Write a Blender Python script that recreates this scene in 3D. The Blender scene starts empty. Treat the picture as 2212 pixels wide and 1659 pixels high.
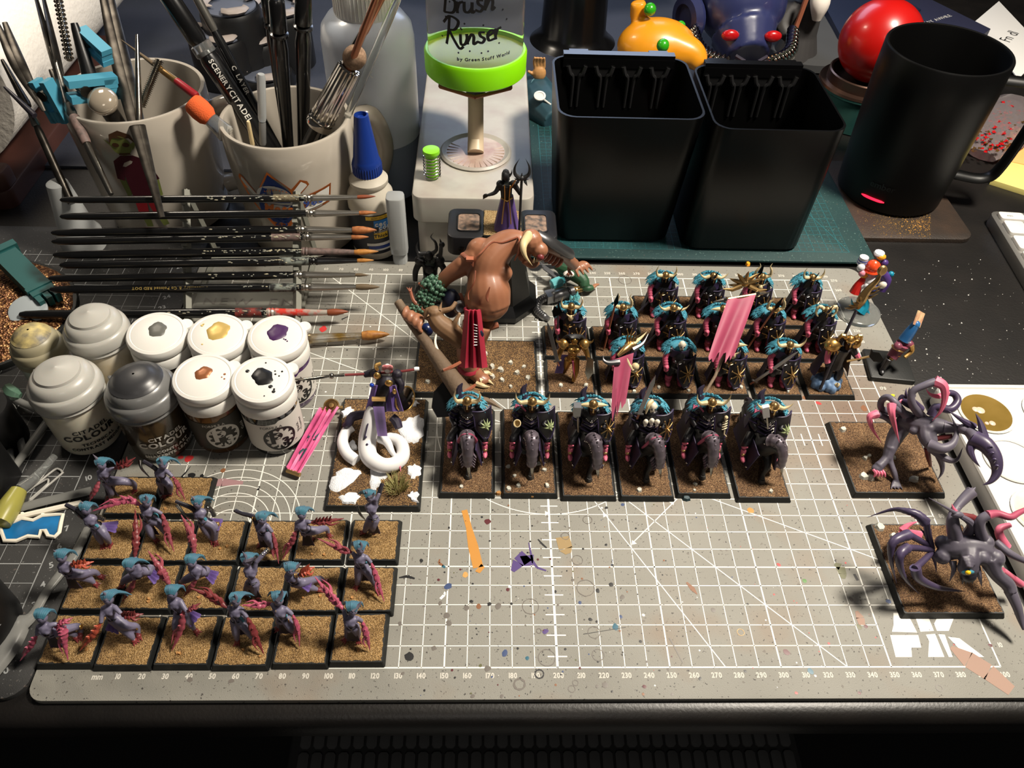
import bpy, math, random
from mathutils import Vector, Matrix, Quaternion, noise
random.seed(7)
sc = bpy.context.scene
COL = sc.collection
MM = 0.001            # every length below is written in millimetres
# ---------------------------------------------------------------- camera
CF = 1699.6 / 2212.0
CC = Vector((166.79, -144.30, 339.04))
CR = Matrix(((0.99937082, -0.01547542, 0.03191351), (-0.01037615, 0.73285676, 0.68030383), (-0.03391602, -0.68020694, 0.73223509)))
cam_d = bpy.data.cameras.new('camera'); cam = bpy.data.objects.new('camera', cam_d); COL.objects.link(cam)
cam_d.sensor_width = 36.0; cam_d.lens = CF * 36.0; cam_d.clip_start = 0.01; cam_d.clip_end = 20
cam.matrix_world = Matrix.Translation(CC * MM) @ CR.transposed().to_4x4()
sc.camera = cam
def at(u, v, z):
    """the point at height z (mm) seen at pixel u, v of the 2212 x 1659 photograph"""
    d = CR.transposed() @ Vector(((u - 1106) / 1699.6, -(v - 829.5) / 1699.6, -1.0))
    return CC + d * ((z - CC.z) / d.z)
# ---------------------------------------------------------------- light
sc.view_settings.view_transform = 'Standard'; sc.view_settings.look = 'None'
sc.view_settings.gamma = 1.0; sc.view_settings.use_curve_mapping = False
sc.view_settings.exposure = 0.0
wd = bpy.data.worlds.new('room'); sc.world = wd; wd.use_nodes = True
wd.node_tree.nodes['Background'].inputs[0].default_value = (0.9, 0.85, 0.8, 1)
wd.node_tree.nodes['Background'].inputs[1].default_value = 0.035
def lamp(name, loc, aim, power, size, col, sy=None):
    l = bpy.data.lights.new(name, 'AREA'); l.energy = power; l.color = col
    l.shape = 'RECTANGLE'; l.size = size * MM; l.size_y = (sy or size) * MM
    o = bpy.data.objects.new(name, l); COL.objects.link(o)
    o.location = Vector(loc) * MM
    o.rotation_euler = (Vector(aim) - Vector(loc)).to_track_quat('-Z', 'Y').to_euler()
    return o
lamp('desk_lamp_light', (600, 190, 800), (200, 150, 0), 15.5, 150, (1.0, 0.91, 0.78), 120)
lamp('lamp_left', (-200, 560, 520), (-150, 380, 0), 1.3, 120, (1.0, 0.88, 0.72))
lamp('front_fill', (180, -800, 900), (180, 0, -100), .9, 300, (1.0, .93, .85))  # weak fill added in front to lift the chair seat and front faces
lamp('screen_glow', (220, 1000, 420), (200, 480, 0), 1.7, 500, (0.62, 0.74, 1.0), 250)
# ---------------------------------------------------------------- materials
def lin(c):
    return tuple(((x / 255) / 12.92 if x / 255 <= .04045 else ((x / 255 + .055) / 1.055) ** 2.4) for x in c)
MATS = {}
def M(name, col, rough=.5, metal=0., col2=None, vs=300., sharp=.5, bump=0., bs=1500., point=None, trans=0., emit=0., coat=0., spec=None, ior=None, sss=0.):
    if name in MATS: return MATS[name]
    m = bpy.data.materials.new(name); m.use_nodes = True; MATS[name] = m
    nt = m.node_tree; N = nt.nodes; L = nt.links; b = N['Principled BSDF']
    c = lin(col) + (1,)
    b.inputs['Base Color'].default_value = c; b.inputs['Roughness'].default_value = rough; b.inputs['Metallic'].default_value = metal
    m.diffuse_color = c
    if trans: b.inputs['Transmission Weight'].default_value = trans
    if ior: b.inputs['IOR'].default_value = ior
    if coat: b.inputs['Coat Weight'].default_value = coat; b.inputs['Coat Roughness'].default_value = .08
    if spec is not None: b.inputs['Specular IOR Level'].default_value = spec
    if sss: b.inputs['Subsurface Weight'].default_value = sss; b.inputs['Subsurface Scale'].default_value = .003
    if emit: b.inputs['Emission Color'].default_value = c; b.inputs['Emission Strength'].default_value = emit
    tc = N.new('ShaderNodeTexCoord')
    out = None
    if col2:
        n = N.new('ShaderNodeTexNoise'); n.inputs['Scale'].default_value = vs; n.inputs['Detail'].default_value = 5
        L.new(tc.outputs['Object'], n.inputs['Vector'])
        r = N.new('ShaderNodeValToRGB'); w = .5 * (1 - sharp)
        r.color_ramp.elements[0].position = .5 - w * .6 - .02; r.color_ramp.elements[1].position = .5 + w * .6 + .02
        r.color_ramp.elements[0].color = c; r.color_ramp.elements[1].color = lin(col2) + (1,)
        L.new(n.outputs['Fac'], r.inputs['Fac']); out = r.outputs['Color']
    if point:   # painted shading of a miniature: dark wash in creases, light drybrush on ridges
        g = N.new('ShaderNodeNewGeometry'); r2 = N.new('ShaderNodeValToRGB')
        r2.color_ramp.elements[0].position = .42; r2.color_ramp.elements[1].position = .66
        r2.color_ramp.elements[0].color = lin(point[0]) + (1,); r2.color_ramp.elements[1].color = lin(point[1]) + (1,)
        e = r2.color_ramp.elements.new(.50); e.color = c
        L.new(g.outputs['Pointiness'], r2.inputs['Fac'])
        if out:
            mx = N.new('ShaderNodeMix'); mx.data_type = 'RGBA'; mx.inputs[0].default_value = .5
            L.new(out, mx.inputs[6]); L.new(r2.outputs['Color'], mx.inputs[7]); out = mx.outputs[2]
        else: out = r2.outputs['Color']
    if out: L.new(out, b.inputs['Base Color'])
    if bump:
        n = N.new('ShaderNodeTexNoise'); n.inputs['Scale'].default_value = bs; n.inputs['Detail'].default_value = 3
        L.new(tc.outputs['Object'], n.inputs['Vector'])
        bp = N.new('ShaderNodeBump'); bp.inputs['Strength'].default_value = bump; bp.inputs['Distance'].default_value = .0006
        L.new(n.outputs['Fac'], bp.inputs['Height']); L.new(bp.outputs['Normal'], b.inputs['Normal'])
    return m
def grit(name, dark, mid, light, sc_=3000.):
    if name in MATS: return MATS[name]
    m = M(name, mid, .85); nt = m.node_tree; N = nt.nodes; L = nt.links; b = N['Principled BSDF']
    tc = N.new('ShaderNodeTexCoord')
    v = N.new('ShaderNodeTexVoronoi'); v.inputs['Scale'].default_value = sc_; L.new(tc.outputs['Object'], v.inputs['Vector'])
    r = N.new('ShaderNodeValToRGB'); r.color_ramp.elements[0].color = lin(dark) + (1,); r.color_ramp.elements[0].position = .12
    r.color_ramp.elements[1].color = lin(light) + (1,); r.color_ramp.elements[1].position = .9
    e = r.color_ramp.elements.new(.5); e.color = lin(mid) + (1,)
    L.new(v.outputs['Color'], r.inputs['Fac'])
    n = N.new('ShaderNodeTexNoise'); n.inputs['Scale'].default_value = 130; n.inputs['Detail'].default_value = 4; L.new(tc.outputs['Object'], n.inputs['Vector'])
    r2 = N.new('ShaderNodeValToRGB'); r2.color_ramp.elements[0].color = (.55, .5, .45, 1); r2.color_ramp.elements[0].position = .35
    r2.color_ramp.elements[1].color = (1, 1, 1, 1); r2.color_ramp.elements[1].position = .6
    L.new(n.outputs['Fac'], r2.inputs['Fac'])
    mx = N.new('ShaderNodeMix'); mx.data_type = 'RGBA'; mx.blend_type = 'MULTIPLY'; mx.inputs[0].default_value = .8
    L.new(r.outputs['Color'], mx.inputs[6]); L.new(r2.outputs['Color'], mx.inputs[7]); L.new(mx.outputs[2], b.inputs['Base Color'])
    bp = N.new('ShaderNodeBump'); bp.inputs['Strength'].default_value = 1; bp.inputs['Distance'].default_value = .00035
    L.new(v.outputs['Distance'], bp.inputs['Height']); L.new(bp.outputs['Normal'], b.inputs['Normal'])
    return m
# ---------------------------------------------------------------- mesh builder
def spline(pts, n):
    """Catmull-Rom through tuples of any length, n samples a span"""
    P = [list(p) for p in pts]
    if len(P) < 3:
        return [[a + (b - a) * k / n for a, b in zip(P[0], P[1])] for k in range(n + 1)]
    P = [[2 * a - b for a, b in zip(P[0], P[1])]] + P + [[2 * a - b for a, b in zip(P[-1], P[-2])]]
    out = []
    for i in range(1, len(P) - 2):
        for k in range(n):
            t = k / n
            out.append([.5 * (2 * p1 + (p2 - p0) * t + (2 * p0 - 5 * p1 + 4 * p2 - p3) * t * t + (3 * p1 - p0 - 3 * p2 + p3) * t ** 3)
                        for p0, p1, p2, p3 in zip(P[i - 1], P[i], P[i + 1], P[i + 2])])
    out.append(P[-2]); return out
def circ(r, n, cx=0, cy=0, ph=0): return [(cx + r * math.cos(ph + 2 * math.pi * k / n), cy + r * math.sin(ph + 2 * math.pi * k / n)) for k in range(n)]
def rrect(w, d, r, n=5, cx=0, cy=0):
    o = []
    for sx, sy, a in ((1, 1, 0), (-1, 1, 90), (-1, -1, 180), (1, -1, 270)):
        for k in range(n + 1):
            t = math.radians(a + 90 * k / n)
            o.append((cx + sx * (w / 2 - r) + r * math.cos(t), cy + sy * (d / 2 - r) + r * math.sin(t)))
    return o
class MB:
    def __init__(s, k=1.): s.v = []; s.f = []; s.m = []; s.T = None; s.k = k
    def add(s, vs, fs, m=0):
        b = len(s.v)
        s.v.extend([(s.T @ Vector(p)) if s.T else Vector(p) for p in vs])
        s.f.extend([tuple(b + i for i in f) for f in fs]); s.m.extend([m] * len(fs)); return s
    def box(s, c, d, rz=0, m=0, R=None):
        x, y, z = d[0] / 2, d[1] / 2, d[2] / 2
        Q = R if R else Matrix.Rotation(math.radians(rz), 3, 'Z'); c = Vector(c)
        vs = [c + Q @ Vector(p) for p in ((-x, -y, -z), (x, -y, -z), (x, y, -z), (-x, y, -z), (-x, -y, z), (x, -y, z), (x, y, z), (-x, y, z))]
        return s.add(vs, [(0, 3, 2, 1), (4, 5, 6, 7), (0, 1, 5, 4), (1, 2, 6, 5), (2, 3, 7, 6), (3, 0, 4, 7)], m)
    def loft(s, rings, m=0, closed=False, cap=True):
        n = len(rings[0]); vs = [p for r in rings for p in r]; fs = []
        R = len(rings)
        for i in range(R - (0 if closed else 1)):
            j = (i + 1) % R
            for k in range(n):
                l = (k + 1) % n; fs.append((i * n + k, i * n + l, j * n + l, j * n + k))
        if cap and not closed:
            fs.append(tuple(range(n - 1, -1, -1))); fs.append(tuple((R - 1) * n + k for k in range(n)))
        return s.add(vs, fs, m)
    def prism(s, poly, z0, z1, bev=0, m=0, bot=0):
        """upright prism of a 2-D outline (counter-clockwise), top edge bevelled by bev"""
        cx = sum(p[0] for p in poly) / len(poly); cy = sum(p[1] for p in poly) / len(poly)
        def off(d):
            if not d: return poly
            o = []; n = len(poly)
            for i in range(n):
                a, b, c = Vector(poly[i - 1]), Vector(poly[i]), Vector(poly[(i + 1) % n])
                e1 = (b - a); e2 = (c - b)
                if e1.length < 1e-9: e1 = e2
                if e2.length < 1e-9: e2 = e1
                n1 = Vector((-e1.y, e1.x)).normalized(); n2 = Vector((-e2.y, e2.x)).normalized()
                q = (n1 + n2); q = q.normalized() if q.length > 1e-6 else n1
                o.append(tuple(b + q * d / max(.35, q.dot(n1))))
            return o
        rings = []
        if bot: rings.append([(x, y, z0) for x, y in off(bot)]); rings.append([(x, y, z0 + bot) for x, y in poly])
        else: rings.append([(x, y, z0) for x, y in poly])
        if bev:
            rings.append([(x, y, z1 - bev) for x, y in poly]); rings.append([(x, y, z1 - bev * .3) for x, y in off(bev * .3)])
            rings.append([(x, y, z1) for x, y in off(bev)])
        else: rings.append([(x, y, z1) for x, y in poly])
        return s.loft(rings, m)
    def tube(s, path, rad, n=8, m=0, flat=None, cap=True, closed=False, up=None):
        """tube through points; rad a number or a list; flat squashes across the second axis"""
        P = [Vector(p) for p in path]; k = len(P)
        R = rad if isinstance(rad, (list, tuple)) else [rad] * k
        rings = []; u = None
        for i in range(k):
            a = P[i - 1] if (i or closed) else P[i]; b = P[(i + 1) % k] if (i < k - 1 or closed) else P[i]
            t = (b - a); t = t.normalized() if t.length > 1e-9 else Vector((0, 0, 1))
            if u is None:
                ref = Vector(up) if up else (Vector((0, 0, 1)) if abs(t.z) < .9 else Vector((1, 0, 0)))
                u = (ref - t * ref.dot(t)).normalized()
            else:
                u = u - t * u.dot(t); u = u.normalized() if u.length > 1e-6 else t.orthogonal().normalized()
            w = t.cross(u); fl = (flat[i] if isinstance(flat, (list, tuple)) else flat) if flat else 1
            rings.append([P[i] + (u * math.sin(2 * math.pi * q / n) * fl + w * -math.cos(2 * math.pi * q / n)) * max(R[i] * s.k, .01) for q in range(n)])
        return s.loft(rings, m, closed, cap)
    def stube(s, pts, rad, n=8, seg=5, m=0, flat=None):
        """smooth tube; rad is a list as long as pts"""
        if not isinstance(rad, (list, tuple)): rad = [rad] * len(pts)
        q = spline([list(p) + [r] for p, r in zip(pts, rad)], seg)
        return s.tube([p[:3] for p in q], [max(p[3], .02) for p in q], n, m, flat)
    def horn(s, pts, r0, n=7, seg=6, m=0, ridges=0, r1=.03):
        q = spline(pts, seg); k = len(q) - 1
        rad = [(r0 * (1 - (i / k) ** 1.3) + r1) * (1 + (ridges * (1 if i % 2 else -1))) for i in range(k + 1)]
        return s.tube(q, rad, n, m)
    def lathe(s, c, prof, n=24, m=0, axis=None, cap=True):
        Q = Vector((0, 0, 1)).rotation_difference(Vector(axis).normalized()).to_matrix() if axis else Matrix.Identity(3)
        c = Vector(c)
        return s.loft([[c + Q @ Vector((max(r, .01) * math.cos(2 * math.pi * k / n), max(r, .01) * math.sin(2 * math.pi * k / n), z)) for k in range(n)] for r, z in prof], m, cap=cap)
    def blob(s, c, r, n=10, m=0, R=None):
        if not isinstance(r, (list, tuple)): r = (r, r, r)
        r = [q * s.k for q in r]
        c = Vector(c); h = max(5, n * 2 // 3)
        rings = []
        for i in range(h + 1):
            t = math.pi * (i + .0) / h; t = min(max(t, .08), math.pi - .08)
            ring = []
            for k in range(n):
                p = Vector((r[0] * math.sin(t) * math.cos(2 * math.pi * k / n), r[1] * math.sin(t) * math.sin(2 * math.pi * k / n), -r[2] * math.cos(t)))
                ring.append(c + (R @ p if R else p))
            rings.append(ring)
        return s.loft(rings, m)
    def poly(s, pts, m=0): return s.add(pts, [tuple(range(len(pts)))], m)
    def plate(s, pts, nrm, th, m=0):
        """flat outline in 3-D given thickness along nrm"""
        n = Vector(nrm).normalized() * th; k = len(pts); a = [Vector(p) for p in pts]; b = [p + n for p in a]
        return s.add(a + b, [tuple(range(k - 1, -1, -1)), tuple(range(k, 2 * k))] + [(i, (i + 1) % k, k + (i + 1) % k, k + i) for i in range(k)], m)
    def sheet(s, grid, th=.5, m=0):
        """grid[i][j] of points, thickened along its normals"""
        R = len(grid); C = len(grid[0]); g = [[Vector(p) for p in r] for r in grid]; bk = []
        for i in range(R):
            for j in range(C):
                du = g[i][min(j + 1, C - 1)] - g[i][max(j - 1, 0)]; dv = g[min(i + 1, R - 1)][j] - g[max(i - 1, 0)][j]
                q = du.cross(dv); q = q.normalized() if q.length > 1e-9 else Vector((0, 0, 1)); bk.append(g[i][j] - q * th)
        vs = [p for r in g for p in r] + bk; o = R * C; fs = []
        for i in range(R - 1):
            for j in range(C - 1):
                a = i * C + j; fs.append((a, a + 1, a + C + 1, a + C)); fs.append((o + a, o + a + C, o + a + C + 1, o + a + 1))
        for j in range(C - 1):
            fs.append((j, o + j, o + j + 1, j + 1)); a = (R - 1) * C + j; fs.append((a, a + 1, o + a + 1, o + a))
        for i in range(R - 1):
            a = i * C; fs.append((a, a + C, o + a + C, o + a)); a = i * C + C - 1; fs.append((a, o + a, o + a + C, a + C))
        return s.add(vs, fs, m)
    def mesh(s, name, mats, ang=42, org=None):
        me = bpy.data.meshes.new(name); o = org or Vector()
        me.from_pydata([tuple((p - o) * MM) for p in s.v], [], s.f); me.validate()
        for m in (mats if isinstance(mats, (list, tuple)) else [mats]): me.materials.append(MATS[m] if isinstance(m, str) else m)
        if len(me.polygons) == len(s.m): me.polygons.foreach_set('material_index', s.m)
        me.polygons.foreach_set('use_smooth', [True] * len(me.polygons))
        me.set_sharp_from_angle(angle=math.radians(ang)); me.update(); return me
    def build(s, name, mats, parent=None, ang=42):
        o = link(name, s.mesh(name, mats, ang, org_of(parent)), parent); return o
    def fused(s, name, mat, parent, vox=.45, smooth=3, ang=60):
        """overlapping closed shapes grown into one continuous skin"""
        me = bpy.data.meshes.new('raw'); me.from_pydata([tuple(p) for p in s.v], [], s.f); me.update()
        t = bpy.data.objects.new('raw', me); COL.objects.link(t)
        r = t.modifiers.new('r', 'REMESH'); r.mode = 'VOXEL'; r.voxel_size = vox; r.use_smooth_shade = True
        if smooth: q = t.modifiers.new('s', 'SMOOTH'); q.iterations = smooth; q.factor = .5
        dg = bpy.context.evaluated_depsgraph_get(); out = bpy.data.meshes.new_from_object(t.evaluated_get(dg))
        bpy.data.objects.remove(t); bpy.data.meshes.remove(me)
        o = org_of(parent); out.transform(Matrix.Scale(MM, 4) @ Matrix.Translation(-o)); out.name = name
        out.materials.clear(); out.materials.append(MATS[mat] if isinstance(mat, str) else mat)
        out.polygons.foreach_set('use_smooth', [True] * len(out.polygons))
        return link(name, out, parent)
ORG = {}
def org_of(p):
    while p is not None:
        if p.name in ORG: return ORG[p.name]
        p = p.parent
    return Vector()
def link(name, me, parent=None):
    o = bpy.data.objects.new(name, me); COL.objects.link(o)
    if parent: o.parent = parent
    return o
def thing(name, label, cat, loc=(0, 0, 0), group=None, world=True, rz=0):
    """an Empty at the thing's base; with world=True its parts are written in desk coordinates"""
    o = bpy.data.objects.new(name, None); COL.objects.link(o); o.location = Vector(loc) * MM
    o.rotation_euler = (0, 0, math.radians(rz)); o.empty_display_size = .005
    ORG[o.name] = Vector(loc) if world else Vector()
    return tag(o, label, cat, group)
def tag(o, label, cat, group=None, kind=None):
    if label: o['label'] = label
    if cat: o['category'] = cat
    if group: o['group'] = group
    if kind: o['kind'] = kind
    return o
def dup(o, parent=None):
    c = o.copy(); COL.objects.link(c)
    if parent: c.parent = parent
    for ch in list(o.children): dup(ch, c)
    return c
# ---------------------------------------------------------------- flat lettering
GL = {}
def glyph(ch, off=0.):
    key = (ch, round(off, 3))
    if key not in GL:
        cu = bpy.data.curves.new('g', 'FONT'); cu.body = ch; cu.size = 1; cu.resolution_u = 3; cu.offset = off
        o = bpy.data.objects.new('g', cu); COL.objects.link(o)
        me = bpy.data.meshes.new_from_object(o)
        vs = [tuple(v.co) for v in me.vertices]; fs = [tuple(p.vertices) for p in me.polygons]
        xs = [v[0] for v in vs] or [0, .3]
        GL[key] = (vs, fs, min(xs), max(xs)); bpy.data.objects.remove(o); bpy.data.curves.remove(cu); bpy.data.meshes.remove(me)
    return GL[key]
def text(mb, s, size, f, m=0, sx=1., gap=.1, shear=0., bold=0.):
    """letters centred on 0,0; f maps the flat (x, y) in mm to a point"""
    x = 0; placed = []
    for ch in s:
        if ch == ' ': x += .35 * size * sx; continue
        vs, fs, a, b = glyph(ch, bold / size)
        placed.append((vs, fs, x - a * size * sx)); x += (b - a + gap) * size * sx
    x -= gap * size * sx
    for vs, fs, x0 in placed:
        mb.add([f(x0 - x / 2 + p[0] * size * sx + p[1] * size * shear, (p[1] - .36) * size) for p in vs], fs, m)
def plane_f(o, ex, ey):
    o, ex, ey = Vector(o), Vector(ex), Vector(ey); return lambda x, y: o + ex * x + ey * y
def cyl_f(c, r, ang, z0, taper=0.):
    """wraps lettering around an upright cylinder, its middle facing direction ang (degrees)"""
    def f(x, y):
        rr = r + taper * y; a = math.radians(ang) + x / r
        return Vector((c[0] + rr * math.cos(a), c[1] + rr * math.sin(a), z0 + y))
    return f
# ---------------------------------------------------------------- palette
M('desk', (15, 13, 12), .4, col2=(24, 21, 19), vs=35, bump=.15, bs=700)
M('black_plastic', (14, 14, 15), .38, bump=.05, bs=2500)
M('black_gloss', (10, 10, 11), .22)
M('black_matt', (17, 17, 18), .5)
M('base_black', (15, 17, 16), .55, bump=.15)
M('white_print', (232, 230, 222), .6)
M('white_worn', (196, 192, 182), .65)
M('grey_print', (150, 152, 152), .6)
M('white_cap', (218, 216, 210), .4, sss=.05)
M('white_cer', (172, 164, 152), .2, coat=.4)
M('white_card', (225, 222, 216), .7)
M('steel', (150, 146, 138), .25, 1., bump=.1, bs=300)
M('dark_steel', (78, 74, 68), .38, .9, col2=(48, 44, 40), vs=120)
M('chrome', (205, 200, 192), .12, 1.)
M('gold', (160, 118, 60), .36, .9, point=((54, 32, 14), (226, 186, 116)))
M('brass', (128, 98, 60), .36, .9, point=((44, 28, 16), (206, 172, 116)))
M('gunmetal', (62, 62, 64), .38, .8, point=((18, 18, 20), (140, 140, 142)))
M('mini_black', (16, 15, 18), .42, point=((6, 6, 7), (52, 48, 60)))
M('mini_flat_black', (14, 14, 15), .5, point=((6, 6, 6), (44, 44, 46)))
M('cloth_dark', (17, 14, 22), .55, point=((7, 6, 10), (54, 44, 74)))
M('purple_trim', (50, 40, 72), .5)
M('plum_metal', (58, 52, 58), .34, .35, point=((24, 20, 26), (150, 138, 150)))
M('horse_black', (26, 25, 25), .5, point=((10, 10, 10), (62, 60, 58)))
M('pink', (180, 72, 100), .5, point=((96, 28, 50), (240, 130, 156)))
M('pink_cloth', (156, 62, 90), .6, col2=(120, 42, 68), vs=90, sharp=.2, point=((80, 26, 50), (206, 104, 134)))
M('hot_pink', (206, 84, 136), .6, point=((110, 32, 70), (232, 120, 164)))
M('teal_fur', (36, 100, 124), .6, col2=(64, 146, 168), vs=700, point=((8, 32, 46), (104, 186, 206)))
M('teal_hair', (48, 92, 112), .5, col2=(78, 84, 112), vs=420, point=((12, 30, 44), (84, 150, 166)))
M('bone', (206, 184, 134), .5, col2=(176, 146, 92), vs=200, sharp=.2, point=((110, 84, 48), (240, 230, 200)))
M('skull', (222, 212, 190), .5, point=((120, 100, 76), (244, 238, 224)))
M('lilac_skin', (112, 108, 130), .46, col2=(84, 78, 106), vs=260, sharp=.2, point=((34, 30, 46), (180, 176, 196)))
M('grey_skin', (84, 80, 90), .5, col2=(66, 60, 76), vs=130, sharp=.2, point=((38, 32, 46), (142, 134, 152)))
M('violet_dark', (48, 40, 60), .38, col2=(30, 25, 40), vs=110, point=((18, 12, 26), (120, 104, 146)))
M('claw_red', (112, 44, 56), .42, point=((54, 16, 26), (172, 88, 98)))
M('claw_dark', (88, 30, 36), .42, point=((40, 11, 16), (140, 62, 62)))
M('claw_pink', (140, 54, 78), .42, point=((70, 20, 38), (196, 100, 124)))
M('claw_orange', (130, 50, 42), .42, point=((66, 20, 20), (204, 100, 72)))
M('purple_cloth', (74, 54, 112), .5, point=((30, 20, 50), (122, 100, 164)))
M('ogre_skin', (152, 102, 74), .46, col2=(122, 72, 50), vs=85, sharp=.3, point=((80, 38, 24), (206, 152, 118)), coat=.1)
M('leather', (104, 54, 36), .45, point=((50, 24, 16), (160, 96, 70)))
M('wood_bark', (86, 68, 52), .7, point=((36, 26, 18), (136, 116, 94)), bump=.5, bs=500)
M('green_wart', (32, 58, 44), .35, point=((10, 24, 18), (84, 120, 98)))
M('red_cloth', (128, 20, 40), .5, point=((64, 8, 20), (178, 50, 70)))
M('ram_brown', (120, 90, 62), .6, point=((58, 38, 24), (170, 140, 108)))
M('green_coat', (34, 72, 46), .5, point=((14, 34, 22), (76, 120, 84)))
M('fleece', (232, 224, 214), .7)
M('bottle_teal', (34, 108, 116), .2, point=((12, 50, 58), (120, 196, 200)))
M('stone_chip', (170, 170, 158), .55, col2=(206, 204, 192), vs=400)
M('cork', (176, 128, 74), .8)
M('snow', (232, 234, 238), .9, bump=.9, bs=1800)
M('tuft', (176, 168, 112), .8, col2=(142, 136, 84), vs=900)
M('white_scale', (226, 224, 224), .4, point=((150, 140, 150), (246, 246, 246)))
M('blue_rock', (88, 118, 156), .6, point=((34, 48, 70), (150, 176, 204)))
grit('sand_tan', (84, 60, 30), (152, 118, 68), (196, 162, 112))
grit('sand_brown', (52, 36, 22), (108, 78, 50), (170, 136, 98))
grit('sand_dark', (44, 32, 20), (96, 70, 44), (190, 150, 96))
grit('sand_pale', (110, 84, 48), (168, 138, 90), (214, 190, 140))
grit('glitter', (70, 40, 24), (128, 86, 58), (222, 168, 112), 700.)
MATS['glitter'].node_tree.nodes['Principled BSDF'].inputs['Metallic'].default_value = .7
MATS['glitter'].node_tree.nodes['Principled BSDF'].inputs['Roughness'].default_value = .3
def clear(name, col, rough, tr=.85, ior=1.3):
    return M(name, col, rough, trans=tr, ior=ior)
clear('frosted', (205, 208, 208), .42, .55)
clear('frosted_warm', (222, 214, 198), .45, .35)
clear('frosted_dark', (92, 94, 98), .42, .3)
clear('clear_plastic', (225, 228, 226), .12, .9, 1.25)
clear('clear_thin', (235, 236, 232), .06, .95, 1.12)
clear('water', (120, 138, 168), .08, .7, 1.2)
# ---------------------------------------------------------------- cutting mat surface: fine spatter in the colour only
def mat_surface(name, base, dark, spk, stain):
    m = M(name, base, .62, bump=.25, bs=2600); nt = m.node_tree; N = nt.nodes; L = nt.links; b = N['Principled BSDF']
    tc = N.new('ShaderNodeTexCoord')
    def noise_mask(scale, lo, hi, det=3):
        n = N.new('ShaderNodeTexNoise'); n.inputs['Scale'].default_value = scale; n.inputs['Detail'].default_value = det
        L.new(tc.outputs['Object'], n.inputs['Vector'])
        r = N.new('ShaderNodeMapRange'); r.inputs[1].default_value = lo; r.inputs[2].default_value = hi
        L.new(n.outputs['Fac'], r.inputs[0]); return r.outputs[0]
    def mix(a, c, f, k=1.):
        x = N.new('ShaderNodeMix'); x.data_type = 'RGBA'
        if k != 1.:
            q = N.new('ShaderNodeMath'); q.operation = 'MULTIPLY'; q.inputs[1].default_value = k; L.new(f, q.inputs[0]); f = q.outputs[0]
        L.new(f, x.inputs[0])
        if isinstance(a, tuple): x.inputs[6].default_value = lin(a) + (1,)
        else: L.new(a, x.inputs[6])
        x.inputs[7].default_value = lin(c) + (1,); return x.outputs[2]
    c = mix(base, dark, noise_mask(14, .42, .7), .8)
    if stain:   # brown overspray where parts were primed, a worn patch around one spot of the mat
        g = N.new('ShaderNodeVectorMath'); g.operation = 'DISTANCE'; g.inputs[1].default_value = (.178, .012, 0)
        mp = N.new('ShaderNodeMapping'); mp.inputs['Scale'].default_value = (1, .75, 1); L.new(tc.outputs['Object'], mp.inputs[0])
        L.new(mp.outputs[0], g.inputs[0])
        r = N.new('ShaderNodeMapRange'); r.inputs[1].default_value = .062; r.inputs[2].default_value = .004; L.new(g.outputs['Value'], r.inputs[0])
        c = mix(c, (112, 88, 72), r.outputs[0], .8)
        c = mix(c, (136, 118, 100), noise_mask(22, .56, .72), .6)
    c = mix(c, spk, noise_mask(700, .665, .70, 2), .85)
    c = mix(c, (90, 80, 74), noise_mask(420, .70, .72, 2), .5)
    L.new(c, b.inputs['Base Color']); return m
mat_surface('mat_grey', (138, 136, 128), (124, 122, 114), (56, 52, 50), True)
mat_surface('mat_green', (12, 50, 52), (30, 60, 58), (80, 110, 104), False)
mat_surface('mat_black', (34, 34, 34), (42, 41, 40), (90, 90, 88), False)
mat_surface('mat_blue', (44, 48, 60), (36, 40, 48), (30, 30, 36), False)
# ---------------------------------------------------------------- room
f = MB(); f.box((180, 300, -735), (2600, 3000, 20)); o = f.build('floor', M('floor_m', (30, 31, 32), .8)); tag(o, 'dark ribbed floor mat below the front of the desk', 'floor', kind='structure')
f = MB(); f.box((180, 1420, 300), (2600, 20, 2060)); tag(f.build('wall_back', M('wall_m', (60, 58, 56), .9)), 'dark back wall behind the desk', 'wall', kind='structure')
# ---------------------------------------------------------------- desk
dk = thing('desk', 'black-brown wooden desk with a rounded front edge', 'desk', (178, 500, -725))
f = MB(); prof = [(1300, -3), (-15.5, -3), (-18, -3.4), (-20.4, -4.6), (-22, -6.6), (-22.6, -9), (-22.6, -18), (-21.5, -20.5), (-19, -22), (1300, -22)]
f.loft([[(x, y, z) for y, z in prof] for x in (-900, 1300)])
f.build('desk_top', 'desk', dk)
f = MB(); f.box((178, 60, -36), (2160, 18, 28)); f.build('front_rail', 'desk', dk)
for x in (-880, 1280):
    for y in (20, 1270):
        f = MB(); f.prism(rrect(50, 50, 4, 2, x, y), -725, -22.1); f.build('leg', 'desk', dk)
t = thing('desk_chair', 'dark chair seat of ribbed grey mesh below the desk front edge', 'chair', (195, -130, -725)); f = MB(); f.prism(rrect(300, 420, 40, 5, 205, -120), -170, -141, 6); f.build('seat', M('seat_dark', (50, 50, 50), .85), t)
f = MB(); M('rib', (84, 84, 84), .85); M('seat_dark', (50, 50, 50), .85)
for i in range(38):
    for j in range(26): f.prism(rrect(6.2, 12, 1.5, 1, 65 + i * 7.6, -290 + j * 14), -141, -139.4, .5)
o = f.build('mesh_rib', 'rib', t); o['kind'] = 'stuff'; f = MB(); f.lathe((205, -130, -725), [(160, 0), (160, 20), (30, 60), (28, 556)], 20); f.build('pedestal', 'black_plastic', t)
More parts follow.
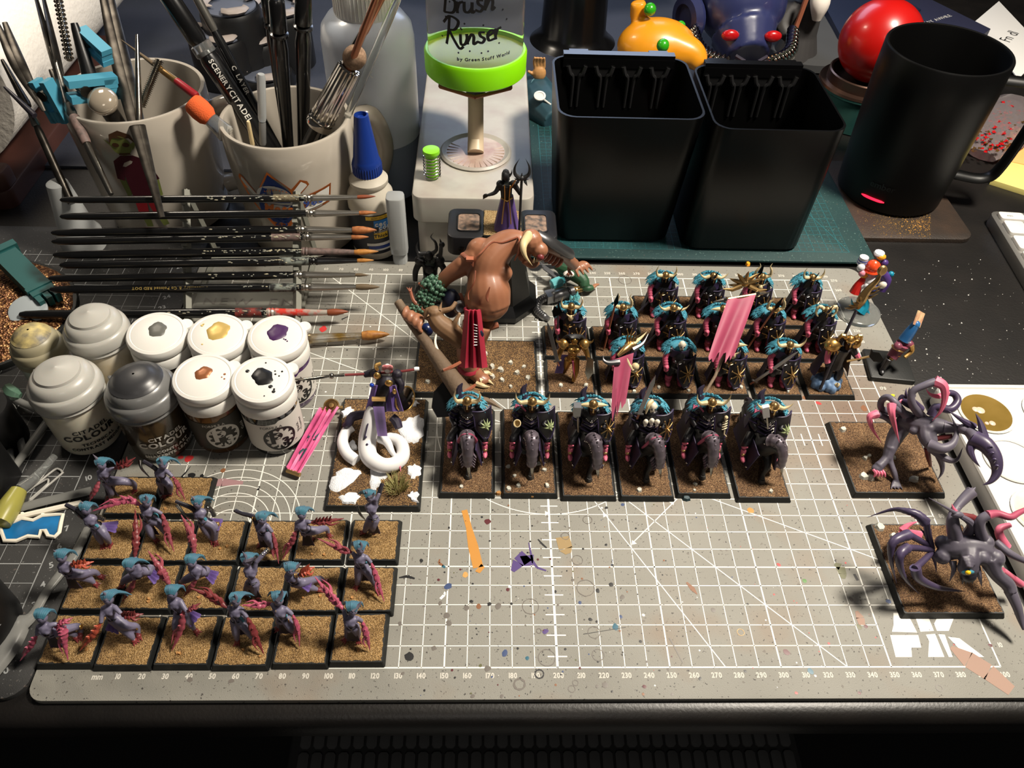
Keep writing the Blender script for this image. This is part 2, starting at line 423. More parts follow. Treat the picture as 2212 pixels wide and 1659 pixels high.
# ---------------------------------------------------------------- mats
def dig(s, x, y, size, f2, mb, sx=.85, rot=0):
    a = math.radians(rot); ca, sa = math.cos(a), math.sin(a)
    text(mb, s, size, lambda px, py: Vector((x + px * ca - py * sa, y + px * sa + py * ca, f2)), 0, sx, .06, 0, .12)
def line(mb, a, b, w, z, m=0):
    a, b = Vector(a), Vector(b); d = (b - a).normalized(); n = Vector((-d.y, d.x)) * w / 2
    mb.add([(p.x, p.y, z) for p in (a - n, b - n, b + n, a + n)], [(0, 1, 2, 3)], m)
def arc(mb, c, r, a0, a1, w, z, n=40):
    for k in range(n):
        t0 = math.radians(a0 + (a1 - a0) * k / n); t1 = math.radians(a0 + (a1 - a0) * (k + 1) / n)
        mb.add([(c[0] + q * math.cos(t), c[1] + q * math.sin(t), z) for q, t in ((r - w / 2, t0), (r + w / 2, t0), (r + w / 2, t1), (r - w / 2, t1))], [(0, 1, 2, 3)])
gm = thing('cutting_mat', 'large grey cutting mat with white grid, ruler numbers and paint spatter', 'cutting mat', (200, 135, -3))
f = MB(); f.prism(rrect(450, 298, 7, 6, 199.5, 135), -2.9, 0, .3); f.build('mat_sheet', 'mat_grey', gm)
g = MB(); Z = .06
for x in range(0, 401, 10):
    th = x % 50 == 0
    y0 = 0 if (x <= 350 or x == 400) else 30
    line(g, (x, y0), (x, 270), 1.1 if x == 200 else (.72 if th else .42), Z)
for y in range(0, 271, 10):
    th = y in (0, 50, 130, 200, 270)
    if y in (10, 20): line(g, (0, y), (350, y), .42, Z)
    else: line(g, (0, y), (400, y), .66 if th else .42, Z)
for k in range(27):
    line(g, (195.8, k * 10 + 5), (204.6, k * 10 + 5), .6, Z + .01)
for k in range(40):
    line(g, (k * 10 + 5, 126), (k * 10 + 5, 134.5), .6, Z + .01)
line(g, (330, 0), (60, 270), .5, Z + .01); line(g, (275, 0), (165, 190.5), .5, Z + .01); line(g, (400, 37), (45, 202), .5, Z + .01); line(g, (241, 63.4), (302, 124.4), .5, Z + .01)
for r in (10, 15, 20, 25, 30, 35): arc(g, (40, 72), r, 0, 180, .45, Z + .01)
arc(g, (200, 140), 60, 180, 360, .5, Z + .01, 60)
for x, y, a in ((198, 80.6, 0), (242, 64, 225), (264, 87, 45), (229, 79, 120)):
    t = math.radians(a); d = Vector((math.cos(t), math.sin(t))); n = Vector((-d.y, d.x)); p = Vector((x, y))
    g.add([(q.x, q.y, Z + .02) for q in (p + d * 2.4, p + n * 1.5, p - n * 1.5)], [(0, 1, 2)])
g.build('grid_print', 'white_print', gm)
g = MB()
dig('mm', 1.5, -3.6, 3.6, Z, g)
for x in range(10, 401, 10): dig(str(x), x + .2, -3.5, 3.3, Z, g)
for x in range(60, 401, 10): dig(str(x), x - 1, 274.6, 3.1, Z, g)
for y in range(10, 271, 10): dig(str(y), 404.4, y + .3, 3.1, Z, g)
for i, s in enumerate(('20mm', '30', '40', '50mm', '60')): dig(s, 36 + i * 9, 74.5, 3, Z + .03, g)
g.build('ruler_numbers', 'white_worn', gm)['kind'] = 'stuff'
g = MB(); Zl = .08
def flatp(pts): g.add([(x, y, Zl) for x, y in pts], [tuple(range(len(pts)))])
# big two-letter maker's mark, cut across by a thin slanting bar
flatp([(353.5, 4.5), (361, 4.5), (362.4, 9), (367, 9), (367.8, 15), (354.6, 15)]); flatp([(356, 16.6), (367.8, 16.2), (366.6, 26), (360, 26), (358, 20)])
flatp([(368.5, 4.5), (376, 4.5), (376, 15.6), (371.5, 15.2), (371.8, 12), (370.4, 9)]); flatp([(369.5, 16.6), (376, 17), (376, 26), (369.8, 26)])
flatp([(378, 4.5), (379.8, 4.5), (380.4, 15.2), (377.4, 15.4)]); flatp([(377.4, 17), (383, 17), (390, 26), (382, 26), (377.4, 20.5)]); flatp([(386.4, 4.5), (394.4, 4.5), (386.6, 13.4), (381.4, 14.2)])
g.build('logo_print', 'white_print', gm)
# dried drips, rings and smears: thin skins of paint
for nm, c in dict(p_black=(24, 24, 26), p_dkred=(84, 26, 34), p_orange=(190, 132, 56), p_purple=(76, 56, 116), p_green=(70, 120, 46), p_olive=(88, 88, 52), p_red=(196, 54, 54), p_white=(232, 230, 224), p_blue=(52, 70, 110), p_brown=(128, 84, 54), p_tan=(196, 150, 84), p_teal=(30, 90, 110), p_grey=(104, 98, 92)).items(): M(nm, c, .45)
PM = ['p_black', 'p_dkred', 'p_orange', 'p_purple', 'p_green', 'p_olive', 'p_red', 'p_white', 'p_blue', 'p_brown', 'p_tan', 'p_teal', 'p_grey']
rs = random.Random(3); g = MB()
def splat(u, v, r, m, asp=1., ang=0., n=11, jag=.3, h=.12):
    p = at(u, v, 0); a = math.radians(ang); pts = []
    for k in range(n):
        t = 2 * math.pi * k / n; q = r * (1 - jag / 2 + rs.random() * jag); x, y = q * math.cos(t) * asp, q * math.sin(t)
        pts.append((p.x + x * math.cos(a) - y * math.sin(a), p.y + x * math.sin(a) + y * math.cos(a)))
    g.add([(x, y, .07) for x, y in pts] + [(p.x, p.y, h)], [(k, (k + 1) % n, n) for k in range(n)], PM.index(m))
def ring(u, v, r, m='p_grey', w=.35, asp=1.):
    p = at(u, v, 0); n = 28
    pts = []
    for k in range(n):
        t = 2 * math.pi * k / n; ww = w * (.6 + rs.random() * .8); jr = r * (1 + .05 * (rs.random() - .5)); pts.append((jr, ww, t))
    for k in range(n):
        (r0, w0, t0), (r1, w1, t1) = pts[k], pts[(k + 1) % n]
        g.add([(p.x + q * math.cos(t) * asp, p.y + q * math.sin(t), .1) for q, t in ((r0 - w0 / 2, t0), (r0 + w0 / 2, t0), (r1 + w1 / 2, t1), (r1 - w1 / 2, t1))], [(0, 1, 2, 3)], PM.index(m))
def smear(pts, w, m):
    q = [at(u, v, 0) for u, v in pts]; k = len(q)
    for i in range(k - 1):
        d = (q[i + 1] - q[i]).normalized(); n = Vector((-d.y, d.x, 0)); w0, w1 = w[i] / 2, w[i + 1] / 2
        g.add([Vector((p.x, p.y, .09)) for p in (q[i] - n * w0, q[i + 1] - n * w1, q[i + 1] + n * w1, q[i] + n * w0)], [(0, 1, 2, 3)], PM.index(m))
for u, v, r, m in ((1053, 1127, 1.7, 'p_dkred'), (1041, 1117, .6, 'p_black'), (970, 1140, .5, 'p_black'), (1097, 1274, .9, 'p_dkred'), (1018, 1299, .7, 'p_black'), (1057, 1305, 1.1, 'p_black'), (1076, 1310, 1.4, 'p_grey'), (1034, 1310, 1.3, 'p_brown'), (1200, 1278, .6, 'p_black'), (1291, 1276, 1.0, 'p_black'), (1320, 1263, 1.2, 'p_black'), (1344, 1290, 1.1, 'p_grey'), (1309, 1177, .6, 'p_black'), (1323, 1221, .7, 'p_black'), (1310, 1097, .7, 'p_black'), (1345, 1090, .9, 'p_blue'), (1341, 1332, .7, 'p_blue'), (1329, 1354, 1.3, 'p_teal'), (1275, 1338, .9, 'p_black'), (1289, 1343, .7, 'p_black'), (1237, 1253, .9, 'p_grey'), (1139, 1422, .9, 'p_teal'), (1090, 1411, 1.2, 'p_blue'), (1053, 1444, 1.4, 'p_grey'), (1084, 1504, .9, 'p_grey'), (1021, 1504, .8, 'p_grey'), (1307, 1480, 1.3, 'p_grey'), (1392, 1483, .8, 'p_dkred'), (1322, 1494, .5, 'p_black'), (884, 1418, 2.0, 'p_black'), (965, 1330, 1.4, 'p_grey'), (970, 1346, 1.4, 'p_grey'), (951, 1303, 1.1, 'p_grey'), (937, 1400, 1.1, 'p_grey'), (1008, 1313, 1.3, 'p_grey'), (864, 1347, .9, 'p_grey'), (910, 1211, .9, 'p_black'), (1738, 1255, 1.1, 'p_green'), (1682, 1220, 1.0, 'p_red'), (1615, 1305, .6, 'p_black'), (1856, 1354, 1.2, 'p_olive'), (1870, 1353, .9, 'p_dkred'), (1838, 1294, 1.0, 'p_grey'), (1919, 1299, 1.1, 'p_blue'), (1751, 1450, 1.5, 'p_teal'), (1699, 1409, 1.3, 'p_dkred'), (1856, 1497, .8, 'p_dkred'), (1610, 1450, .8, 'p_black'), (1512, 1466, .7, 'p_black'), (1804, 1212, .5, 'p_black'), (2139, 1394, .8, 'p_dkred'), (1720, 1497, .6, 'p_red'), (1621, 1103, 1.8, 'p_orange'), (1541, 1318, 1.2, 'p_grey'), (1178, 1364, 1.2, 'p_purple'), (968, 1267, 1.5, 'p_blue'), (1005, 1242, 1.6, 'p_tan'), (1253, 1302, .8, 'p_blue'), (560, 1052, .6, 'p_black'), (558, 1057, .7, 'p_black'), (698, 711, 2.2, 'p_red'), (408, 991, 2.1, 'p_red'), (391, 988, 1.2, 'p_red'), (414, 1027, 1.9, 'p_black'), (436, 1029, 1.1, 'p_black'), (482, 1016, 1.4, 'p_brown'), (1740, 860, 1.5, 'p_brown'), (1768, 871, 1.2, 'p_red'), (1866, 882, 1.8, 'p_brown'), (984, 692, .7, 'p_black'), (870, 1455, .7, 'p_grey'), (500, 1471, .9, 'p_grey'), (410, 1468, 1.3, 'p_grey')):
    splat(u, v, r, m, .8 + rs.random() * .6, rs.random() * 180)
for i in range(300):
    u = rs.gauss(1180, 190); v = rs.uniform(1090, 1508)
    if not 860 < u < 1600: continue
    splat(u, v, .18 + rs.random() ** 3 * .6, rs.choice(['p_black'] * 6 + ['p_grey'] * 3 + ['p_dkred', 'p_white', 'p_blue', 'p_olive', 'p_brown']), 1, 0, 7, .3, .1)
for i in range(130): splat(rs.uniform(1400, 2180), rs.uniform(1090, 1505), .15 + rs.random() ** 3 * .45, rs.choice(['p_black', 'p_grey', 'p_grey', 'p_red', 'p_white']), 1, 0, 7, .3, .1)
for i in range(90): splat(rs.uniform(640, 900), rs.uniform(640, 1100), .15 + rs.random() ** 3 * .4, rs.choice(['p_black', 'p_grey', 'p_grey', 'p_white']), 1, 0, 7, .3, .1)
for a in ((1269, 1123, 2.3), (1221, 1158, 2.), (1146, 1310, 3.8), (1247, 1210, 2.6), (1265, 1270, 4.2, 'p_grey', .4, 1.), (1283, 1366, 2.8), (1292, 1415, 2.7), (1122, 1478, 2.3, 'p_grey', .8), (1181, 1421, 3.8), (1235, 1488, 1.5), (1243, 1475, 1.2), (1165, 1456, 1.9, 'p_black', .6), (1164, 1363, 1.1), (2029, 1487, 1.4), (1600, 1366, 1.6, 'p_tan', .25), (1350, 605, 4.4), (1282, 583, 1.4), (1163, 600, 1.8), (1160, 690, 1.6, 'p_black', .4), (1165, 742, 3.4, 'p_black', .35)): ring(*a)
smear([(1003, 1102), (1013, 1140), (1022, 1180), (1033, 1226), (1042, 1232)], [3, 3, 5, 5, 4], 'p_orange')
smear([(1107, 1234), (1120, 1215), (1138, 1200), (1142, 1222)], [2, 6, 7, 4], 'p_purple'); smear([(1142, 1172), (1150, 1212), (1160, 1226), (1180, 1233)], [.4, 1.4, 1.2, .8], 'p_purple')
smear([(862, 1248), (880, 1245), (896, 1250)], [.6, 1.6, .8], 'p_black'); smear([(1162, 1165), (1172, 1176), (1181, 1184)], [.6, 1, .8], 'p_black')
smear([(950, 1208), (948, 1216), (957, 1222)], [.6, 1.2, 1], 'p_brown'); smear([(955, 1222), (962, 1226)], [1.4, 1], 'p_teal'); smear([(951, 1294), (960, 1285), (961, 1278)], [1.2, 1.4, .5], 'p_white')
smear([(1803, 1218), (1815, 1225), (1820, 1240), (1822, 1250)], [1.6, 4.5, 4, 1.8], 'p_olive'); smear([(1845, 1240), (1853, 1254)], [1.2, 1.4], 'p_black'); smear([(1446, 1378), (1458, 1400), (1475, 1432)], [.7, .6, .5], 'p_grey')
smear([(390, 1033), (402, 1020), (412, 1007)], [1.1, .8, .2], 'p_black'); smear([(1352, 1355), (1260, 1370)], [.2, .3], 'p_black')
smear([(1483, 1258), (1496, 1272), (1506, 1284)], [.9, 2.4, .4], 'p_brown'); smear([(738, 690), (752, 684)], [.9, .6], 'p_black')
smear([(2054, 1395), (2090, 1420), (2130, 1445), (2190, 1490)], [3, 7, 7, 5], 'p_stain') if 'p_stain' in PM else None
o = g.build('paint_spots', PM, gm); o['kind'] = 'stuff'
PM2 = [M('stain_pink', (150, 120, 104), .62), M('stain_rose', (156, 120, 122), .6), M('stain_ochre', (150, 126, 84), .6)]
g = MB(); PM = ['stain_pink', 'stain_rose', 'stain_ochre']
smear([(2054, 1398), (2092, 1425), (2135, 1452), (2185, 1492)], [2, 9, 9, 6], 'stain_pink'); smear([(448, 1045), (480, 1042), (525, 1043)], [3, 5, 2], 'stain_rose')
smear([(1215, 1160), (1222, 1185), (1228, 1196)], [7, 7, 3], 'stain_ochre'); smear([(1850, 1320), (1858, 1335), (1862, 1350)], [1.4, 4, 3], 'stain_pink'); smear([(735, 1045), (745, 870), (760, 850)], [0.1, 5, 5], 'stain_ochre') if False else None
o = g.build('paint_stains', PM, gm); o['kind'] = 'stuff'
# green mat behind, black mat at the left
t = thing('cutting_mat', 'dark green cutting mat lying under the two black bins', 'cutting mat', (320, 380, -3))
f = MB(); f.prism(rrect(246, 190, 6, 4, 317, 384), 0.1, 1.6, .3); f.build('mat_sheet', 'mat_green', t)
g = MB(); M('teal_print', (30, 96, 102), .6)
for k in range(0, 44): line(g, (209 + k * 5, 300), (209 + k * 5, 470), .4 if k % 2 == 0 else .22, 1.66)
for k in range(0, 35): line(g, (209, 300 + k * 5), (424, 300 + k * 5), .4 if k % 2 == 0 else .22, 1.66)
for k in range(0, 85): line(g, (209 + k * 1, 300), (209 + k * 1, 311), .16, 1.68)
for k in range(11): line(g, (209, 300 + k), (294, 300 + k), .16, 1.68)
line(g, (424, 300), (380, 420), .5, 1.7); g.build('grid_print', 'teal_print', t)
t = thing('cutting_mat', 'black cutting mat with white inch numbers under the left pots', 'cutting mat', (-160, 120, -3))
f = MB(); f.prism(rrect(300, 330, 10, 5, -176.5, 152), -2.95, -.25, .3); f.build('mat_sheet', 'mat_black', t)
g = MB(); z = -.18
for k in range(0, 27): line(g, (-43 - k * 10.2, 0), (-43 - k * 10.2, 290), .5 if k % 5 == 0 else .3, z)
for k in range(0, 29): line(g, (-43, k * 10.2), (-308, k * 10.2), .5 if k % 5 == 0 else .3, z)
for k in range(0, 28): dig(str(k), -38.5, k * 10.2 - .6, 4.4, z, g, 1., 28)
g.build('grid_print', 'grey_print', t)
t = thing('desk_pad', 'slate blue desk pad behind the white mugs and rinser', 'desk pad', (100, 560, -3))
f = MB(); f.prism(rrect(760, 430, 12, 4, 20, 610), -2.9, -.6, .4); f.build('pad_sheet', 'mat_blue', t)
# ---------------------------------------------------------------- miniature bases
SANDC = {}
def sandtop(w, d, r, z, seed, amp=.35):
    key = (w, d, seed % 3)
    rr = random.Random(seed % 3); mb = MB(); nx, ny = int(w / 1.1), int(d / 1.1)
    g = []
    for i in range(nx + 1):
        row = []
        for j in range(ny + 1):
            x = -w / 2 + w * i / nx; y = -d / 2 + d * j / ny; edge = min(i, nx - i, j, ny - j)
            if edge == 0: x += rr.uniform(-.3, .3); y += rr.uniform(-.3, .3)
            row.append((x, y, z + (0 if edge == 0 else rr.uniform(.1, amp))))
        g.append(row)
    mb.sheet([list(r) for r in zip(*g)], .3); return mb
def stone_mb(x, y, z, r, seed):
    rr = random.Random(seed); mb = MB(); n = 6
    a = rr.random() * 6; lo = []; hi = []
    for k in range(n):
        t = a + 2 * math.pi * k / n; q = r * rr.uniform(.6, 1.15)
        lo.append((x + q * math.cos(t), y + q * math.sin(t), z - .3)); hi.append((x + .72 * q * math.cos(t) + .1, y + .72 * q * math.sin(t), z + r * rr.uniform(.5, .8)))
    return mb.loft([lo, hi])
def mini_base(t, w, d, sand, h=3.2, stones=(), seed=0, inset=1.5, cx=0, cy=0):
    mb = MB(); mb.prism(rrect(w, d, .5, 1), 0, h, .01)
    mb = MB(); o = inset * .75
    mb.loft([[(x, y, 0) for x, y in rrect(w, d, .5, 1)], [(x, y, .4) for x, y in rrect(w, d, .5, 1)], [(x, y, h) for x, y in rrect(w - 2 * o, d - 2 * o, .4, 1)]])
    b = mb.build('base', 'base_black', t, 20)
    s = sandtop(w - 2 * inset - .5, d - 2 * inset - .5, 0, h + .05, seed)
    link('sand_cover', s.mesh('sand_cover', sand, 30), b)
    for i, (x, y, r) in enumerate(stones):
        link('stone', stone_mb(x, y, h + .3, r, seed * 7 + i).mesh('stone', 'stone_chip', 10), b)
    return b
# ---------------------------------------------------------------- clawed dancers
def P(p): return at(p[0], p[1], p[2])
def claw_mb(pts, w, crest=0, prong=True, n=8):
    """segmented crustacean claw: overlapping plates that swell and narrow to a point"""
    q = spline([list(P(p)) for p in pts], 9); mb = MB(); k = len(q) - 1; rad = []
    for i in range(k + 1):
        t = i / k; base = w * .74 * (.45 + 1.0 * math.sin(min(1, t * 1.9) * math.pi * .55)) * (1 - max(0, t - .35) / .65 * .93)
        rad.append(base * (1.0 + .15 * ((i % 3) - 1)))
    mb.tube(q, rad, n, flat=.75)
    if prong:
        i0 = int(k * .45); a, b = Vector(q[i0]), Vector(q[k]); d = b - a; side = d.cross(Vector((0, 0, 1))).normalized()
        mb.horn([a, a + d * .35 + side * w * 1.3, a + d * .8 + side * w * .8], w * .5, 6, 4)
    for i in range(crest):
        j = int(k * (.2 + .55 * i / max(1, crest))); a = Vector(q[j]); d = (Vector(q[min(k, j + 2)]) - a).normalized()
        mb.horn([a, a + Vector((0, 0, w * 1.4)) + d * .5, a + Vector((0, 0, w * 2.2)) + d * 1.4], w * .45, 5, 3)
    return mb
ROWS = {1: 119.4 - 25.4 * .0, 2: 0, 3: 0, 4: 0}
def dancer(label, base, head, chest, hip, legs, claws=(), horn=None, blade=None, cape=None, rings=(), arms=(), teal=None, loin=None, hz=27., hair='teal_hair', seed=1, silver=None, bz=25):
    bx, by = base
    t = thing('clawed_dancer_miniature', label, 'miniature', (bx, by, .02), 'clawed dancer miniatures on square sand bases')
    org = ORG[t.name]; ORG[t.name] = Vector()
    # the base is written about the root
    mini_base(t, bz, 25, 'sand_tan', 3.2, [], seed)
    rr = random.Random(seed)
    if seed % 3:
        b = [c for c in t.children if c.name.startswith('base')][0]
        for i in range(2): link('bark_chip', stone_mb(rr.uniform(-9, 9), rr.uniform(-9, -3), 3.5, 1.0, seed + i).mesh('bark_chip', 'cork', 10), b)
    ORG[t.name] = org
    H = P((head[0], head[1], hz)); C_ = P((chest[0], chest[1], 20.5)); B = P((hip[0], hip[1], 15)); sp = (H - C_)
    side = Vector((1, 0, 0)); ax = (C_ - B).normalized(); lat = ax.cross(Vector((0, 1, 0))).normalized() if abs(ax.y) < .9 else Vector((1, 0, 0))
    mb = MB(1.27)
    mb.stube([B, (B + C_) / 2 + Vector((0, -.3, 0)), C_, C_ + (H - C_) * .35], [1.9, 1.35, 2.1, 1.5], 9, 4)
    mb.blob(B, (2.4, 1.9, 1.9), 9); mb.blob(C_ + (H - C_) * .15, (2.7, 1.9, 1.7), 9)
    mb.stube([C_ + (H - C_) * .2, C_ + (H - C_) * .55, H], [1.0, .75, .9], 7, 3)
    mb.blob(H, (1.75, 1.9, 2.15), 10); mb.blob(H + Vector((0, -1.5, -.7)), (.6, .6, .9), 6)
    for s in (-1, 1): mb.blob(C_ + Vector((s * 1.15, -1.5, -.1)), (1.15, 1.05, 1.1), 8)
    feet = []
    for j, lg in enumerate(legs):
        pts = [B + Vector(((-1) ** j * .9, 0, -.4))] + [P(p) for p in lg]
        if len(pts) == 3: r_ = [2.0, 1.5, .6]
        elif len(pts) == 2: r_ = [2.1, .7]
        else: r_ = [2.0, 1.7, 1.2, .6]
        mb.stube(pts, r_, 8, 5); feet.append((pts[-1], pts[-2]))
    shoulders = [C_ + (H - C_) * .3 + Vector((s * 2.2, 0, 0)) for s in (-1, 1)]
    for c in list(claws) + list(arms):
        e = P(c['p'][0]) if isinstance(c, dict) else P(c[0])
        s0 = min(shoulders, key=lambda q: (q - e).length); mb.stube([s0, (s0 + e) / 2 + Vector((0, 0, .3)), e], [1.0, .85, .75], 7, 3)
    for c in arms:
        mb.stube([P(p) for p in c], [.9] * (len(c) - 1) + [.7], 7, 4)
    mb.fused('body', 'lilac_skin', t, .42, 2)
    fb = MB(1.2)
    for p, q in feet:
        d = (p - q); d.z = 0; d = d.normalized() if d.length > .1 else Vector((0, -1, 0)); side2 = Vector((-d.y, d.x, 0))
        g = Vector((p.x, p.y, 3.8)); fb.blob(g + Vector((0, 0, .5)), (1.1, 1.1, .9), 7)
        for s in (-1, 0, 1): fb.horn([g, g + d * 1.3 + side2 * s * .9, g + d * 2.4 + side2 * s * 1.4 - Vector((0, 0, .4))], .55, 5, 3)
        fb.stube([p + (q - p) * .02, p + (q - p) * .45], [.9, .8], 7, 3)
    fb.build('clawed_foot', 'claw_dark', t)
    # hair: locks swept back and down from the brow
    sk = MB(); sk.blob(H + Vector((0, 1.0, .8)), (2.2, 2.3, 2.3), 9); sk.build('scalp', 'grey_skin', t)
    hb = MB(); sw = rr.uniform(-1.2, 1.2)
    for k in range(8):
        a = (k - 3.5) / 3.5; s0 = H + Vector((a * 1.5, -1.3, 2.2 - abs(a) * .9)); m1 = H + Vector((a * 2.3, .4, 3.5 - abs(a) * 1.3))
        e = H + Vector((a * 2.6 + sw * .5, 2.6, 2.2 - abs(a) * 1.2)); e2 = e + Vector((a * .9 + sw, 1.3, -2.4 + rr.uniform(-.6, .6))); e3 = e2 + Vector((a * .9 + sw, rr.uniform(-.8, .6), -2.8))
        hb.stube([s0, m1, e, e2, e3], [.3, .62, .72, .62, .1], 6, 3)
    hb.build('hair', hair, t)
    if horn:
        for h in horn:
            w = MB(); w.horn([H + Vector((0, -.6, 1.4)), (H + P(h)) / 2 + Vector((.5, -.4, .8)), P(h) + Vector((0, -.3, 1.5))], 1.45, 7, 4); w.build('horn', 'grey_skin', t)
    for c in claws:
        claw_mb(c['p'], c.get('w', 1.5), c.get('crest', 3), c.get('prong', True)).build('claw', c.get('m', 'claw_red'), t)
    if blade:
        w = MB(); arm, bl = blade
        w.stube([shoulders[0] if arm[0][0] < head[0] else shoulders[1]] + [P(p) for p in arm], [1.1, 1.15] + [.95] * (len(arm) - 1), 7, 4); w.build('black_sleeve', 'mini_black', t)
        w = MB(); q = spline([list(P(p)) for p in bl], 6); k = len(q) - 1
        w.tube(q, [.85 * (1 - i / k) ** .6 + .05 for i in range(k + 1)], 6, flat=.35); w.build('blade', 'steel', t)
    if silver:
        w = MB(); q = spline([list(P(p)) for p in silver], 4)
        w.tube(q, [.95 + .3 * (i % 2) for i in range(len(q))], 8); w.build('banded_sleeve', 'steel', t)
    if cape:
        c0 = B + Vector((0, 1, 0)); c1 = P(cape); d = c1 - c0; n = d.cross(Vector((0, 0, 1))).normalized(); w = MB()
        w.sheet([[c0 + d * i / 5 + n * (j - 3) / 3 * (1.1 + 2.2 * i / 5) + Vector((0, 0, .55 * math.cos(j * 3.1) * i / 5)) for j in range(7)] for i in range(6)], .3)
        w.build('loincloth', 'purple_cloth', t)
    else:
        w = MB(); fy = Vector((B.x, B.y, 0)); g0 = feet[0][0]
        w.sheet([[Vector((B.x + (j - 2) * (.9 + .25 * i) * .8, B.y - 1.6 - .25 * i + .3 * (j % 2), 15.5 - i * 2.4)) for j in range(5)] for i in range(5)], .3)
        w.build('loincloth', 'cloth_dark', t)
    if teal:
        w = MB(); w.stube([C_ + Vector((1.2, -1.2, 0)), P(teal), P(teal) + Vector((.3, -.4, -3))], [.5, .85, .3], 6, 4, flat=.5); w.build('sash', 'teal_fur', t)
    g = MB()
    for c, r in ((B + Vector((0, 0, .9)), 2.6), (C_ + Vector((0, -.2, -1.7)), 2.3)): g.lathe(c, [(r - .3, -.35), (r, 0), (r - .3, .35)], 14, axis=ax)
    g.tube([C_ + Vector((-1.6, -2, 1)), C_ + Vector((0, -2.9, -1.2)), B + Vector((.4, -2.5, 1.5))], .35, 5); g.build('harness', 'mini_black', t); g = MB()
    for c in (C_ + Vector((0, -2.1, -.9)), B + Vector((0, -1.9, .6))): g.blob(c, .45, 7)
    for r_ in rings:
        p = P(r_)
        for k in range(2): g.lathe(p + Vector((k * .9 - .4, 0, 0)), [(1.0, -.25), (1.25, 0), (1.0, .25)], 12, axis=(1, .1, .2))
    g.build('gold_jewellery', 'gold', t)
    return t
bxs = [14.0, 39.2, 64.3, 88.9, 113.4, 138]
def W0(u, v): p = at(u, v, 3.2); return p
def base_c(l, r, b):     # pixels of the top front edge of a base -> centre
    a = at(l, b, 2.9); c = at(r, b, 2.9); return ((a.x + c.x) / 2, (a.y + c.y) / 2 + 11.6)
def rowc(k, l, r, b): return base_c(l, r, b)
D = dancer
cl = lambda p, **k: dict(p=p, **k)
# back pair
D('lilac dancer with red crested claw raised right, on left of back two bases', rowc(1, 222, 325, 1112), (219, 1004), (226, 1022), (233, 1038), [[(268, 1040, 14), (289, 1046, 9), (292, 1060, 4)], [(241, 1063, 8), (236, 1075, 4)]],
  [cl([(247, 1012, 24), (270, 1003, 28), (293, 988, 31)], crest=4, m='claw_dark', w=1.9), cl([(215, 1038, 18), (205, 1062, 14), (191, 1086, 9)], crest=0)], horn=[(203, 984, 31)], rings=[(288, 1045, 9.5)], seed=1)
D('lilac dancer with long curved black blade at its left, right of back two', rowc(1, 340, 437, 1112), (352, 1003), (347, 1022), (350, 1036), [[(366, 1049, 13), (368, 1068, 4)], [(352, 1055, 9), (356, 1070, 4)]],
  [cl([(373, 1030, 21), (387, 1052, 15), (401, 1082, 8)], w=1.5)], horn=[(345, 991, 31)], blade=([(333, 1010, 24), (310, 996, 26)], [(302, 994, 26), (306, 1012, 23), (325, 1033, 18)]), seed=2)
# second row, left to right
D('hunched dancer with black sleeve and thin spear, leftmost of second row', rowc(2, 176, 280, 1210), (186, 1101), (196, 1124), (210, 1138), [[(229, 1158, 11), (239, 1176, 4)], [(214, 1160, 9), (222, 1178, 4)]],
  [], horn=[(178, 1085, 30)], blade=([(168, 1104, 25), (142, 1090, 27)], [(160, 1102, 26), (172, 1115, 23), (181, 1124, 20)]), silver=[(207, 1112, 21), (216, 1118, 20), (226, 1123, 19)], cape=(253, 1139, 12), rings=[(240, 1147, 10)], teal=(217, 1140, 15), seed=3)
D('dancer with pale red claw stretched far left, second from left of second row', rowc(2, 292, 398, 1214), (317, 1085), (319, 1106), (322, 1122), [[(342, 1130, 13), (358, 1150, 8), (366, 1160, 5)], [(325, 1150, 9), (336, 1166, 4)]],
  [cl([(303, 1091, 25), (275, 1080, 26), (235, 1092, 25), (200, 1104, 23)], crest=3, m='claw_pink', w=2.0), cl([(350, 1110, 20), (362, 1150, 12), (376, 1192, 6)], w=1.6)], horn=[(316, 1072, 31)], teal=(338, 1110, 18), seed=4)
D('dancer with black sleeve and curved blade, third from left of second row', rowc(2, 408, 508, 1214), (427, 1088), (432, 1110), (440, 1126), [[(462, 1139, 12), (464, 1164, 5), (466, 1172, 4)], [(448, 1150, 9), (458, 1168, 4)]],
  [], horn=[(414, 1073, 31)], blade=([(412, 1096, 25), (380, 1083, 26)], [(382, 1090, 26), (398, 1110, 22), (421, 1126, 16)]), silver=[(444, 1096, 22), (455, 1100, 21), (464, 1116, 18)], cape=(477, 1135, 11), rings=[(470, 1132, 12)], teal=(447, 1124, 16), seed=5)
D('dancer pointing a black tube to the left, fourth from left of second row', rowc(2, 524, 622, 1214), (566, 1122), (565, 1139), (570, 1150), [[(580, 1168, 12), (590, 1190, 4)], [(566, 1166, 9), (564, 1178, 4)]],
  [cl([(588, 1150, 20), (596, 1182, 12), (602, 1218, 6)], w=1.5)], horn=[(574, 1111, 29)], blade=([(546, 1116, 24), (525, 1110, 25), (508, 1103, 26)], [(508, 1103, 26), (504, 1101, 26.4)]), rings=[(549, 1121, 24)], teal=(578, 1145, 17), seed=6)
D('dancer with spiky red claw level to the right, fifth of second row', rowc(2, 636, 735, 1212), (652, 1111), (652, 1134), (662, 1146), [[(684, 1146, 13), (704, 1142, 9), (710, 1156, 4)], [(666, 1158, 9), (672, 1166, 4)]],
  [cl([(672, 1129, 23), (705, 1126, 24), (743, 1120, 25)], crest=5, m='claw_dark', w=1.9), cl([(640, 1146, 19), (628, 1175, 12), (610, 1209, 6)], w=1.7)], seed=7)
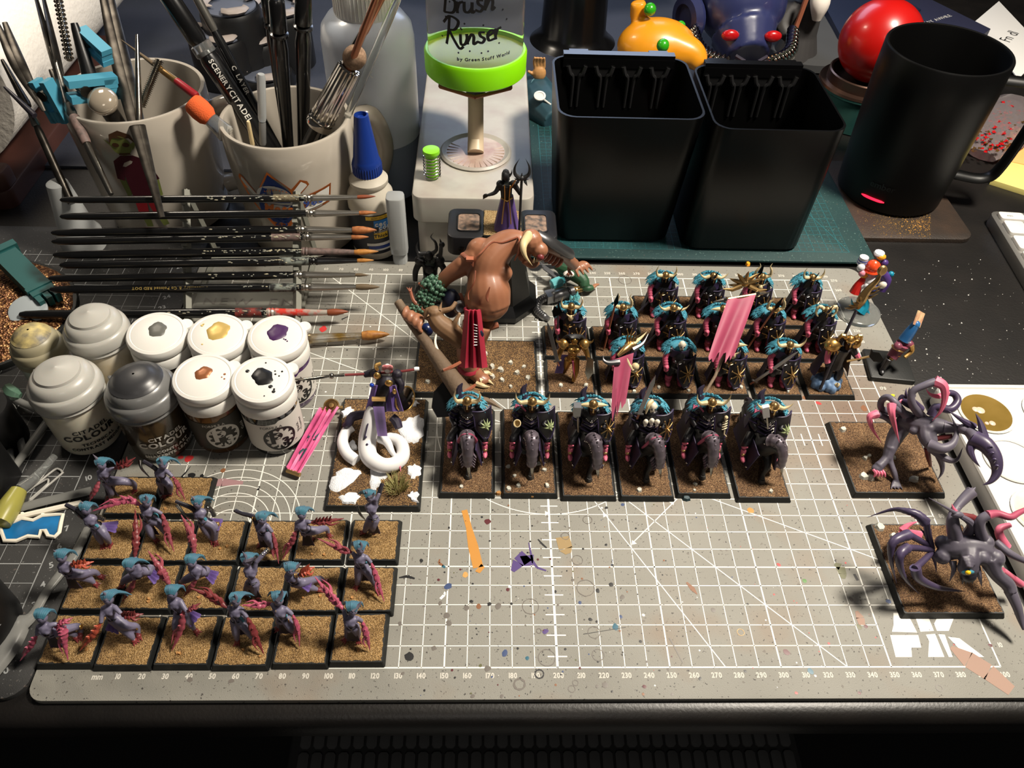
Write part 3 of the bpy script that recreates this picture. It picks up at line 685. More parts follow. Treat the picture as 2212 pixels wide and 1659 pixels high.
D('dancer raising a sword arm in front of the snowy base, rightmost of second row', rowc(2, 757, 850, 1212), (799, 1074), (803, 1098), (806, 1120), [[(806, 1138, 10), (808, 1150, 4)], [(792, 1140, 8), (786, 1150, 4)]],
  [], horn=[(788, 1063, 30), (809, 1066, 30)], arms=[[(812, 1080, 26), (820, 1064, 29)]], blade=([(820, 1062, 29), (826, 1044, 32)], [(771, 1092, 24), (778, 1110, 20), (790, 1124, 16)]), teal=(806, 1128, 14), rings=[(827, 1040, 32)], seed=8)
# third row
D('dancer lunging right over its base with orange claw, leftmost of third row', rowc(3, 130, 240, 1318), (133, 1204), (141, 1226), (152, 1238), [[(178, 1240, 13), (204, 1236, 8), (218, 1246, 4)], [(190, 1250, 8), (206, 1262, 4)]],
  [cl([(152, 1219, 23), (178, 1219, 23), (203, 1213, 22)], crest=4, m='claw_orange', w=1.9)], horn=[(118, 1190, 29)], seed=9)
D('dancer with a tall red claw raised straight up, second of third row', rowc(3, 257, 360, 1318), (280, 1224), (296, 1236), (312, 1234), [[(326, 1228, 12), (340, 1245, 4)], [(272, 1252, 12), (262, 1262, 6)]],
  [cl([(291, 1203, 27), (293, 1170, 31), (293, 1135, 34), (292, 1100, 37)], crest=3, m='claw_dark', w=1.9), cl([(292, 1252, 18), (280, 1276, 11), (264, 1300, 5)], crest=0, w=1.7)], cape=(343, 1250, 10), seed=10)
D('dancer with sweeping teal hair and curved claw raised, third of third row', rowc(3, 375, 478, 1318), (414, 1215), (424, 1232), (436, 1236), [[(446, 1232, 13), (456, 1244, 5)], [(402, 1252, 13), (390, 1258, 8)]],
  [cl([(420, 1196, 27), (415, 1165, 31), (405, 1138, 33), (391, 1112, 34)], crest=2, m='claw_red', w=1.9), cl([(425, 1252, 18), (410, 1272, 12), (396, 1290, 6)], crest=0, w=1.6)], cape=(467, 1250, 9), seed=11)
D('dancer with tall swept horn and one arm raised, fourth of third row', rowc(3, 498, 598, 1322), (534, 1212), (542, 1236), (545, 1258), [[(551, 1277, 9), (556, 1290, 4)], [(534, 1274, 8), (530, 1284, 4)]],
  [], horn=[(525, 1193, 32), (556, 1205, 30)], arms=[[(554, 1214, 26), (570, 1196, 29), (580, 1186, 30)]], silver=[(566, 1199, 28.6), (574, 1192, 29.4), (580, 1186, 30)], teal=(538, 1256, 14), rings=[(532, 1272, 10)], seed=12)
D('dancer with orange frilled claw held right, fifth of third row', rowc(3, 618, 722, 1322), (628, 1232), (630, 1246), (638, 1256), [[(655, 1258, 13), (690, 1250, 7), (700, 1256, 4)], [(668, 1268, 8), (690, 1275, 4)]],
  [cl([(646, 1243, 23), (662, 1234, 25), (680, 1224, 26)], crest=5, m='claw_orange', w=2.0)], horn=[(618, 1218, 29), (652, 1217, 29)], cape=(672, 1266, 11), rings=[(640, 1242, 23)], seed=13)
D('dancer with claw stretched left and thin trailing claw, rightmost of third row', rowc(3, 742, 838, 1322), (778, 1186), (778, 1208), (780, 1222), [[(796, 1238, 12), (812, 1262, 6), (818, 1276, 4)], [(774, 1248, 9), (771, 1266, 4)]],
  [cl([(760, 1193, 25), (735, 1186, 26), (686, 1163, 27)], crest=3, w=1.8), cl([(802, 1216, 20), (816, 1256, 12), (830, 1300, 5)], w=1.4, m='claw_pink')], horn=[(779, 1172, 31)], teal=(790, 1214, 17), seed=14)
# front row
D('dancer with ragged dark claw level to the right, second of front row', rowc(4, 207, 315, 1440), (234, 1294), (236, 1318), (246, 1334), [[(272, 1352, 12), (295, 1354, 8), (300, 1374, 4)], [(278, 1368, 8), (290, 1384, 4)]],
  [cl([(262, 1326, 22), (285, 1330, 22), (310, 1326, 21)], crest=5, m='claw_dark', w=1.9), cl([(218, 1346, 18), (198, 1376, 12), (172, 1406, 6)], w=1.7, m='claw_orange')], horn=[(224, 1279, 31)], rings=[(294, 1355, 8.5)], cape=(242, 1366, 9), seed=15)
D('dancer with claw raised up left and purple cloth behind, third of front row', rowc(4, 336, 442, 1438), (372, 1282), (380, 1304), (392, 1320), [[(404, 1340, 11), (424, 1364, 4)], [(380, 1350, 11), (376, 1362, 8)]],
  [cl([(366, 1262, 28), (352, 1240, 31), (336, 1214, 34), (320, 1190, 36)], crest=2, w=1.9), cl([(396, 1318, 20), (390, 1360, 12), (371, 1406, 5)], crest=2, w=1.8), cl([(404, 1322, 20), (418, 1312, 22), (434, 1302, 24)], crest=2, w=1.2)], cape=(424, 1342, 9), seed=16)
D('dancer with two claws spread wide, fourth of front row', rowc(4, 460, 573, 1440), (510, 1298), (509, 1322), (512, 1338), [[(534, 1358, 12), (548, 1378, 7), (552, 1386, 4)], [(510, 1366, 9), (513, 1386, 4)]],
  [cl([(491, 1312, 25), (455, 1288, 27), (411, 1270, 28)], crest=3, m='claw_dark', w=1.9), cl([(534, 1334, 20), (552, 1374, 12), (570, 1413, 5)], w=1.6, m='claw_dark')], horn=[(508, 1285, 31)], teal=(524, 1338, 17), seed=17)
D('dancer with tall straight horn and crimson claw, fifth of front row', rowc(4, 592, 700, 1436), (602, 1296), (606, 1322), (612, 1336), [[(628, 1356, 11), (636, 1366, 5)], [(604, 1346, 9), (602, 1356, 5)]],
  [cl([(586, 1303, 24), (555, 1308, 25), (522, 1307, 26)], crest=2, m='claw_pink', w=1.6), cl([(632, 1328, 20), (644, 1360, 12), (647, 1397, 5)], w=1.5, m='claw_pink')], horn=[(611, 1273, 33)], teal=(620, 1332, 16), rings=[(600, 1320, 22), (622, 1340, 15)], seed=18)
D('dancer with pink claw raised far up left, rightmost of front row', rowc(4, 716, 822, 1432), (762, 1318), (756, 1342), (760, 1352), [[(771, 1366, 10), (774, 1380, 5)], [(752, 1366, 8), (748, 1380, 4)]],
  [cl([(742, 1316, 27), (722, 1296, 29), (700, 1270, 31), (680, 1246, 32)], crest=4, m='claw_pink', w=1.8), cl([(782, 1342, 19), (792, 1374, 12), (799, 1404, 5)], w=1.5, m='claw_pink')], horn=[(782, 1300, 30)], seed=19)
D('dancer leaning off its base with rose pink claws, leftmost of front row', rowc(4, 84, 192, 1436), (91, 1334), (98, 1358), (112, 1366), [[(140, 1360, 13), (172, 1354, 8), (174, 1374, 4)], [(150, 1366, 8), (164, 1378, 4)]],
  [cl([(80, 1372, 18), (65, 1398, 12), (43, 1428, 6)], w=1.5, m='claw_pink'), cl([(118, 1350, 21), (135, 1362, 19), (140, 1390, 13), (147, 1426, 6)], crest=4, w=2.0, m='claw_pink'), cl([(124, 1348, 22), (140, 1342, 23), (158, 1334, 23)], crest=2, w=1.2, m='claw_pink')], rings=[(173, 1354, 9)], seed=20)
def raise_up(t, kx, kz):
    for c in t.children:
        if c.name.startswith('base'): continue
        for o in [c] + list(c.children): o.data.transform(Matrix.Translation((0, 0, .0032)) @ Matrix.Diagonal((kx, kx, kz, 1)) @ Matrix.Translation((0, 0, -.0032)))
# ---------------------------------------------------------------- fur, helmets, weapons shared by the armoured miniatures
def fur(mb, c, r, z_, count=90, a0=-200, a1=20, ln=3., seed=0, out=1.):
    """thick collar of pointed locks lying outward and down over the shoulders"""
    rr = random.Random(seed); c = Vector(c)
    for k in range(count):
        a = math.radians(a0 + (a1 - a0) * rr.random()); q = rr.random(); rad = r * (.55 + .45 * q)
        p = c + Vector((rad * math.cos(a), rad * math.sin(a) * .8, z_ * (1 - q) ** 1.0))
        d = Vector((math.cos(a), math.sin(a) * .8, -.65 - .3 * q)).normalized() * ln * rr.uniform(.7, 1.1) * out; w = Vector((-d.y, d.x, 0)).normalized() * rr.uniform(-.6, .6)
        mb.horn([p, p + d * .55 + w + Vector((0, 0, .35)), p + d], .48, 5, 2)
def helmet(t, H, s=1., horns='up', metal='gold', hm='bone', yaw=0.):
    Q = Matrix.Rotation(math.radians(yaw), 3, 'Z'); H = Vector(H); f = lambda x, y, z: H + Q @ Vector((x * s, y * s, z * s))
    mb = MB(); mb.blob(f(0, 0, 0), (2.05 * s, 2.3 * s, 2.4 * s), 14)
    mb.loft([[f(x, y, -.2) for x, y in circ(2.15, 12)], [f(x * .95, y * .97 - .3, -2.2) for x, y in circ(2.05, 12)], [f(x * .7, y * .75 - .9, -3.6) for x, y in circ(2.0, 12)]])
    mb.tube([f(-2.0, -1.0, .3), f(0, -2.45, .2), f(2.0, -1.0, .3)], .32 * s, 6); mb.tube([f(0, -2.3, .4), f(0, -2.5, -1.8)], .3 * s, 6)
    h = mb.build('helmet', metal, t)
    e = MB()
    for q in (-1, 1): e.box(f(q * .85, -2.05, -.5), (1.0 * s, .5 * s, .45 * s), R=Q)
    e.build('eye_slit', 'mini_black', h)
    S = dict(up=[(1.9, 0, .2), (4.3, -.2, .6), (5.3, 0, 3.2), (4.6, 0, 6.2)], wide=[(1.9, 0, .2), (4.8, -.3, .2), (6.6, -.2, 2.2), (7.0, 0, 5.0)],
             lyre=[(1.7, 0, .5), (4.0, 0, 1.4), (3.9, 0, 4.2), (2.7, .2, 6.4), (3.4, .4, 8.2)], ram=[(1.8, 0, 1.2), (4.2, .4, 2.2), (5.2, 0, -.4), (3.8, -.8, -2.6), (2.6, -1.6, -1.6)],
             flat=[(1.9, 0, .2), (4.2, -.3, -.3), (6.4, -.2, .7), (7.8, 0, 2.6)], short=[(1.9, 0, .2), (4.4, 0, .1), (6.4, 0, -.1)])[horns] if horns else None
    if S:
        for q in (-1, 1):
            mb = MB(); mb.horn([f(q * x, y, z) for x, y, z in S], 1.0 * s, 8, 5, ridges=.12 if horns in ('lyre', 'ram') else 0); mb.build('horn', hm, h)
    return h
def skull_head(t, H, s=1., yaw=0.):
    H = Vector(H); mb = MB(); mb.blob(H, (1.9 * s, 2.1 * s, 2.1 * s), 12); mb.blob(H + Vector((0, -1.0 * s, -1.8 * s)), (1.2 * s, 1.0 * s, 1.3 * s), 8)
    mb.blob(H + Vector((0, -2.0 * s, -.6 * s)), (.4 * s, .5 * s, .7 * s), 6)
    for q in (-1, 1): mb.blob(H + Vector((q * 1.9 * s, -.2, 0)), (.4, .5, .8), 6)
    h = mb.fused('bare_head', 'skull', t, .3, 2)
    e = MB()
    for q in (-1, 1): e.blob(H + Vector((q * .8 * s, -1.9 * s, -.1)), (.5 * s, .35 * s, .42 * s), 7)
    e.box(H + Vector((0, -2.0 * s, -2.0 * s)), (1.3 * s, .3, .35)); e.build('eye_socket', 'mini_black', h)
def shield_part(t, c, w, h, yaw, tilt=12, star='brass', deco=None):
    """tall curved shield with a raised rim and an eight-armed star"""
    Q = Matrix.Rotation(math.radians(yaw), 3, 'Z') @ Matrix.Rotation(math.radians(-tilt), 3, 'X'); c = Vector(c)
    def f(x, z, o=0.):
        a = x / 7.; return c + Q @ Vector((7 * math.sin(a), -7 * math.cos(a) + 7 - o, z))
    def half(v): # outline half-width at height v (0 bottom, 1 top)
        return w / 2 * (min(1, .25 + v * 1.9) if v < .4 else 1.0 + .12 * max(0, v - .8) * 5)
    mb = MB(); g = []
    for i in range(9):
        v = i / 8; g.append([f((j - 4) / 4 * half(v), (v - .5) * h + (.5 * abs(j - 4) / 4 if i == 8 else 0)) for j in range(9)])
    mb.sheet(g, .6); sh = mb.build('shield', 'mini_black', t)
    mb = MB(); ed = [g[i][0] for i in range(9)] + g[8][1:] + [g[i][8] for i in range(7, -1, -1)] + g[0][-2:0:-1]
    mb.tube(ed, .38, 5, closed=True); mb.build('shield_rim', 'purple_trim', sh)
    mb = MB()
    if star:
        for k in range(8):
            a = math.radians(45 * k + 22.5); r = w * .40
            p = [f(r * q * math.cos(a), r * q * 1.25 * math.sin(a), .5 + .2 * (q > .1)) for q in (.05, .5, 1.0)]; mb.tube(p, [.42, .34, .2], 5)
            tip = f(r * math.cos(a), r * 1.25 * math.sin(a), .6); mb.blob(tip, .5, 5)
        mb.horn([f(0, 0, .4), f(0, 0, 1.6), f(.6, -.8, 3.2)], .8, 6, 3); mb.build('star_emblem', star, sh)
    if deco == 'leaf':
        mb = MB()
        for k in range(7):
            a = math.radians(-60 + 40 * k); mb.horn([f(0, 0, .7), f(1.6 * math.cos(a), 1.8 * math.sin(a), 1.6), f(3.2 * math.cos(a), 3.8 * math.sin(a), .8)], .8, 5, 3)
        mb.blob(f(0, 0, .9), (1.5, 1.0, 1.8), 8); mb.build('shield_face', M('pale_green', (120, 136, 92), .5, point=((50, 62, 36), (178, 190, 140))), sh)
    if deco == 'skeleton':
        mb = MB()
        for k in range(4): mb.tube([f(-1.5, -1 + k * 1.3, .9), f(0, -.7 + k * 1.3, 1.4), f(1.5, -1 + k * 1.3, .9)], .28, 5)
        mb.tube([f(0, -4, .9), f(0, 4.5, 1.)], .4, 5); mb.blob(f(0, 5.2, 1.2), 1.1, 7)
        mb.tube([f(0, -4, 1), f(1.8, -6, 1)], .3, 5); mb.build('bone_trophy', 'bone', sh)
    return sh
def weapon(t, kind, a, b, name='polearm'):
    a, b = Vector(a), Vector(b); d = (b - a).normalized(); mb = MB()
    if kind == 'sword':
        mb.tube([a - d * 3, a], .5, 6); mb.build('sword_grip', 'leather', t)
        mb = MB(); s = d.cross(Vector((0, 1, .2))).normalized(); L = (b - a).length; n = d.cross(s)
        mb.plate([a + s * 1.0, a - s * 1.0, a - s * 1.1 + d * L * .8, b, a + s * 1.1 + d * L * .8], n, .5); mb.tube([a - s * 2.2, a + s * 2.2], .5, 6)
        return mb.build('sword_blade', 'gunmetal', t)
    mb.tube([a, b], .55, 7); p = mb.build('pole', 'leather' if kind == 'spear' else 'mini_black', t)
    mb = MB(); s = d.cross(Vector((0, 1, .3))).normalized(); n = d.cross(s)
    if kind == 'halberd':
        q = b - d * 7
        mb.plate([q, q + s * 2.6 - d * 1.2, q + s * 3.4 + d * 2, q + s * 2.2 + d * 5.5, q + d * 3.4, q + d * 4.6, b + d * 3, q - s * .8 + d * 4.6, q - s * 2.4 + d * 1.6, q - s * .5 + d * .5], n, .6)
    elif kind == 'spear': mb.plate([b - d * 1, b + s * 1.3 + d * 1.6, b + d * 7, b - s * 1.3 + d * 1.6], n, .7)
    elif kind == 'hammer': mb.box(b, (3.4, 3.6, 5.6)); mb.lathe(b - Vector((0, 0, 4.6)), [(.6, 0), (1.6, .6), (1.6, 1.8)], 8)
    mb.build('blade', 'gunmetal', p)
def warrior(label, x, y, horns='up', pole='halberd', lean=(5, 3), shield=True, head='helmet', seed=0, hm='bone', stones=(), boot='pink', group='armoured warrior miniatures in ranks', yaw=0, star='brass', fz=0, neck=None, base=29.4):
    t = thing('armoured_warrior_miniature', label, 'miniature', (x, y, .02), group, world=False, rz=yaw)
    mini_base(t, base, base, 'sand_brown', 3.2, stones, seed)
    for q in (-1, 1):
        mb = MB(); mb.stube([(q * 3.2, -3, 11), (q * 3.4, -4.2, 7.5), (q * 3.3, -4.6, 4.4)], [1.7, 1.9, 1.6], 8, 3)
        mb.blob((q * 3.4, -6.2, 4.4), (1.6, 2.6, 1.2), 8)
        for z in (6.2, 8): mb.lathe((q * 3.35, -4.4, z), [(1.5, -.4), (2.2, 0), (1.5, .4)], 10)
        mb.fused('boot', boot, t, .4, 1)
    mb = MB()
    mb.stube([(0, -2, 11), (0, -2.2, 15), (0, -2.4, 20), (0, -1.8, 24)], [4.2, 3.8, 4.6, 3.4], 12, 4)
    mb.blob((-5.2, -1.6, 23.5), (2.4, 2.4, 2.0), 9); mb.blob((5.2, -1.6, 23.5), (2.4, 2.4, 2.0), 9)
    for q in (-1, 1): mb.stube([(q * 2, -2, 13), (q * 3.2, -3.6, 10.5), (q * 3.3, -4, 8.5)], [2.4, 2.5, 1.9], 8, 3)
    mb.stube([(5.2, -2, 23), (6.6, -4.5, 19.5), (5.0, -7.5, 18)], [1.6, 1.5, 1.2], 7, 3)
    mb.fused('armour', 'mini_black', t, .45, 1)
    mb = MB()
    for k in range(2): mb.tube([(-3.4, -5.6, 15 + k * 4), (0, -6.9, 14.4 + k * 4), (3.4, -5.6, 15 + k * 4)], .28, 5)
    mb.horn([(0, -6.4, 20), (-1, -7, 18), (-.6, -7.2, 16.4)], .7, 5, 3)
    for q in (-1, 1): mb.blob((q * 2.4, -6.2, 19.5), .8, 6)
    mb.blob((0, -6.6, 13.4), (1.3, .7, 1.2), 7)
    mb.build('armour_trim', 'brass' if seed % 2 else 'gunmetal', t)
    # cloak hanging behind to the ground
    mb = MB(); g = []
    for i in range(8):
        v = i / 7; row = []
        for j in range(13):
            a = math.radians(-20 + 220 * j / 12); r = (5.6 + 3.2 * v) * (1 + .08 * math.cos(j * 2.6) * v)
            row.append((r * math.cos(a) * 1.05, -1 + r * .85 * math.sin(a), 24.5 - 20.5 * v))
        g.append(row)
    mb.sheet(g, .5); mb.build('cloak', 'cloth_dark', t)
    mb = MB(); fur(mb, (0, .2, 23.4 + fz), 8.4, 4.0, 170, -35, 215, 3.2, seed); mb.blob((0, .8, 24.0 + fz), (6.4, 4.4, 2.4), 10); mb.build('fur_collar', 'teal_fur', t, 60)
    mb = MB(); mb.sheet([[((6.6 - .5 * i) * math.cos(a), -.3 - (5.5 - .3 * i) * math.sin(a) * .9, 21 + i * 2.0) for a in [math.radians(-6 + 192 * j / 12) for j in range(13)]] for i in range(3)], .4)
    mb.build('gorget', 'purple_trim', t)
    if head == 'helmet': helmet(t, (0, -3.6, 28.8), 1.1, horns, 'brass', hm, 0)
    else: skull_head(t, (0, -3.2, 28.2), 1.0)
    if neck == 'skulls':
        mb = MB()
        for q in (0,): mb.blob((q, -6.4, 24), (1.5, 1.2, 1.9), 8); mb.horn([(-1, -6.6, 25.5), (-2.6, -7, 27), (-2.2, -7.2, 28.6)], .5, 5, 3); mb.horn([(1, -6.6, 25.5), (2.6, -7, 27), (2.2, -7.2, 28.6)], .5, 5, 3)
        mb.build('chest_skull', 'bone', t)
    # right arm with pole, at the left of the picture
    hx, hy, hz = -6.6, -6.6, 15.5
    mb = MB(); mb.stube([(-5.6, -1.8, 23), (-7.4, -3.2, 19.5), (hx, hy, hz)], [1.7, 1.6, 1.3], 8, 4)
    for k in range(4): mb.lathe((-7.3 + k * .18, -3.6 - k * .8, 19.3 - k * 1.0), [(1.3, -.35), (1.75, 0), (1.3, .35)], 9, axis=(.2, -.7, -.8))
    mb.blob((hx, hy, hz), (1.4, 1.4, 1.6), 8)
    for k in range(4): mb.tube([(hx - 1.2, hy - .3, hz + 1.2 - k * .8), (hx, hy - 1.5, hz + 1.1 - k * .8), (hx + 1.2, hy - .3, hz + 1.2 - k * .8)], .42, 5)
    mb.fused('arm', 'pink', t, .38, 1)
    if pole:
        d = Vector((lean[0], lean[1], 20)).normalized()
        h = Vector((hx, hy - .4, hz)); weapon(t, pole, h - d * 11, h + d * 17)
    if shield: shield_part(t, (5.4, -8.0, 13.0), 10.8, 16.6, 16, 14, star)
    raise_up(t, 1.05, 1.2)
    return t
RX = [0, 247.5, 276.8, 306.4, 337.6, 369.5]
Wq = warrior
# back rank
Wq('dark warrior at the left end of the rearmost rank, upcurved horns', 276.5, 234.5, 'up', 'halberd', (16, 3), seed=1, boot='pink')
Wq('dark warrior holding a tall black pike, second in the rearmost rank', 306.0, 234.5, 'flat', 'halberd', (9, 2), seed=2)
Wq('dark warrior with a cream skull on its chest, third in the rearmost rank', 336.2, 234.5, 'lyre', 'spear', (4, 2), seed=3, neck='skulls')
Wq('dark warrior at the right end of the rearmost rank, horns curling in', 367.6, 234.5, 'up', 'halberd', (10, 3), seed=4)
# middle rank
Wq('dark warrior behind the golden champion, bone jaw hanging at its throat', 216.5, 204.5, 'up', 'halberd', (-1, 3), seed=5, neck='skulls')
Wq('dark warrior with ribbed lyre-shaped horns, left of the middle rank', 246.8, 204.5, 'lyre', 'spear', (2, 2), seed=6)
Wq('dark warrior with short wide horns and pike across, second of middle rank', 276.6, 204.5, 'flat', 'halberd', (14, 2), seed=7)
Wq('dark warrior mostly hidden by the big pink banner, middle rank', 306.2, 204.5, 'short', None, seed=8)
Wq('dark warrior with tall ribbed horns right of the pink banner, middle rank', 336.8, 204.5, 'lyre', 'spear', (7, 2), seed=9)
Wq('dark warrior with one curled ram horn, right end of middle rank', 367.8, 204.5, 'ram', 'halberd', (9, 2), seed=10, hm='bone')
# front rank
Wq('dark warrior behind the dragon-skull banner top, left of the front rank', 247.3, 174.6, None, None, seed=11, stones=[(6, -12, 1.4)])
Wq('dark warrior with bare white skull-like face, pink arm reaching forward', 277.2, 174.6, None, None, head='skull', seed=12, stones=[(-9, -9, 1.6), (8, -11, 1.2)])
Wq('dark warrior half hidden under the banner tail, horned jaw on its chest', 306.8, 174.6, 'short', None, seed=13, stones=[(6, -9, 1.6), (10, -8, 1.5)], neck='skulls')
Wq('dark warrior with very large pale bull horns, right of the front rank', 338.0, 174.6, 'wide', 'sword', (14, -2), seed=14, stones=[(6, -11, 1.5)])
# ---------------------------------------------------------------- mounted knights
def knight(label, x, y, horns='wide', weap=None, head_yaw=0, neck='studs', collar=None, deco=None, star='brass', head='helmet', seed=0, stones=(), nose='straight', sy=0, shoulder=None):
    t = thing('mounted_knight_miniature', label, 'miniature', (x, y, .02), 'mounted knight miniatures in a line', world=False)
    mini_base(t, 29.2, 60, 'sand_brown', 3.2, stones, seed + 1)
    hy = math.radians(head_yaw); sx, sc_ = math.sin(hy), math.cos(hy)
    def nk(f, u, z):
        f *= .84
        return Vector((sx * f + u * sc_, -9 - f * sc_ + u * sx * .6, z))
    mb = MB()   # horse body, neck, legs
    mb.stube([(0, 20, 15), (0, 12, 16.5), (0, 0, 15.5), (0, -9, 16)], [4.5, 6.2, 5.4, 5.2], 12, 4)
    mb.stube([(0, -8, 17), nk(4, 0, 22), nk(8.5, 0, 23), nk(11.5, 0, 19.5)], [4.8, 3.8, 2.9, 2.3], 10, 4)
    for q, fy in ((-1, -9), (1, -9)):
        if q == 1: pts = [(2.4, -10, 13), (2.0, -15, 10.5), (.8, -16, 7), (.6, -17.6, 4.4)]
        else: pts = [(-2.6, -9, 13), (-2.8, -6, 10), (-2.8, -2.5, 8.6), (-2.8, -1.5, 6.6)]
        mb.stube(pts, [2.4, 1.7, 1.2, 1.6], 8, 4)
    for q in (-1, 1): mb.stube([(q * 3, 17, 14), (q * 3.4, 14.5, 10), (q * 3.2, 20, 7.5), (q * 3.2, 18.5, 4.4)], [3.0, 2.0, 1.2, 1.6], 8, 4)
    mb.fused('horse_body', 'horse_black', t, .5, 2)
    mb = MB()
    for c in ((.6, -17.8, 3.7), (-3.2, 18, 3.7), (3.2, 18, 3.7), (-2.8, -1.8, 6.0)): mb.lathe(c, [(1.9, -.4), (1.7, .8), (1.2, 1.6)], 10)
    mb.build('hoof', 'horse_black', t)
    mb = MB(); mb.stube([(0, 22, 17), (0, 25.5, 14), (1, 26, 8)], [1.4, 1.8, .3], 8, 4); mb.build('tail', 'mini_black', t)
    mb = MB()   # plated neck and muzzle armour
    q = spline([list(nk(1.5, 0, 23.8)) + [3.5], list(nk(5.5, 0, 26.0)) + [3.3], list(nk(9, 0, 24.6)) + [2.9], list(nk(11.6, 0, 20.8)) + [2.7], list(nk(12.8, 0, 17.2)) + [2.3], list(nk(13.4, 0, 14.4)) + [1.7]], 4)
    mb.tube([p[:3] for p in q], [p[3] * (1 + .09 * (i % 3 == 0)) for i, p in enumerate(q)], 12, flat=.8)
    mb.blob(nk(12.6, 0, 15.6), (2.6, 2.1, 2.3), 9)
    for s in (-1, 1): mb.horn([nk(7.6, s * 1.6, 26.4), nk(7.2, s * 2.2, 28.2), nk(7.8, s * 2.4, 29.6)], .8, 6, 3); mb.blob(nk(12, s * 1.6, 19.8), (.7, .7, .8), 6)
    if nose == 'coils':
        for s in (-1, 1):
            for k in range(5): mb.lathe(nk(12.6 - k * .6, s * (2.2 + .25 * k), 14.2 + k * 1.1), [(1.1, -.35), (1.7, 0), (1.1, .35)], 10, axis=(s, .5, .6))
    for k in range(6): mb.blob(nk(4 + k * 1.6, 0, 29.0 - k * .25 - (k > 3) * (k - 3) * 1.6), (.55, .55, .6), 6)
    mb.build('horse_armour', 'plum_metal', t)
    mb = MB(); tip = (0.6 * (1 if head_yaw > 10 else 0))
    mb.horn([nk(13.6, .2, 14.4), nk(15, .4, 11), nk(15.6, .9, 7.2)], .95, 6, 4); mb.build('tusk_spike', 'steel', t)
    mb = MB()
    if neck == 'studs':
        for s in (-1, 1):
            for k in range(10): mb.blob(nk(1.2 + k * .95, s * (3.5 - .1 * k), 22.6 + 2.2 * math.sin(k * .35)), .42, 5)
        mb.build('silver_studs', 'chrome', t)
    else:
        for s in (-1, 1): mb.stube([nk(1.4, s * 3.8, 19), nk(3.5, s * 3.9, 22.6), nk(5.0, s * 2.0, 27.2), nk(5.2, 0, 28.0)], [.9, 1.1, 1.0, .8], 7, 4, flat=.6)
        mb.build('mane_strap', 'pink_cloth', t)
    for s in (-1, 1):   # hanging barding flaps
        mb = MB()
        mb.sheet([[Vector((s * (4.4 + 2.6 * i / 4 + .2 * j), -14.5 + j * 4.3 + i * .2, 19 - i * 2.9 - .5 * (j % 2) * (i == 4))) for i in range(5)] for j in range(7)], .5)
        fl = mb.build('barding', 'cloth_dark', t)
        mb = MB(); mb.tube([(s * (7.1 + .2 * j), -13.7 + j * 4.3, 7.4 - .5 * (j % 2)) for j in range(7)], .35, 5)
        mb.tube([(s * (4.4 + 2.6 * i / 4), -14.7 + i * .2, 19 - i * 2.9) for i in range(5)], .35, 5); mb.build('cloth_edge', 'purple_trim', fl)
        mb = MB(); mb.blob((s * 7.6, -13.2, 8.6), .6, 6); mb.blob((s * 7.7, -9, 8.4), .6, 6); mb.build('rivet', 'chrome', fl)
        mb = MB(); mb.stube([(s * 5.2, -1, 19), (s * 8.2, -5.2, 16.8), (s * 8.6, -4.2, 13.5)], [2.3, 2.1, 1.6], 8, 4)
        mb.blob((s * 8.4, -5.6, 17.2), (1.9, 2.2, 1.6), 8); mb.fused('leg_armour', 'mini_black', t, .45, 1)
        mb = MB(); mb.stube([(s * 8.5, -6.4, 13.2), (s * 8.7, -7.6, 10.6)], [1.5, 1.2], 8, 3); mb.blob((s * 8.7, -9.2, 9.8), (1.3, 2.4, 1.1), 8)
        mb.stube([(s * 7.8, -6.9, 16.2), (s * 9.0, -6.4, 15.0), (s * 9.4, -5.0, 14.6)], [.9, 1.0, .7], 7, 3); mb.build('boot', 'pink', t)
        mb = MB(); mb.blob((s * 8.7, -8.1, 11.6), (1.2, .9, .7), 7); mb.build('spur', 'brass', t)
    # rider
    mb = MB(); mb.stube([(0, 1, 19), (0, .6, 24), (0, .2, 30), (0, .4, 33)], [4.3, 3.6, 4.8, 3.4], 12, 4)
    for s in (-1, 1): mb.blob((s * 5.4, .4, 32), (2.5, 2.5, 2.2), 9); mb.stube([(s * 5.4, 0, 31.5), (s * 7.4, -2, 27.5), (s * 5.8, -6, 26)], [1.8, 1.6, 1.2], 8, 3)
    mb.fused('rider_armour', 'mini_black', t, .45, 1)
    mb = MB(); mb.tube([(-3.4, -3.6, 27), (0, -5.0, 26.4), (3.4, -3.6, 27)], .35, 6); mb.blob((0, -4.9, 29.2), (.9, .6, .9), 7)
    for k in range(9): mb.blob((-2.6 + k * .65, -4.7 + abs(k - 4) * .18, 30.6 - 1.6 * math.sin(k * math.pi / 8)), .34, 5)
    mb.build('rider_trim', 'chrome', t)
    mb = MB()
    for k in range(3): mb.tube([(-4.4 + k * .3, -2.2, 22.5 + k * 2.6), (0, -4.6, 21.6 + k * 2.6), (4.4 - k * .3, -2.2, 22.5 + k * 2.6)], .5, 6)
    for s in (-1, 1):
        for k in range(3): mb.lathe((s * (5.8 + .6 * k), .2 - k * .9, 31 - k * 1.7), [(2.0, -.4), (2.6, 0), (2.0, .4)], 12, axis=(s * .4, -.4, -.8))
    mb.build('rider_plate', 'purple_trim', t)
    mb = MB(); fur(mb, (0, 1.6, 32.6), 8.2, 3.6, 120, -35, 215, 3.2, seed + 40); mb.blob((0, 2.4, 32.8), (5.8, 3.8, 2.0), 10); mb.build('fur_collar', 'teal_fur', t, 60)
    if shoulder:
        mb = MB(); mb.sheet([[Vector((-7.5 + i * 1.2, -1.5 + j * 1.2 - i * .3, 33.6 + .8 * math.sin(j * 1.3 + i) - .6 * abs(i - 1.5))) for j in range(5)] for i in range(5)], .8); mb.build('shoulder_cloth', 'pink_cloth', t)
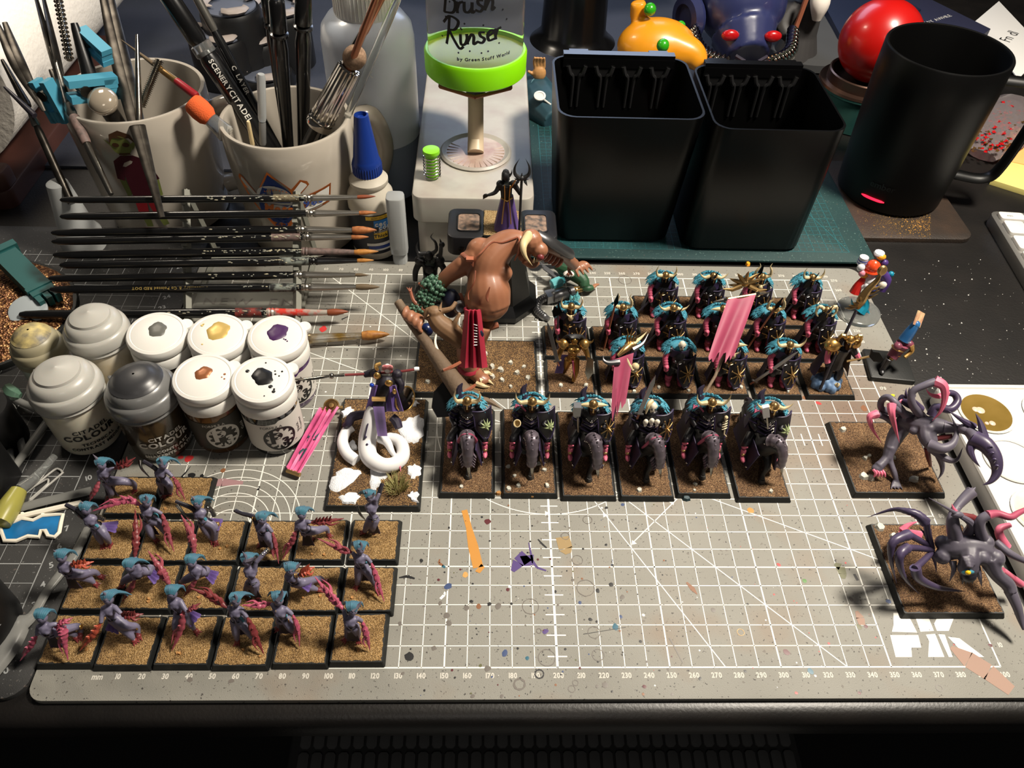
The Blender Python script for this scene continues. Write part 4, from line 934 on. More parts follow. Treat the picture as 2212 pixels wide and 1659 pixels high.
    mb = MB(); mb.stube([(-3, 4, 33), (-4, 6.4, 36.6), (-2.4, 7.4, 39.6)], [1.8, 1.6, .3], 8, 3); mb.build('hood', 'cloth_dark', t)
    mb = MB(); g = [[((5.2 + 2.4 * v) * math.cos(a), 2 + (4.6 + 7 * v) * math.sin(a), 32 - 13 * v) for a in [math.radians(0 + 180 * j / 10) for j in range(11)]] for v in (0, .25, .5, .75, 1)]
    mb.sheet(g, .5); mb.build('cloak', 'cloth_dark', t)
    if head == 'helmet': helmet(t, (0, -2.0, 37.2), 1.14, horns, 'brass', 'bone')
    else:
        skull_head(t, (0, -1.8, 36.6), 1.05)
        mb = MB(); mb.stube([(-.4, -.6, 39), (-2.4, -2.4, 38), (-3.2, -4, 34)], [1.0, 1.1, .3], 7, 4); mb.build('blond_hair', 'bone', t)
        for qx in (-2.8, 0, 2.8):
            mb = MB(); mb.blob((qx, -5.6, 31 - .25 * abs(qx)), (1.35, 1.1, 1.6), 8); mb.blob((qx, -6.0, 29.4 - .25 * abs(qx)), (.8, .7, .9), 7); mb.build('chest_skull', 'skull', t)
    if weap == 'hammer':
        weapon(t, 'hammer', (-5.8, -6, 24), (-8.0, -5.6, 38))
        mb = MB(); mb.tube([(-5.8, -6, 24), (-8.0, -5.6, 40)], .6, 7); mb.build('hammer_head_strap', 'steel', t)
    elif weap == 'maul':
        mb = MB(); mb.tube([(-1, -6.6, 28), (-4.2, -5.2, 37)], .5, 7); mb.build('club_handle', 'steel', t); mb = MB(); mb.box((-4.6, -5, 37.6), (3, 2, 7), R=Matrix.Rotation(-.35, 3, 'Y')); mb.build('club_head', 'white_scale', t)
    elif weap == 'sword': weapon(t, 'sword', (-6.4, -4, 34), (-2.4, -2, 56))
    elif weap == 'horn_cup':
        mb = MB(); mb.lathe((-6.4, -6.4, 27.5), [(.8, -2.5), (1.4, 0), (1.9, 2.4), (1.5, 2.5), (1.1, .6)], 12, axis=(-.2, -.5, .8)); mb.build('gauntlet_cuff', 'bone', t)
    elif weap == 'axe': weapon(t, 'halberd', (5, -4, 24), (13, -5, 41))
    if deco != 'none': shield_part(t, (8.4, -4.6, 25.0), 9.6, 14.6, 24, 16, None if deco else star, deco)
    raise_up(t, 1.06, 1.2)
    return t
KX = [157.8, 190.4, 221.0, 251.3, 281.4, 312.6]
knight('mounted dark knight under the tip of the giant club, first in line', KX[0], 119.4, 'up', None, 3, 'strap', deco='leaf', nose='coils', seed=1, stones=[(-3, -25, 1.4)])
knight('mounted dark knight with pale upturned horns and green shield, second in line', KX[1], 119.4, 'wide', 'horn_cup', 2, 'studs', deco='leaf', seed=2, stones=[(-11, -12, 1.5), (-8, -18, 1.4), (-6, -24, 1.8), (-11, -26, 1.6), (9, -24, 1.7), (8, -14, 1.6), (5, -10, 1.6)], shoulder=True)
knight('mounted dark knight raising a square hammer, third in line', KX[2], 118, 'short', 'hammer', 16, 'studs', seed=3)
knight('mounted dark knight with white skull face and skull trophies, fourth in line', KX[3], 118, None, 'sword', 26, 'strap', head='skull', nose='coils', seed=4, stones=[(-4, -25, 1.7)])
knight('mounted dark knight gripping the long banner pole, fifth in line', KX[4], 120, 'wide', None, 10, 'strap', deco='skeleton', nose='coils', seed=5, stones=[(-4, -23, 1.6), (-5, -27, 1.0)], shoulder=True)
knight('mounted dark knight with pale boxy club, horse turned right, last in line', KX[5], 117.7, 'flat', 'maul', 38, 'studs', deco='leaf', seed=6, stones=[(4, -25, 1.6)], shoulder=True)
# ---------------------------------------------------------------- banners
def cloth_between(mb, top, bot, rows=14, cols=10, wave=1.2, rag=3., th=.4, seed=0):
    """ragged cloth hanging between a top edge (2 points) and a bottom edge (2 points)"""
    rr = random.Random(seed); a, b = Vector(top[0]), Vector(top[1]); c, d = Vector(bot[0]), Vector(bot[1]); n = (b - a).cross(c - a).normalized(); g = []
    rg = [rr.uniform(0, rag) for _ in range(cols + 1)]
    for i in range(rows + 1):
        v = i / rows; row = []
        for j in range(cols + 1):
            u = j / cols; l = (a + (b - a) * u); m = (c + (d - c) * u); w = wave * (.25 + v) * math.sin(u * 9 + v * 1.2 + seed)
            dn = (m - l).normalized(); row.append(l + (m - l) * v + n * w + dn * rg[j] * (v ** 3))
        g.append(row)
    mb.sheet(g, th)
t = thing('pink_war_banner', 'tall pink ragged banner on a gold-topped pole above the warriors', 'banner', at(1505, 880, 28))
mb = MB(); mb.tube([at(1490, 905, 26), at(1545, 812, 41), at(1578, 730, 50), at(1606, 655, 59)], .85, 8); mb.build('pole', 'wood_bark', t)
mb = MB(); L_, R_ = at(1572, 646, 65), at(1632, 636, 65); mb.tube([L_, R_], .8, 8); mb.build('cross_bar', 'brass', t)
for a, b in (((1566, 648), (1540, 652)), ((1636, 635), (1664, 631))):
    mb = MB(); mb.horn([at(*a, 65), at(*b, 65)], 1.2, 7, 5); mb.lathe(at(*a, 65), [(1.2, -1), (1.7, 0), (1.2, 1)], 10, axis=(1, 0, 0)); mb.build('spike', 'steel', t)
mb = MB(); cloth_between(mb, (L_, R_), (at(1530, 765, 51), at(1592, 750, 51)), 18, 14, 1.3, 9, .4, 3); mb.build('banner_cloth', 'pink_cloth', t)
mb = MB(); c = at(1610, 612, 68); mb.blob(c, (2.6, 2, 2.4), 9)
for k in range(7):
    a = math.radians(-20 + 37 * k); mb.horn([c, c + Vector((6 * math.cos(a), .6, 5 * math.sin(a))), c + Vector((10 * math.cos(a), 0, 7 * math.sin(a) + 1.5))], 1.6, 6, 4)
for q in (-1, 1): mb.tube([c + Vector((q * 2, -1, -1)), c + Vector((q * 7, -2, -3)), c + Vector((q * 12, -2, -2.5))], [1.4, 1.1, .3], 7)
mb.build('gold_finial', 'brass', t)
t = thing('dragon_skull_banner', 'pink ragged banner hanging from a gold dragon skull with grey horns', 'banner', at(1325, 930, 24))
mb = MB(); mb.tube([at(1322, 905, 26), at(1352, 790, 50), at(1360, 745, 58)], .8, 8); mb.build('pole', 'mini_black', t)
mb = MB(); c = at(1362, 745, 59); e = at(1335, 768, 58)
mb.blob(c, (3.2, 2.6, 2.4), 9); mb.stube([c, (c + e) / 2 + Vector((0, -.5, .8)), e], [2.4, 1.8, .9], 9, 4)
for k in range(4): mb.horn([c + Vector((k - 1.5, .5, 1)), c + Vector((k * 1.6 - 2, 1.5, 4)), c + Vector((k * 2.4 - 2, 1.5, 7))], .9, 6, 4)
mb.build('dragon_skull', 'brass', t)
mb = MB(); mb.horn([at(1368, 742, 60), at(1384, 730, 61), at(1398, 716, 63)], 1.2, 7, 4); mb.build('pale_horn', 'bone', t)
for pts in ([(1338, 782, 56), (1316, 784, 56), (1304, 778, 57), (1303, 766, 59)], [(1366, 756, 58), (1388, 742, 59), (1401, 720, 62)]):
    mb = MB(); mb.horn([at(*p) for p in pts], 1.6, 8, 4); mb.build('grey_horn', 'gunmetal', t)
mb = MB(); cloth_between(mb, (at(1328, 776, 57), at(1368, 762, 57)), (at(1322, 868, 42), at(1352, 850, 42)), 14, 10, .9, 11, .4, 8); mb.build('banner_cloth', 'pink_cloth', t)
mb = MB(); c = at(1372, 792, 52); mb.blob(c, (2.2, 1.9, 2.3), 9); mb.blob(c + Vector((0, -.6, -2.2)), (1.3, 1.2, 1.1), 7); mb.tube([at(1352, 770, 56), at(1360, 788, 53), at(1368, 800, 51)], .7, 7); mb.build('hanging_skull', 'bone', t)
# ---------------------------------------------------------------- long-limbed beasts
def PP(pts): return [at(*p) for p in pts]
def limb(mb, pts, r, n=9, seg=5): mb.stube(PP(pts), r, n, seg)
def spike(mb, pts, r, n=8, seg=5, ridges=0): mb.horn(PP(pts), r, n, seg, ridges=ridges)
def wbase(t, x, y, w, d, sand, stones, seed, rz=0, h=3.4):
    b = None; org = ORG[t.name]; ORG[t.name] = Vector((0, 0, 0))
    mini_base(t, w, d, sand, h, stones, seed)
    if rz:
        for c in t.children:
            if c.name.startswith('base'): c.rotation_euler = (0, 0, math.radians(rz))
    ORG[t.name] = org
t = thing('clawed_spawn_miniature', 'grey-violet many-limbed beast with pink hooked legs, big pincer over palette', 'miniature', (385.7, 116.5, .02))
wbase(t, 0, 0, 50, 51, 'sand_brown', [(-18, 18, 2.4), (-12, -2, 2.0), (-17, -14, 3.0), (-13, -15, 2.2), (4, -1, 1.8), (10, -16, 2.8), (-9, 0, 1.4)], 3)
mb = MB()
limb(mb, [(1942, 905, 26), (1985, 917, 30), (2022, 920, 34), (2046, 922, 36)], [4.0, 5.2, 4.4, 3.2], 12)
limb(mb, [(1955, 915, 25), (1936, 940, 20), (1922, 972, 15), (1916, 992, 12)], [4.6, 4.4, 3.2, 2.4])
limb(mb, [(1925, 965, 17), (1922, 992, 12), (1932, 1022, 8), (1936, 1040, 4.6)], [2.8, 1.8, 1.6, 1.4])
for dx in (-9, -3, 3, 9): limb(mb, [(1935 + dx * .3, 1036, 5), (1936 + dx, 1050, 4.6), (1937 + dx * 1.4, 1058, 3.9)], [.9, .7, .4], 6, 3)
limb(mb, [(1918, 985, 13), (1906, 1000, 11), (1897, 1008, 10)], [2.2, 2.4, 2.6]); mb.blob(at(1895, 1012, 9), (3.2, 2.8, 2.4), 10)
limb(mb, [(2000, 925, 32), (2000, 945, 30), (2012, 965, 28)], [3.8, 3.6, 2.8])
for p in ((1960, 905, 29), (1975, 930, 29), (1990, 900, 34), (2010, 925, 34), (1950, 930, 24)): mb.blob(at(*p), (3.0, 2.4, 2.4), 8)
for k in range(5): mb.tube(PP([(2000 + k * 5, 935, 33), (2004 + k * 5, 950, 31), (2000 + k * 5, 962, 29)]), .7, 6)
mb.fused('body', 'grey_skin', t, .55, 2)
def part(name, mat, fn, par=None):
    m = MB(); fn(m); return m.build(name, mat, par or t)
part('hooked_leg', 'grey_skin', lambda m: limb(m, [(1970, 900, 30), (1944, 888, 38), (1928, 878, 42)], [2.0, 1.7, 1.6]))
part('hooked_leg', 'grey_skin', lambda m: limb(m, [(1938, 893, 30), (1906, 884, 34), (1904, 866, 38), (1918, 858, 42), (1936, 872, 42), (1956, 898, 34)], [2.2, 1.8, 1.7, 1.7, 1.8, 2.0]))
part('pink_talon', 'pink', lambda m: spike(m, [(1926, 874, 43), (1926, 892, 41), (1934, 925, 32), (1943, 957, 24)], 2.4))
part('hooked_leg', 'grey_skin', lambda m: limb(m, [(1936, 918, 24), (1915, 903, 31), (1896, 895, 33)], [2.0, 1.6, 1.8]))
part('pink_talon', 'pink', lambda m: spike(m, [(1895, 894, 33), (1879, 901, 32), (1884, 925, 26), (1904, 957, 16)], 2.3))
part('arched_leg', 'grey_skin', lambda m: limb(m, [(1990, 898, 34), (1970, 872, 44), (1972, 846, 50), (1998, 832, 54), (2020, 824, 56)], [2.4, 2.0, 1.8, 1.9, 2.0]))
part('pink_talon', 'pink', lambda m: spike(m, [(2018, 822, 56), (2038, 834, 55), (2041, 860, 50), (2032, 888, 44), (2013, 910, 38)], 2.8))
part('tentacle', 'violet_dark', lambda m: limb(m, [(2012, 898, 36), (2022, 880, 40), (2052, 884, 42), (2068, 868, 44), (2062, 852, 46), (2044, 848, 47)], [2.6, 2.2, 2.2, 2.0, 1.8, 1.6]))
part('pink_talon', 'pink', lambda m: spike(m, [(2046, 848, 47), (2028, 856, 47), (2010, 852, 48), (2000, 840, 49)], 1.7))
part('thorny_limb', 'violet_dark', lambda m: (limb(m, [(1990, 885, 34), (1962, 868, 38), (1946, 860, 40)], [2.2, 3.0, 2.2]), [spike(m, [(1960 + k * 7, 862 - k * 3, 40), (1957 + k * 7, 850 - k * 4, 44), (1958 + k * 7, 838 - k * 2, 46)], 1.1) for k in range(3)]))
part('pink_frill', 'pink', lambda m: m.sheet([[at(1942 + i * 11, 872 - i * 9 - j * 3, 38 + i + j) for j in range(3)] for i in range(5)], .7))
part('back_hook', 'grey_skin', lambda m: spike(m, [(2008, 962, 30), (2035, 969, 32), (2058, 958, 34), (2066, 930, 38), (2054, 896, 44)], 3.2, 10))
part('back_hook', 'grey_skin', lambda m: spike(m, [(2012, 968, 26), (2042, 990, 26), (2066, 994, 28), (2080, 966, 32)], 2.4))
part('thin_tail', 'grey_skin', lambda m: spike(m, [(2028, 985, 20), (2035, 1005, 14), (2034, 1022, 10), (2024, 1038, 6)], 1.8))
part('pink_tongue', 'pink', lambda m: [m.stube(PP([(1886 + k * 6, 1014, 10 - k * .3), (1892 + k * 6, 1022, 9), (1888 + k * 8, 1030, 7)]), [.7, .8, .4], 6, 3) for k in range(4)])
part('pink_tongue', 'claw_dark', lambda m: limb(m, [(2002, 968, 22), (2006, 990, 14), (2010, 1006, 6)], [1.4, 1.3, .8]))
part('inner_mouth', 'claw_dark', lambda m: limb(m, [(2020, 948, 30), (2040, 945, 32), (2058, 942, 34)], [1.4, 1.5, 1.2]))
part('claw_arm', 'grey_skin', lambda m: (limb(m, [(2040, 922, 36), (2070, 926, 38), (2092, 932, 40), (2108, 946, 41)], [3.2, 2.4, 2.6, 3.6]), m.blob(at(2080, 926, 40), 2.6, 8)))
part('pincer', 'violet_dark', lambda m: (spike(m, [(2104, 948, 41), (2130, 962, 42), (2150, 990, 40), (2153, 1020, 36), (2140, 1040, 33), (2122, 1048, 31)], 4.6, 10, 6), [spike(m, [(2126 + k * 6, 955 + k * 14, 43), (2134 + k * 5, 950 + k * 14, 45), (2140 + k * 5, 953 + k * 14, 45)], 1.1) for k in range(5)]))
part('pincer', 'violet_dark', lambda m: spike(m, [(2104, 955, 40), (2096, 972, 38), (2104, 992, 36), (2118, 1010, 33)], 2.6))
part('shoulder_spike', 'violet_dark', lambda m: spike(m, [(2104, 922, 42), (2076, 906, 45), (2047, 886, 48)], 1.9))
part('shoulder_spike', 'violet_dark', lambda m: spike(m, [(2126, 945, 43), (2118, 915, 47), (2107, 892, 50)], 2.2))
# second beast
t = thing('clawed_spawn_miniature', 'grey-violet one-eyed beast with long purple scythe legs beside the mat logo', 'miniature', (387.2, 48.5, .02))
wbase(t, 0, 0, 50, 51, 'sand_brown', [(-15, 17, 2.2), (-20, 22, 2.6)], 5)
mb = MB()
limb(mb, [(2040, 1186, 26), (2066, 1184, 30), (2096, 1180, 32), (2130, 1190, 31)], [5.6, 5.0, 5.4, 5.4], 12)
limb(mb, [(2095, 1185, 32), (2094, 1208, 31), (2092, 1228, 28)], [4.6, 4.4, 4.0]); mb.blob(at(2091, 1226, 28), (4.6, 4.2, 4.4), 12)
for p, r in (((2036, 1172, 29), 3.6), ((2036, 1202, 26), 3.8), ((2060, 1172, 32), 3.4), ((2128, 1172, 34), 4), ((2148, 1206, 31), 4.6), ((2120, 1205, 32), 3.6)): mb.blob(at(*p), r, 9)
limb(mb, [(2135, 1205, 31), (2152, 1240, 26), (2176, 1262, 22), (2186, 1282, 20)], [4.8, 3.2, 3.2, 2.6])
for k in range(4): mb.tube(PP([(2078 + k * 3, 1205 + k * 6, 34.5 - k * .4), (2092 + k, 1202 + k * 7, 35.2 - k * .4), (2106 - k * 2, 1207 + k * 6, 34 - k * .4)]), .8, 6)
mb.fused('body', 'grey_skin', t, .55, 2)
part('lower_arm', 'grey_skin', lambda m: (limb(m, [(2182, 1276, 20), (2196, 1308, 16), (2204, 1335, 12), (2212, 1360, 9)], [2.8, 2.2, 1.6, .8]), limb(m, [(2150, 1170, 30), (2180, 1195, 29), (2220, 1215, 26)], [2.0, 1.8, 1.2])))
part('face', 'mini_black', lambda m: (m.blob(at(2092, 1244, 25), (3.6, 3.0, 3.4), 10), [spike(m, [(2080 + k * 7, 1250, 24), (2079 + k * 7, 1262, 21)], .8) for k in range(4)]))
part('eye_ring', 'teal_fur', lambda m: m.blob(at(2091, 1236, 30), (3.0, 1.0, 1.4), 10))
M('eye_yellow', (236, 190, 20), .3, coat=.5); part('eye', 'eye_yellow', lambda m: m.blob(at(2091, 1237, 31), (1.3, 1.1, 1.2), 10))
for pts in ([(2058, 1212, 26), (2060, 1232, 24), (2050, 1258, 18)], [(2108, 1222, 28), (2116, 1245, 24), (2121, 1268, 18)]): part('tusk', 'grey_skin', lambda m: spike(m, pts, 1.7))
for i, (a, b) in enumerate((([(2014, 1185, 25), (2004, 1150, 34), (2001, 1128, 40)], [(2001, 1130, 40), (1982, 1112, 42), (1958, 1104, 42), (1926, 1101, 38), (1872, 1118, 30)]),
                            ([(2014, 1188, 25), (1985, 1184, 30), (1958, 1183, 34)], [(1960, 1182, 34), (1944, 1198, 34), (1945, 1226, 28), (1960, 1256, 20), (1989, 1286, 9)]),
                            ([(2014, 1192, 24), (1998, 1208, 26), (1976, 1228, 28)], [(1977, 1226, 28), (1986, 1250, 22), (2022, 1268, 16), (2055, 1274, 12), (2085, 1278, 9)]),
                            ([(2006, 1178, 26), (1982, 1165, 34), (1962, 1154, 38)], [(1964, 1154, 38), (1932, 1168, 38), (1924, 1190, 34), (1927, 1222, 26), (1937, 1260, 12)]))):
    part('scythe_leg', 'violet_dark', lambda m: limb(m, a, [1.3, 1.5, 1.6]))
    part('scythe_talon', 'violet_dark', lambda m: spike(m, b, 2.5, 9, 5, ridges=.05 if i != 2 else 0))
part('small_leg', 'violet_dark', lambda m: spike(m, [(2014, 1196, 24), (2020, 1216, 18), (2023, 1238, 12)], 1.1))
part('leg_thorn', 'violet_dark', lambda m: [spike(m, [(2010, 1180, 26), (2010 - 6 * k, 1160 - 3 * k, 32), (2012 - 14 * k, 1142 - 2 * k, 36)], 1.0) for k in range(3)])
part('pink_frill', 'pink', lambda m: m.sheet([[at(1944 + i * 13 - j * 2, 1140 + i * 2 + j * 6, 14 + j * 2 + (i % 2) * .6) for j in range(4)] for i in range(5)], .8))
part('pink_talon', 'pink', lambda m: spike(m, [(1948, 1146, 17), (1962, 1134, 19), (1984, 1126, 20)], 1.8))
part('upper_spike', 'grey_skin', lambda m: (spike(m, [(2090, 1155, 34), (2098, 1132, 42), (2070, 1112, 48), (2006, 1075, 56)], 2.4), m.blob(at(2068, 1112, 48), (3, 1.6, 1.8), 8)))
part('ragged_arm', 'grey_skin', lambda m: (limb(m, [(2064, 1160, 34), (2058, 1126, 42), (2064, 1100, 44), (2082, 1078, 46), (2100, 1062, 48)], [3.4, 2.8, 2.0, 2.4, 2.8]), [spike(m, [(2070 + k * 8, 1098 - k * 9, 45), (2064 + k * 8, 1088 - k * 9, 46)], 1.0) for k in range(4)], [spike(m, [(2098, 1062, 48), (2092 + k * 8, 1052, 50)], 1.2) for k in range(3)]))
part('pink_talon', 'pink', lambda m: spike(m, [(2066, 1110, 44), (2060, 1100, 46), (2056, 1088, 48)], 1.4))
part('tentacle', 'claw_dark', lambda m: limb(m, [(2120, 1155, 34), (2108, 1124, 38), (2090, 1116, 40), (2072, 1112, 41)], [2.2, 1.9, 1.6, 1.2]))
part('tentacle', 'grey_skin', lambda m: limb(m, [(2124, 1170, 34), (2116, 1140, 42), (2120, 1122, 46), (2134, 1113, 48)], [3.0, 2.4, 2.2, 2.2]))
part('tentacle_tip', 'claw_pink', lambda m: limb(m, [(2132, 1113, 48), (2155, 1110, 48), (2182, 1117, 48), (2200, 1108, 48), (2225, 1096, 48)], [2.2, 1.8, 1.6, 1.4, 1.0]))
part('tentacle_tip', 'pink', lambda m: limb(m, [(2174, 1182, 28), (2160, 1158, 32), (2160, 1142, 34), (2182, 1134, 35)], [2.2, 2.0, 1.8, 1.2]))
part('tentacle_tip', 'pink', lambda m: limb(m, [(2165, 1232, 22), (2186, 1248, 16), (2206, 1262, 12)], [1.6, 1.8, 1.8]))
# ---------------------------------------------------------------- the horned giant
t = thing('horned_giant_miniature', 'big tan-skinned horned ogre bending over with a wooden club on a sand base', 'miniature', (161.5, 182, .02))
ORG_g = ORG[t.name]
wbase(t, 0, 0, 73, 46, 'sand_dark', [(9, -1, 2.2), (14, -4, 2.6), (3, 5, 2.4), (20, 2, 2.0), (9, -9, 2.4), (15, -12, 2.0), (24, -6, 2.2), (30, -10, 2.2), (2, -15, 1.8), (20, -17, 1.6), (-28, -14, 2.0), (28, -1, 1.6), (5, 10, 1.8)], 8)
mb = MB()
mb.stube(PP([(1062, 665, 46), (1055, 630, 54), (1052, 590, 62), (1062, 555, 70), (1098, 525, 76), (1132, 520, 78)]), [10.8, 12.4, 10.2, 9.6, 7.6, 5.2], 16, 6)
mb.blob(at(1052, 650, 49), (13, 12, 11.5), 16); mb.blob(at(1078, 555, 70), (7, 6, 6.5), 12); mb.blob(at(1085, 590, 64), (6, 5, 5.5), 10); mb.blob(at(1038, 540, 72), (8, 7, 7), 12)
mb.stube(PP([(1030, 552, 70), (1000, 574, 64), (968, 596, 57), (948, 618, 50), (930, 648, 44), (905, 680, 37)]), [6.2, 5.6, 4.4, 4.0, 3.2, 2.6], 12, 5)
mb.blob(at(1002, 572, 65), (5.6, 5.2, 5.4), 10); mb.blob(at(1046, 562, 70), (4.8, 4, 4.4), 10)
mb.stube(PP([(1110, 520, 74), (1150, 522, 71), (1190, 535, 63), (1222, 556, 46), (1240, 572, 33)]), [5.6, 4.6, 3.6, 3.4, 3.8], 12, 5)
mb.stube(PP([(1030, 700, 38), (1008, 760, 24), (1016, 795, 12), (1032, 812, 6.5)]), [8.5, 6.0, 4.6, 4.2], 12, 5); mb.blob(at(1040, 818, 5.6), (5.4, 4.6, 3.0), 10)
mb.stube(PP([(1045, 690, 36), (1035, 735, 20), (1020, 762, 6)]), [6.5, 4.4, 3.6], 10, 5)
h = at(898, 690, 40)
mb.blob(h, (5.0, 4.0, 4.0), 10)
for k in range(4):
    a = at(880 + k * 11, 674 + k * 9, 42.5 - k * .5); mb.stube([a + Vector((0, 2.6, 1)), a + Vector((-1, -.5, 1.6)), a + Vector((-1.6, -3.2, 0)), a + Vector((0, -4.2, -2.2))], [1.6, 1.7, 1.5, 1.1], 7, 3)
g = at(1240, 572, 29)
for k in range(4):
    d = Vector((.55 + .12 * k, -.75 + .1 * k, 0)).normalized(); p = g + Vector((k * 2.2 - 2.2, k * 1.2 - 1.2, 0)); mb.stube([p, p + d * 4 + Vector((0, 0, .6)), p + d * 8.5 - Vector((0, 0, 3.2))], [1.5, 1.35, .9], 7, 3)
mb.stube([g + Vector((-3, -1, 0)), g + Vector((-3.5, -5, -1)), g + Vector((-1, -7, -3))], [1.5, 1.2, .8], 7, 3)
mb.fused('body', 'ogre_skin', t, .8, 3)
mb = MB(); mb.blob(at(1146, 520, 78), (6.6, 6.4, 6.6), 12); mb.blob(at(1165, 540, 74), (5.0, 4.6, 4.6), 12); mb.blob(at(1132, 548, 70), (4.4, 4, 5), 10); mb.stube(PP([(1134, 560, 68), (1150, 572, 64), (1162, 566, 64)]), [3, 2.4, 1.8], 9, 4)
for k in range(6): mb.blob(at(1156 + (k % 3) * 8, 520 + k * 5, 77 - k * 1.0), 1.6, 7)
mb.fused('head', 'ogre_skin', t, .6, 2)
part('mouth', 'claw_dark', lambda m: m.blob(at(1167, 556, 72.5), (2.2, 1.6, 2.0), 10)); part('tooth', 'bone', lambda m: [spike(m, [(1153 + k * 7, 566 - k * 2, 69), (1154 + k * 7, 556 - k * 2, 73)], .8) for k in range(3)])
part('ear', 'ogre_skin', lambda m: spike(m, [(1128, 520, 76), (1123, 532, 77), (1126, 546, 76)], 2.2)); part('horn', 'bone', lambda m: spike(m, [(1143, 508, 82), (1131, 528, 84), (1134, 552, 80), (1150, 574, 73)], 2.7, 12, 6, ridges=.02))
part('neck_seam', 'leather', lambda m: m.tube(PP([(1115, 500, 80), (1122, 520, 83), (1120, 545, 80), (1112, 562, 73)]), .5, 6)); part('chest_seam', 'leather', lambda m: m.stube(PP([(1118, 512, 83), (1085, 524, 81), (1062, 524, 80.5), (1040, 545, 79.4), (1028, 556, 77)]), .5, 6, 4))
M('scar', (112, 60, 40), .5); part('belly_scar', 'scar', lambda m: m.stube(PP([(1027, 585, 70), (1024, 610, 67.5), (1012, 632, 62), (1012, 648, 60)]), .42, 6, 4))
part('navel', 'scar', lambda m: m.stube(PP([(1058, 620, 66.5), (1052, 640, 62.5), (1054, 652, 61)]), [.3, .9, .3], 6, 4))
part('arm_strap', 'leather', lambda m: (m.stube(PP([(1000, 548, 71), (1012, 558, 72), (1024, 572, 69), (1030, 588, 62)]), [1.8, 1.6, 1.6, 1.8], 8, 4, flat=.5), m.box(at(1015, 560, 72.5), (4, 3, 1.6))))
def warts(m, c, rr_, n, r0, seed):
    q = random.Random(seed); m.blob(c, tuple(x * .93 for x in rr_), 12)
    for k in range(n):
        z = 1 - 2 * (k + .5) / n; a = k * 2.4; s = math.sqrt(1 - z * z); m.blob(c + Vector((rr_[0] * s * math.cos(a), rr_[1] * s * math.sin(a), rr_[2] * z)), r0 * q.uniform(.7, 1.2), 6)
part('warty_growth', 'green_wart', lambda m: warts(m, at(938, 622, 50), (6.8, 6.0, 6.8), 60, 1.5, 1)); part('warty_growth', 'green_wart', lambda m: warts(m, at(920, 644, 46), (5.2, 5, 5), 55, 1.1, 2)); part('warty_growth', 'green_wart', lambda m: warts(m, at(901, 668, 41), (4.4, 4, 4.4), 44, 1.0, 3))
part('wrist_thong', 'leather', lambda m: (m.stube(PP([(886, 626, 48), (894, 650, 46), (914, 668, 42), (930, 684, 38)]), [.8, 1.1, 1.4, 1.0], 7, 4), [spike(m, [(886, 630, 48), (878 + k * 6, 620, 49)], .8) for k in range(3)], m.stube(PP([(905, 612, 52), (922, 625, 52), (935, 630, 50)]), [.7, 1.0, .8], 7, 4)))
part('club_shaft', 'wood_bark', lambda m: m.stube(PP([(860, 652, 42), (885, 690, 38), (925, 745, 34), (970, 810, 30), (1008, 862, 28)]), [2.5, 2.9, 3.4, 4.8, 6.0], 12, 5))
part('club_binding', 'leather', lambda m: [m.stube(PP([(958 + k * 4, 800 - k, 34), (975 + k * 3, 793 - k, 35), (992 + k * 2, 784 - k, 33)]), [.9, 1, .9], 6, 3) for k in range(2)] + [m.stube(PP([(996, 850, 33), (1018, 838, 34), (1026, 832, 31)]), [.8, 1, .8], 6, 3)])
part('club_root', 'wood_bark', lambda m: (m.blob(at(1018, 868, 27), (6.5, 7.5, 6), 12), spike(m, [(1020, 870, 27), (1052, 866, 26), (1085, 884, 24)], 3.0), spike(m, [(1030, 880, 26), (1055, 900, 24), (1062, 912, 22)], 2.4), spike(m, [(1010, 872, 26), (1008, 900, 24), (1001, 918, 20)], 2.4), spike(m, [(1028, 878, 26), (1036, 905, 24), (1042, 930, 20)], 3.2), spike(m, [(878, 690, 38), (872, 668, 40), (868, 662, 41)], 1.6), spike(m, [(900, 720, 36), (886, 706, 38)], 1.2)))
part('club_twig', 'skull', lambda m: spike(m, [(948, 765, 34), (940, 740, 37), (943, 715, 40), (938, 702, 42)], .9))
part('club_blade', 'gunmetal', lambda m: m.plate(PP([(956, 826, 24), (985, 838, 25), (990, 872, 22), (970, 900, 19), (944, 902, 18), (932, 880, 20), (936, 848, 22)]), (.2, -.5, .9), 1.5))
# belt, trophies and cloths
part('belt', 'leather', lambda m: m.stube(PP([(992, 636, 44), (1004, 668, 40), (1024, 690, 36), (1052, 706, 32), (1076, 702, 32)]), [1.8, 2.2, 2.2, 2.2, 1.8], 8, 5))
part('blue_flank_cloth', M('navy', (26, 30, 52), .5), lambda m: m.blob(at(974, 655, 40), (6, 6, 10), 10)); part('belt_knot', 'red_cloth', lambda m: (m.blob(at(1016, 658, 50), 2.4, 9), m.blob(at(1007, 668, 48), 1.6, 8)))
part('belt_ring', 'gunmetal', lambda m: m.lathe(at(994, 664, 47), [(2.4, -1), (4, 0), (2.6, 1.2), (1.2, .6)], 14, axis=(.1, -.8, .5)))
part('red_cloth', 'red_cloth', lambda m: m.sheet([[at(1008 - i * 1.6 + j * (4.4 + i * .6), 668 + i * 15.5 + (1.5 if j % 2 else 0), 55 - i * 4.2 + (1.2 if j % 2 else 0)) for j in range(7)] for i in range(9)], 1.2))
part('blue_patch', 'navy', lambda m: m.blob(at(1036, 724, 40.5), (2.4, 1.4, 4), 8)); part('stitch', 'white_scale', lambda m: [m.tube(PP([(1022 + (k % 2), 700 + k * 6.5, 48 - k * 1.7), (1031, 703 + k * 6, 48 - k * 1.7)]), .3, 4) for k in range(8)])
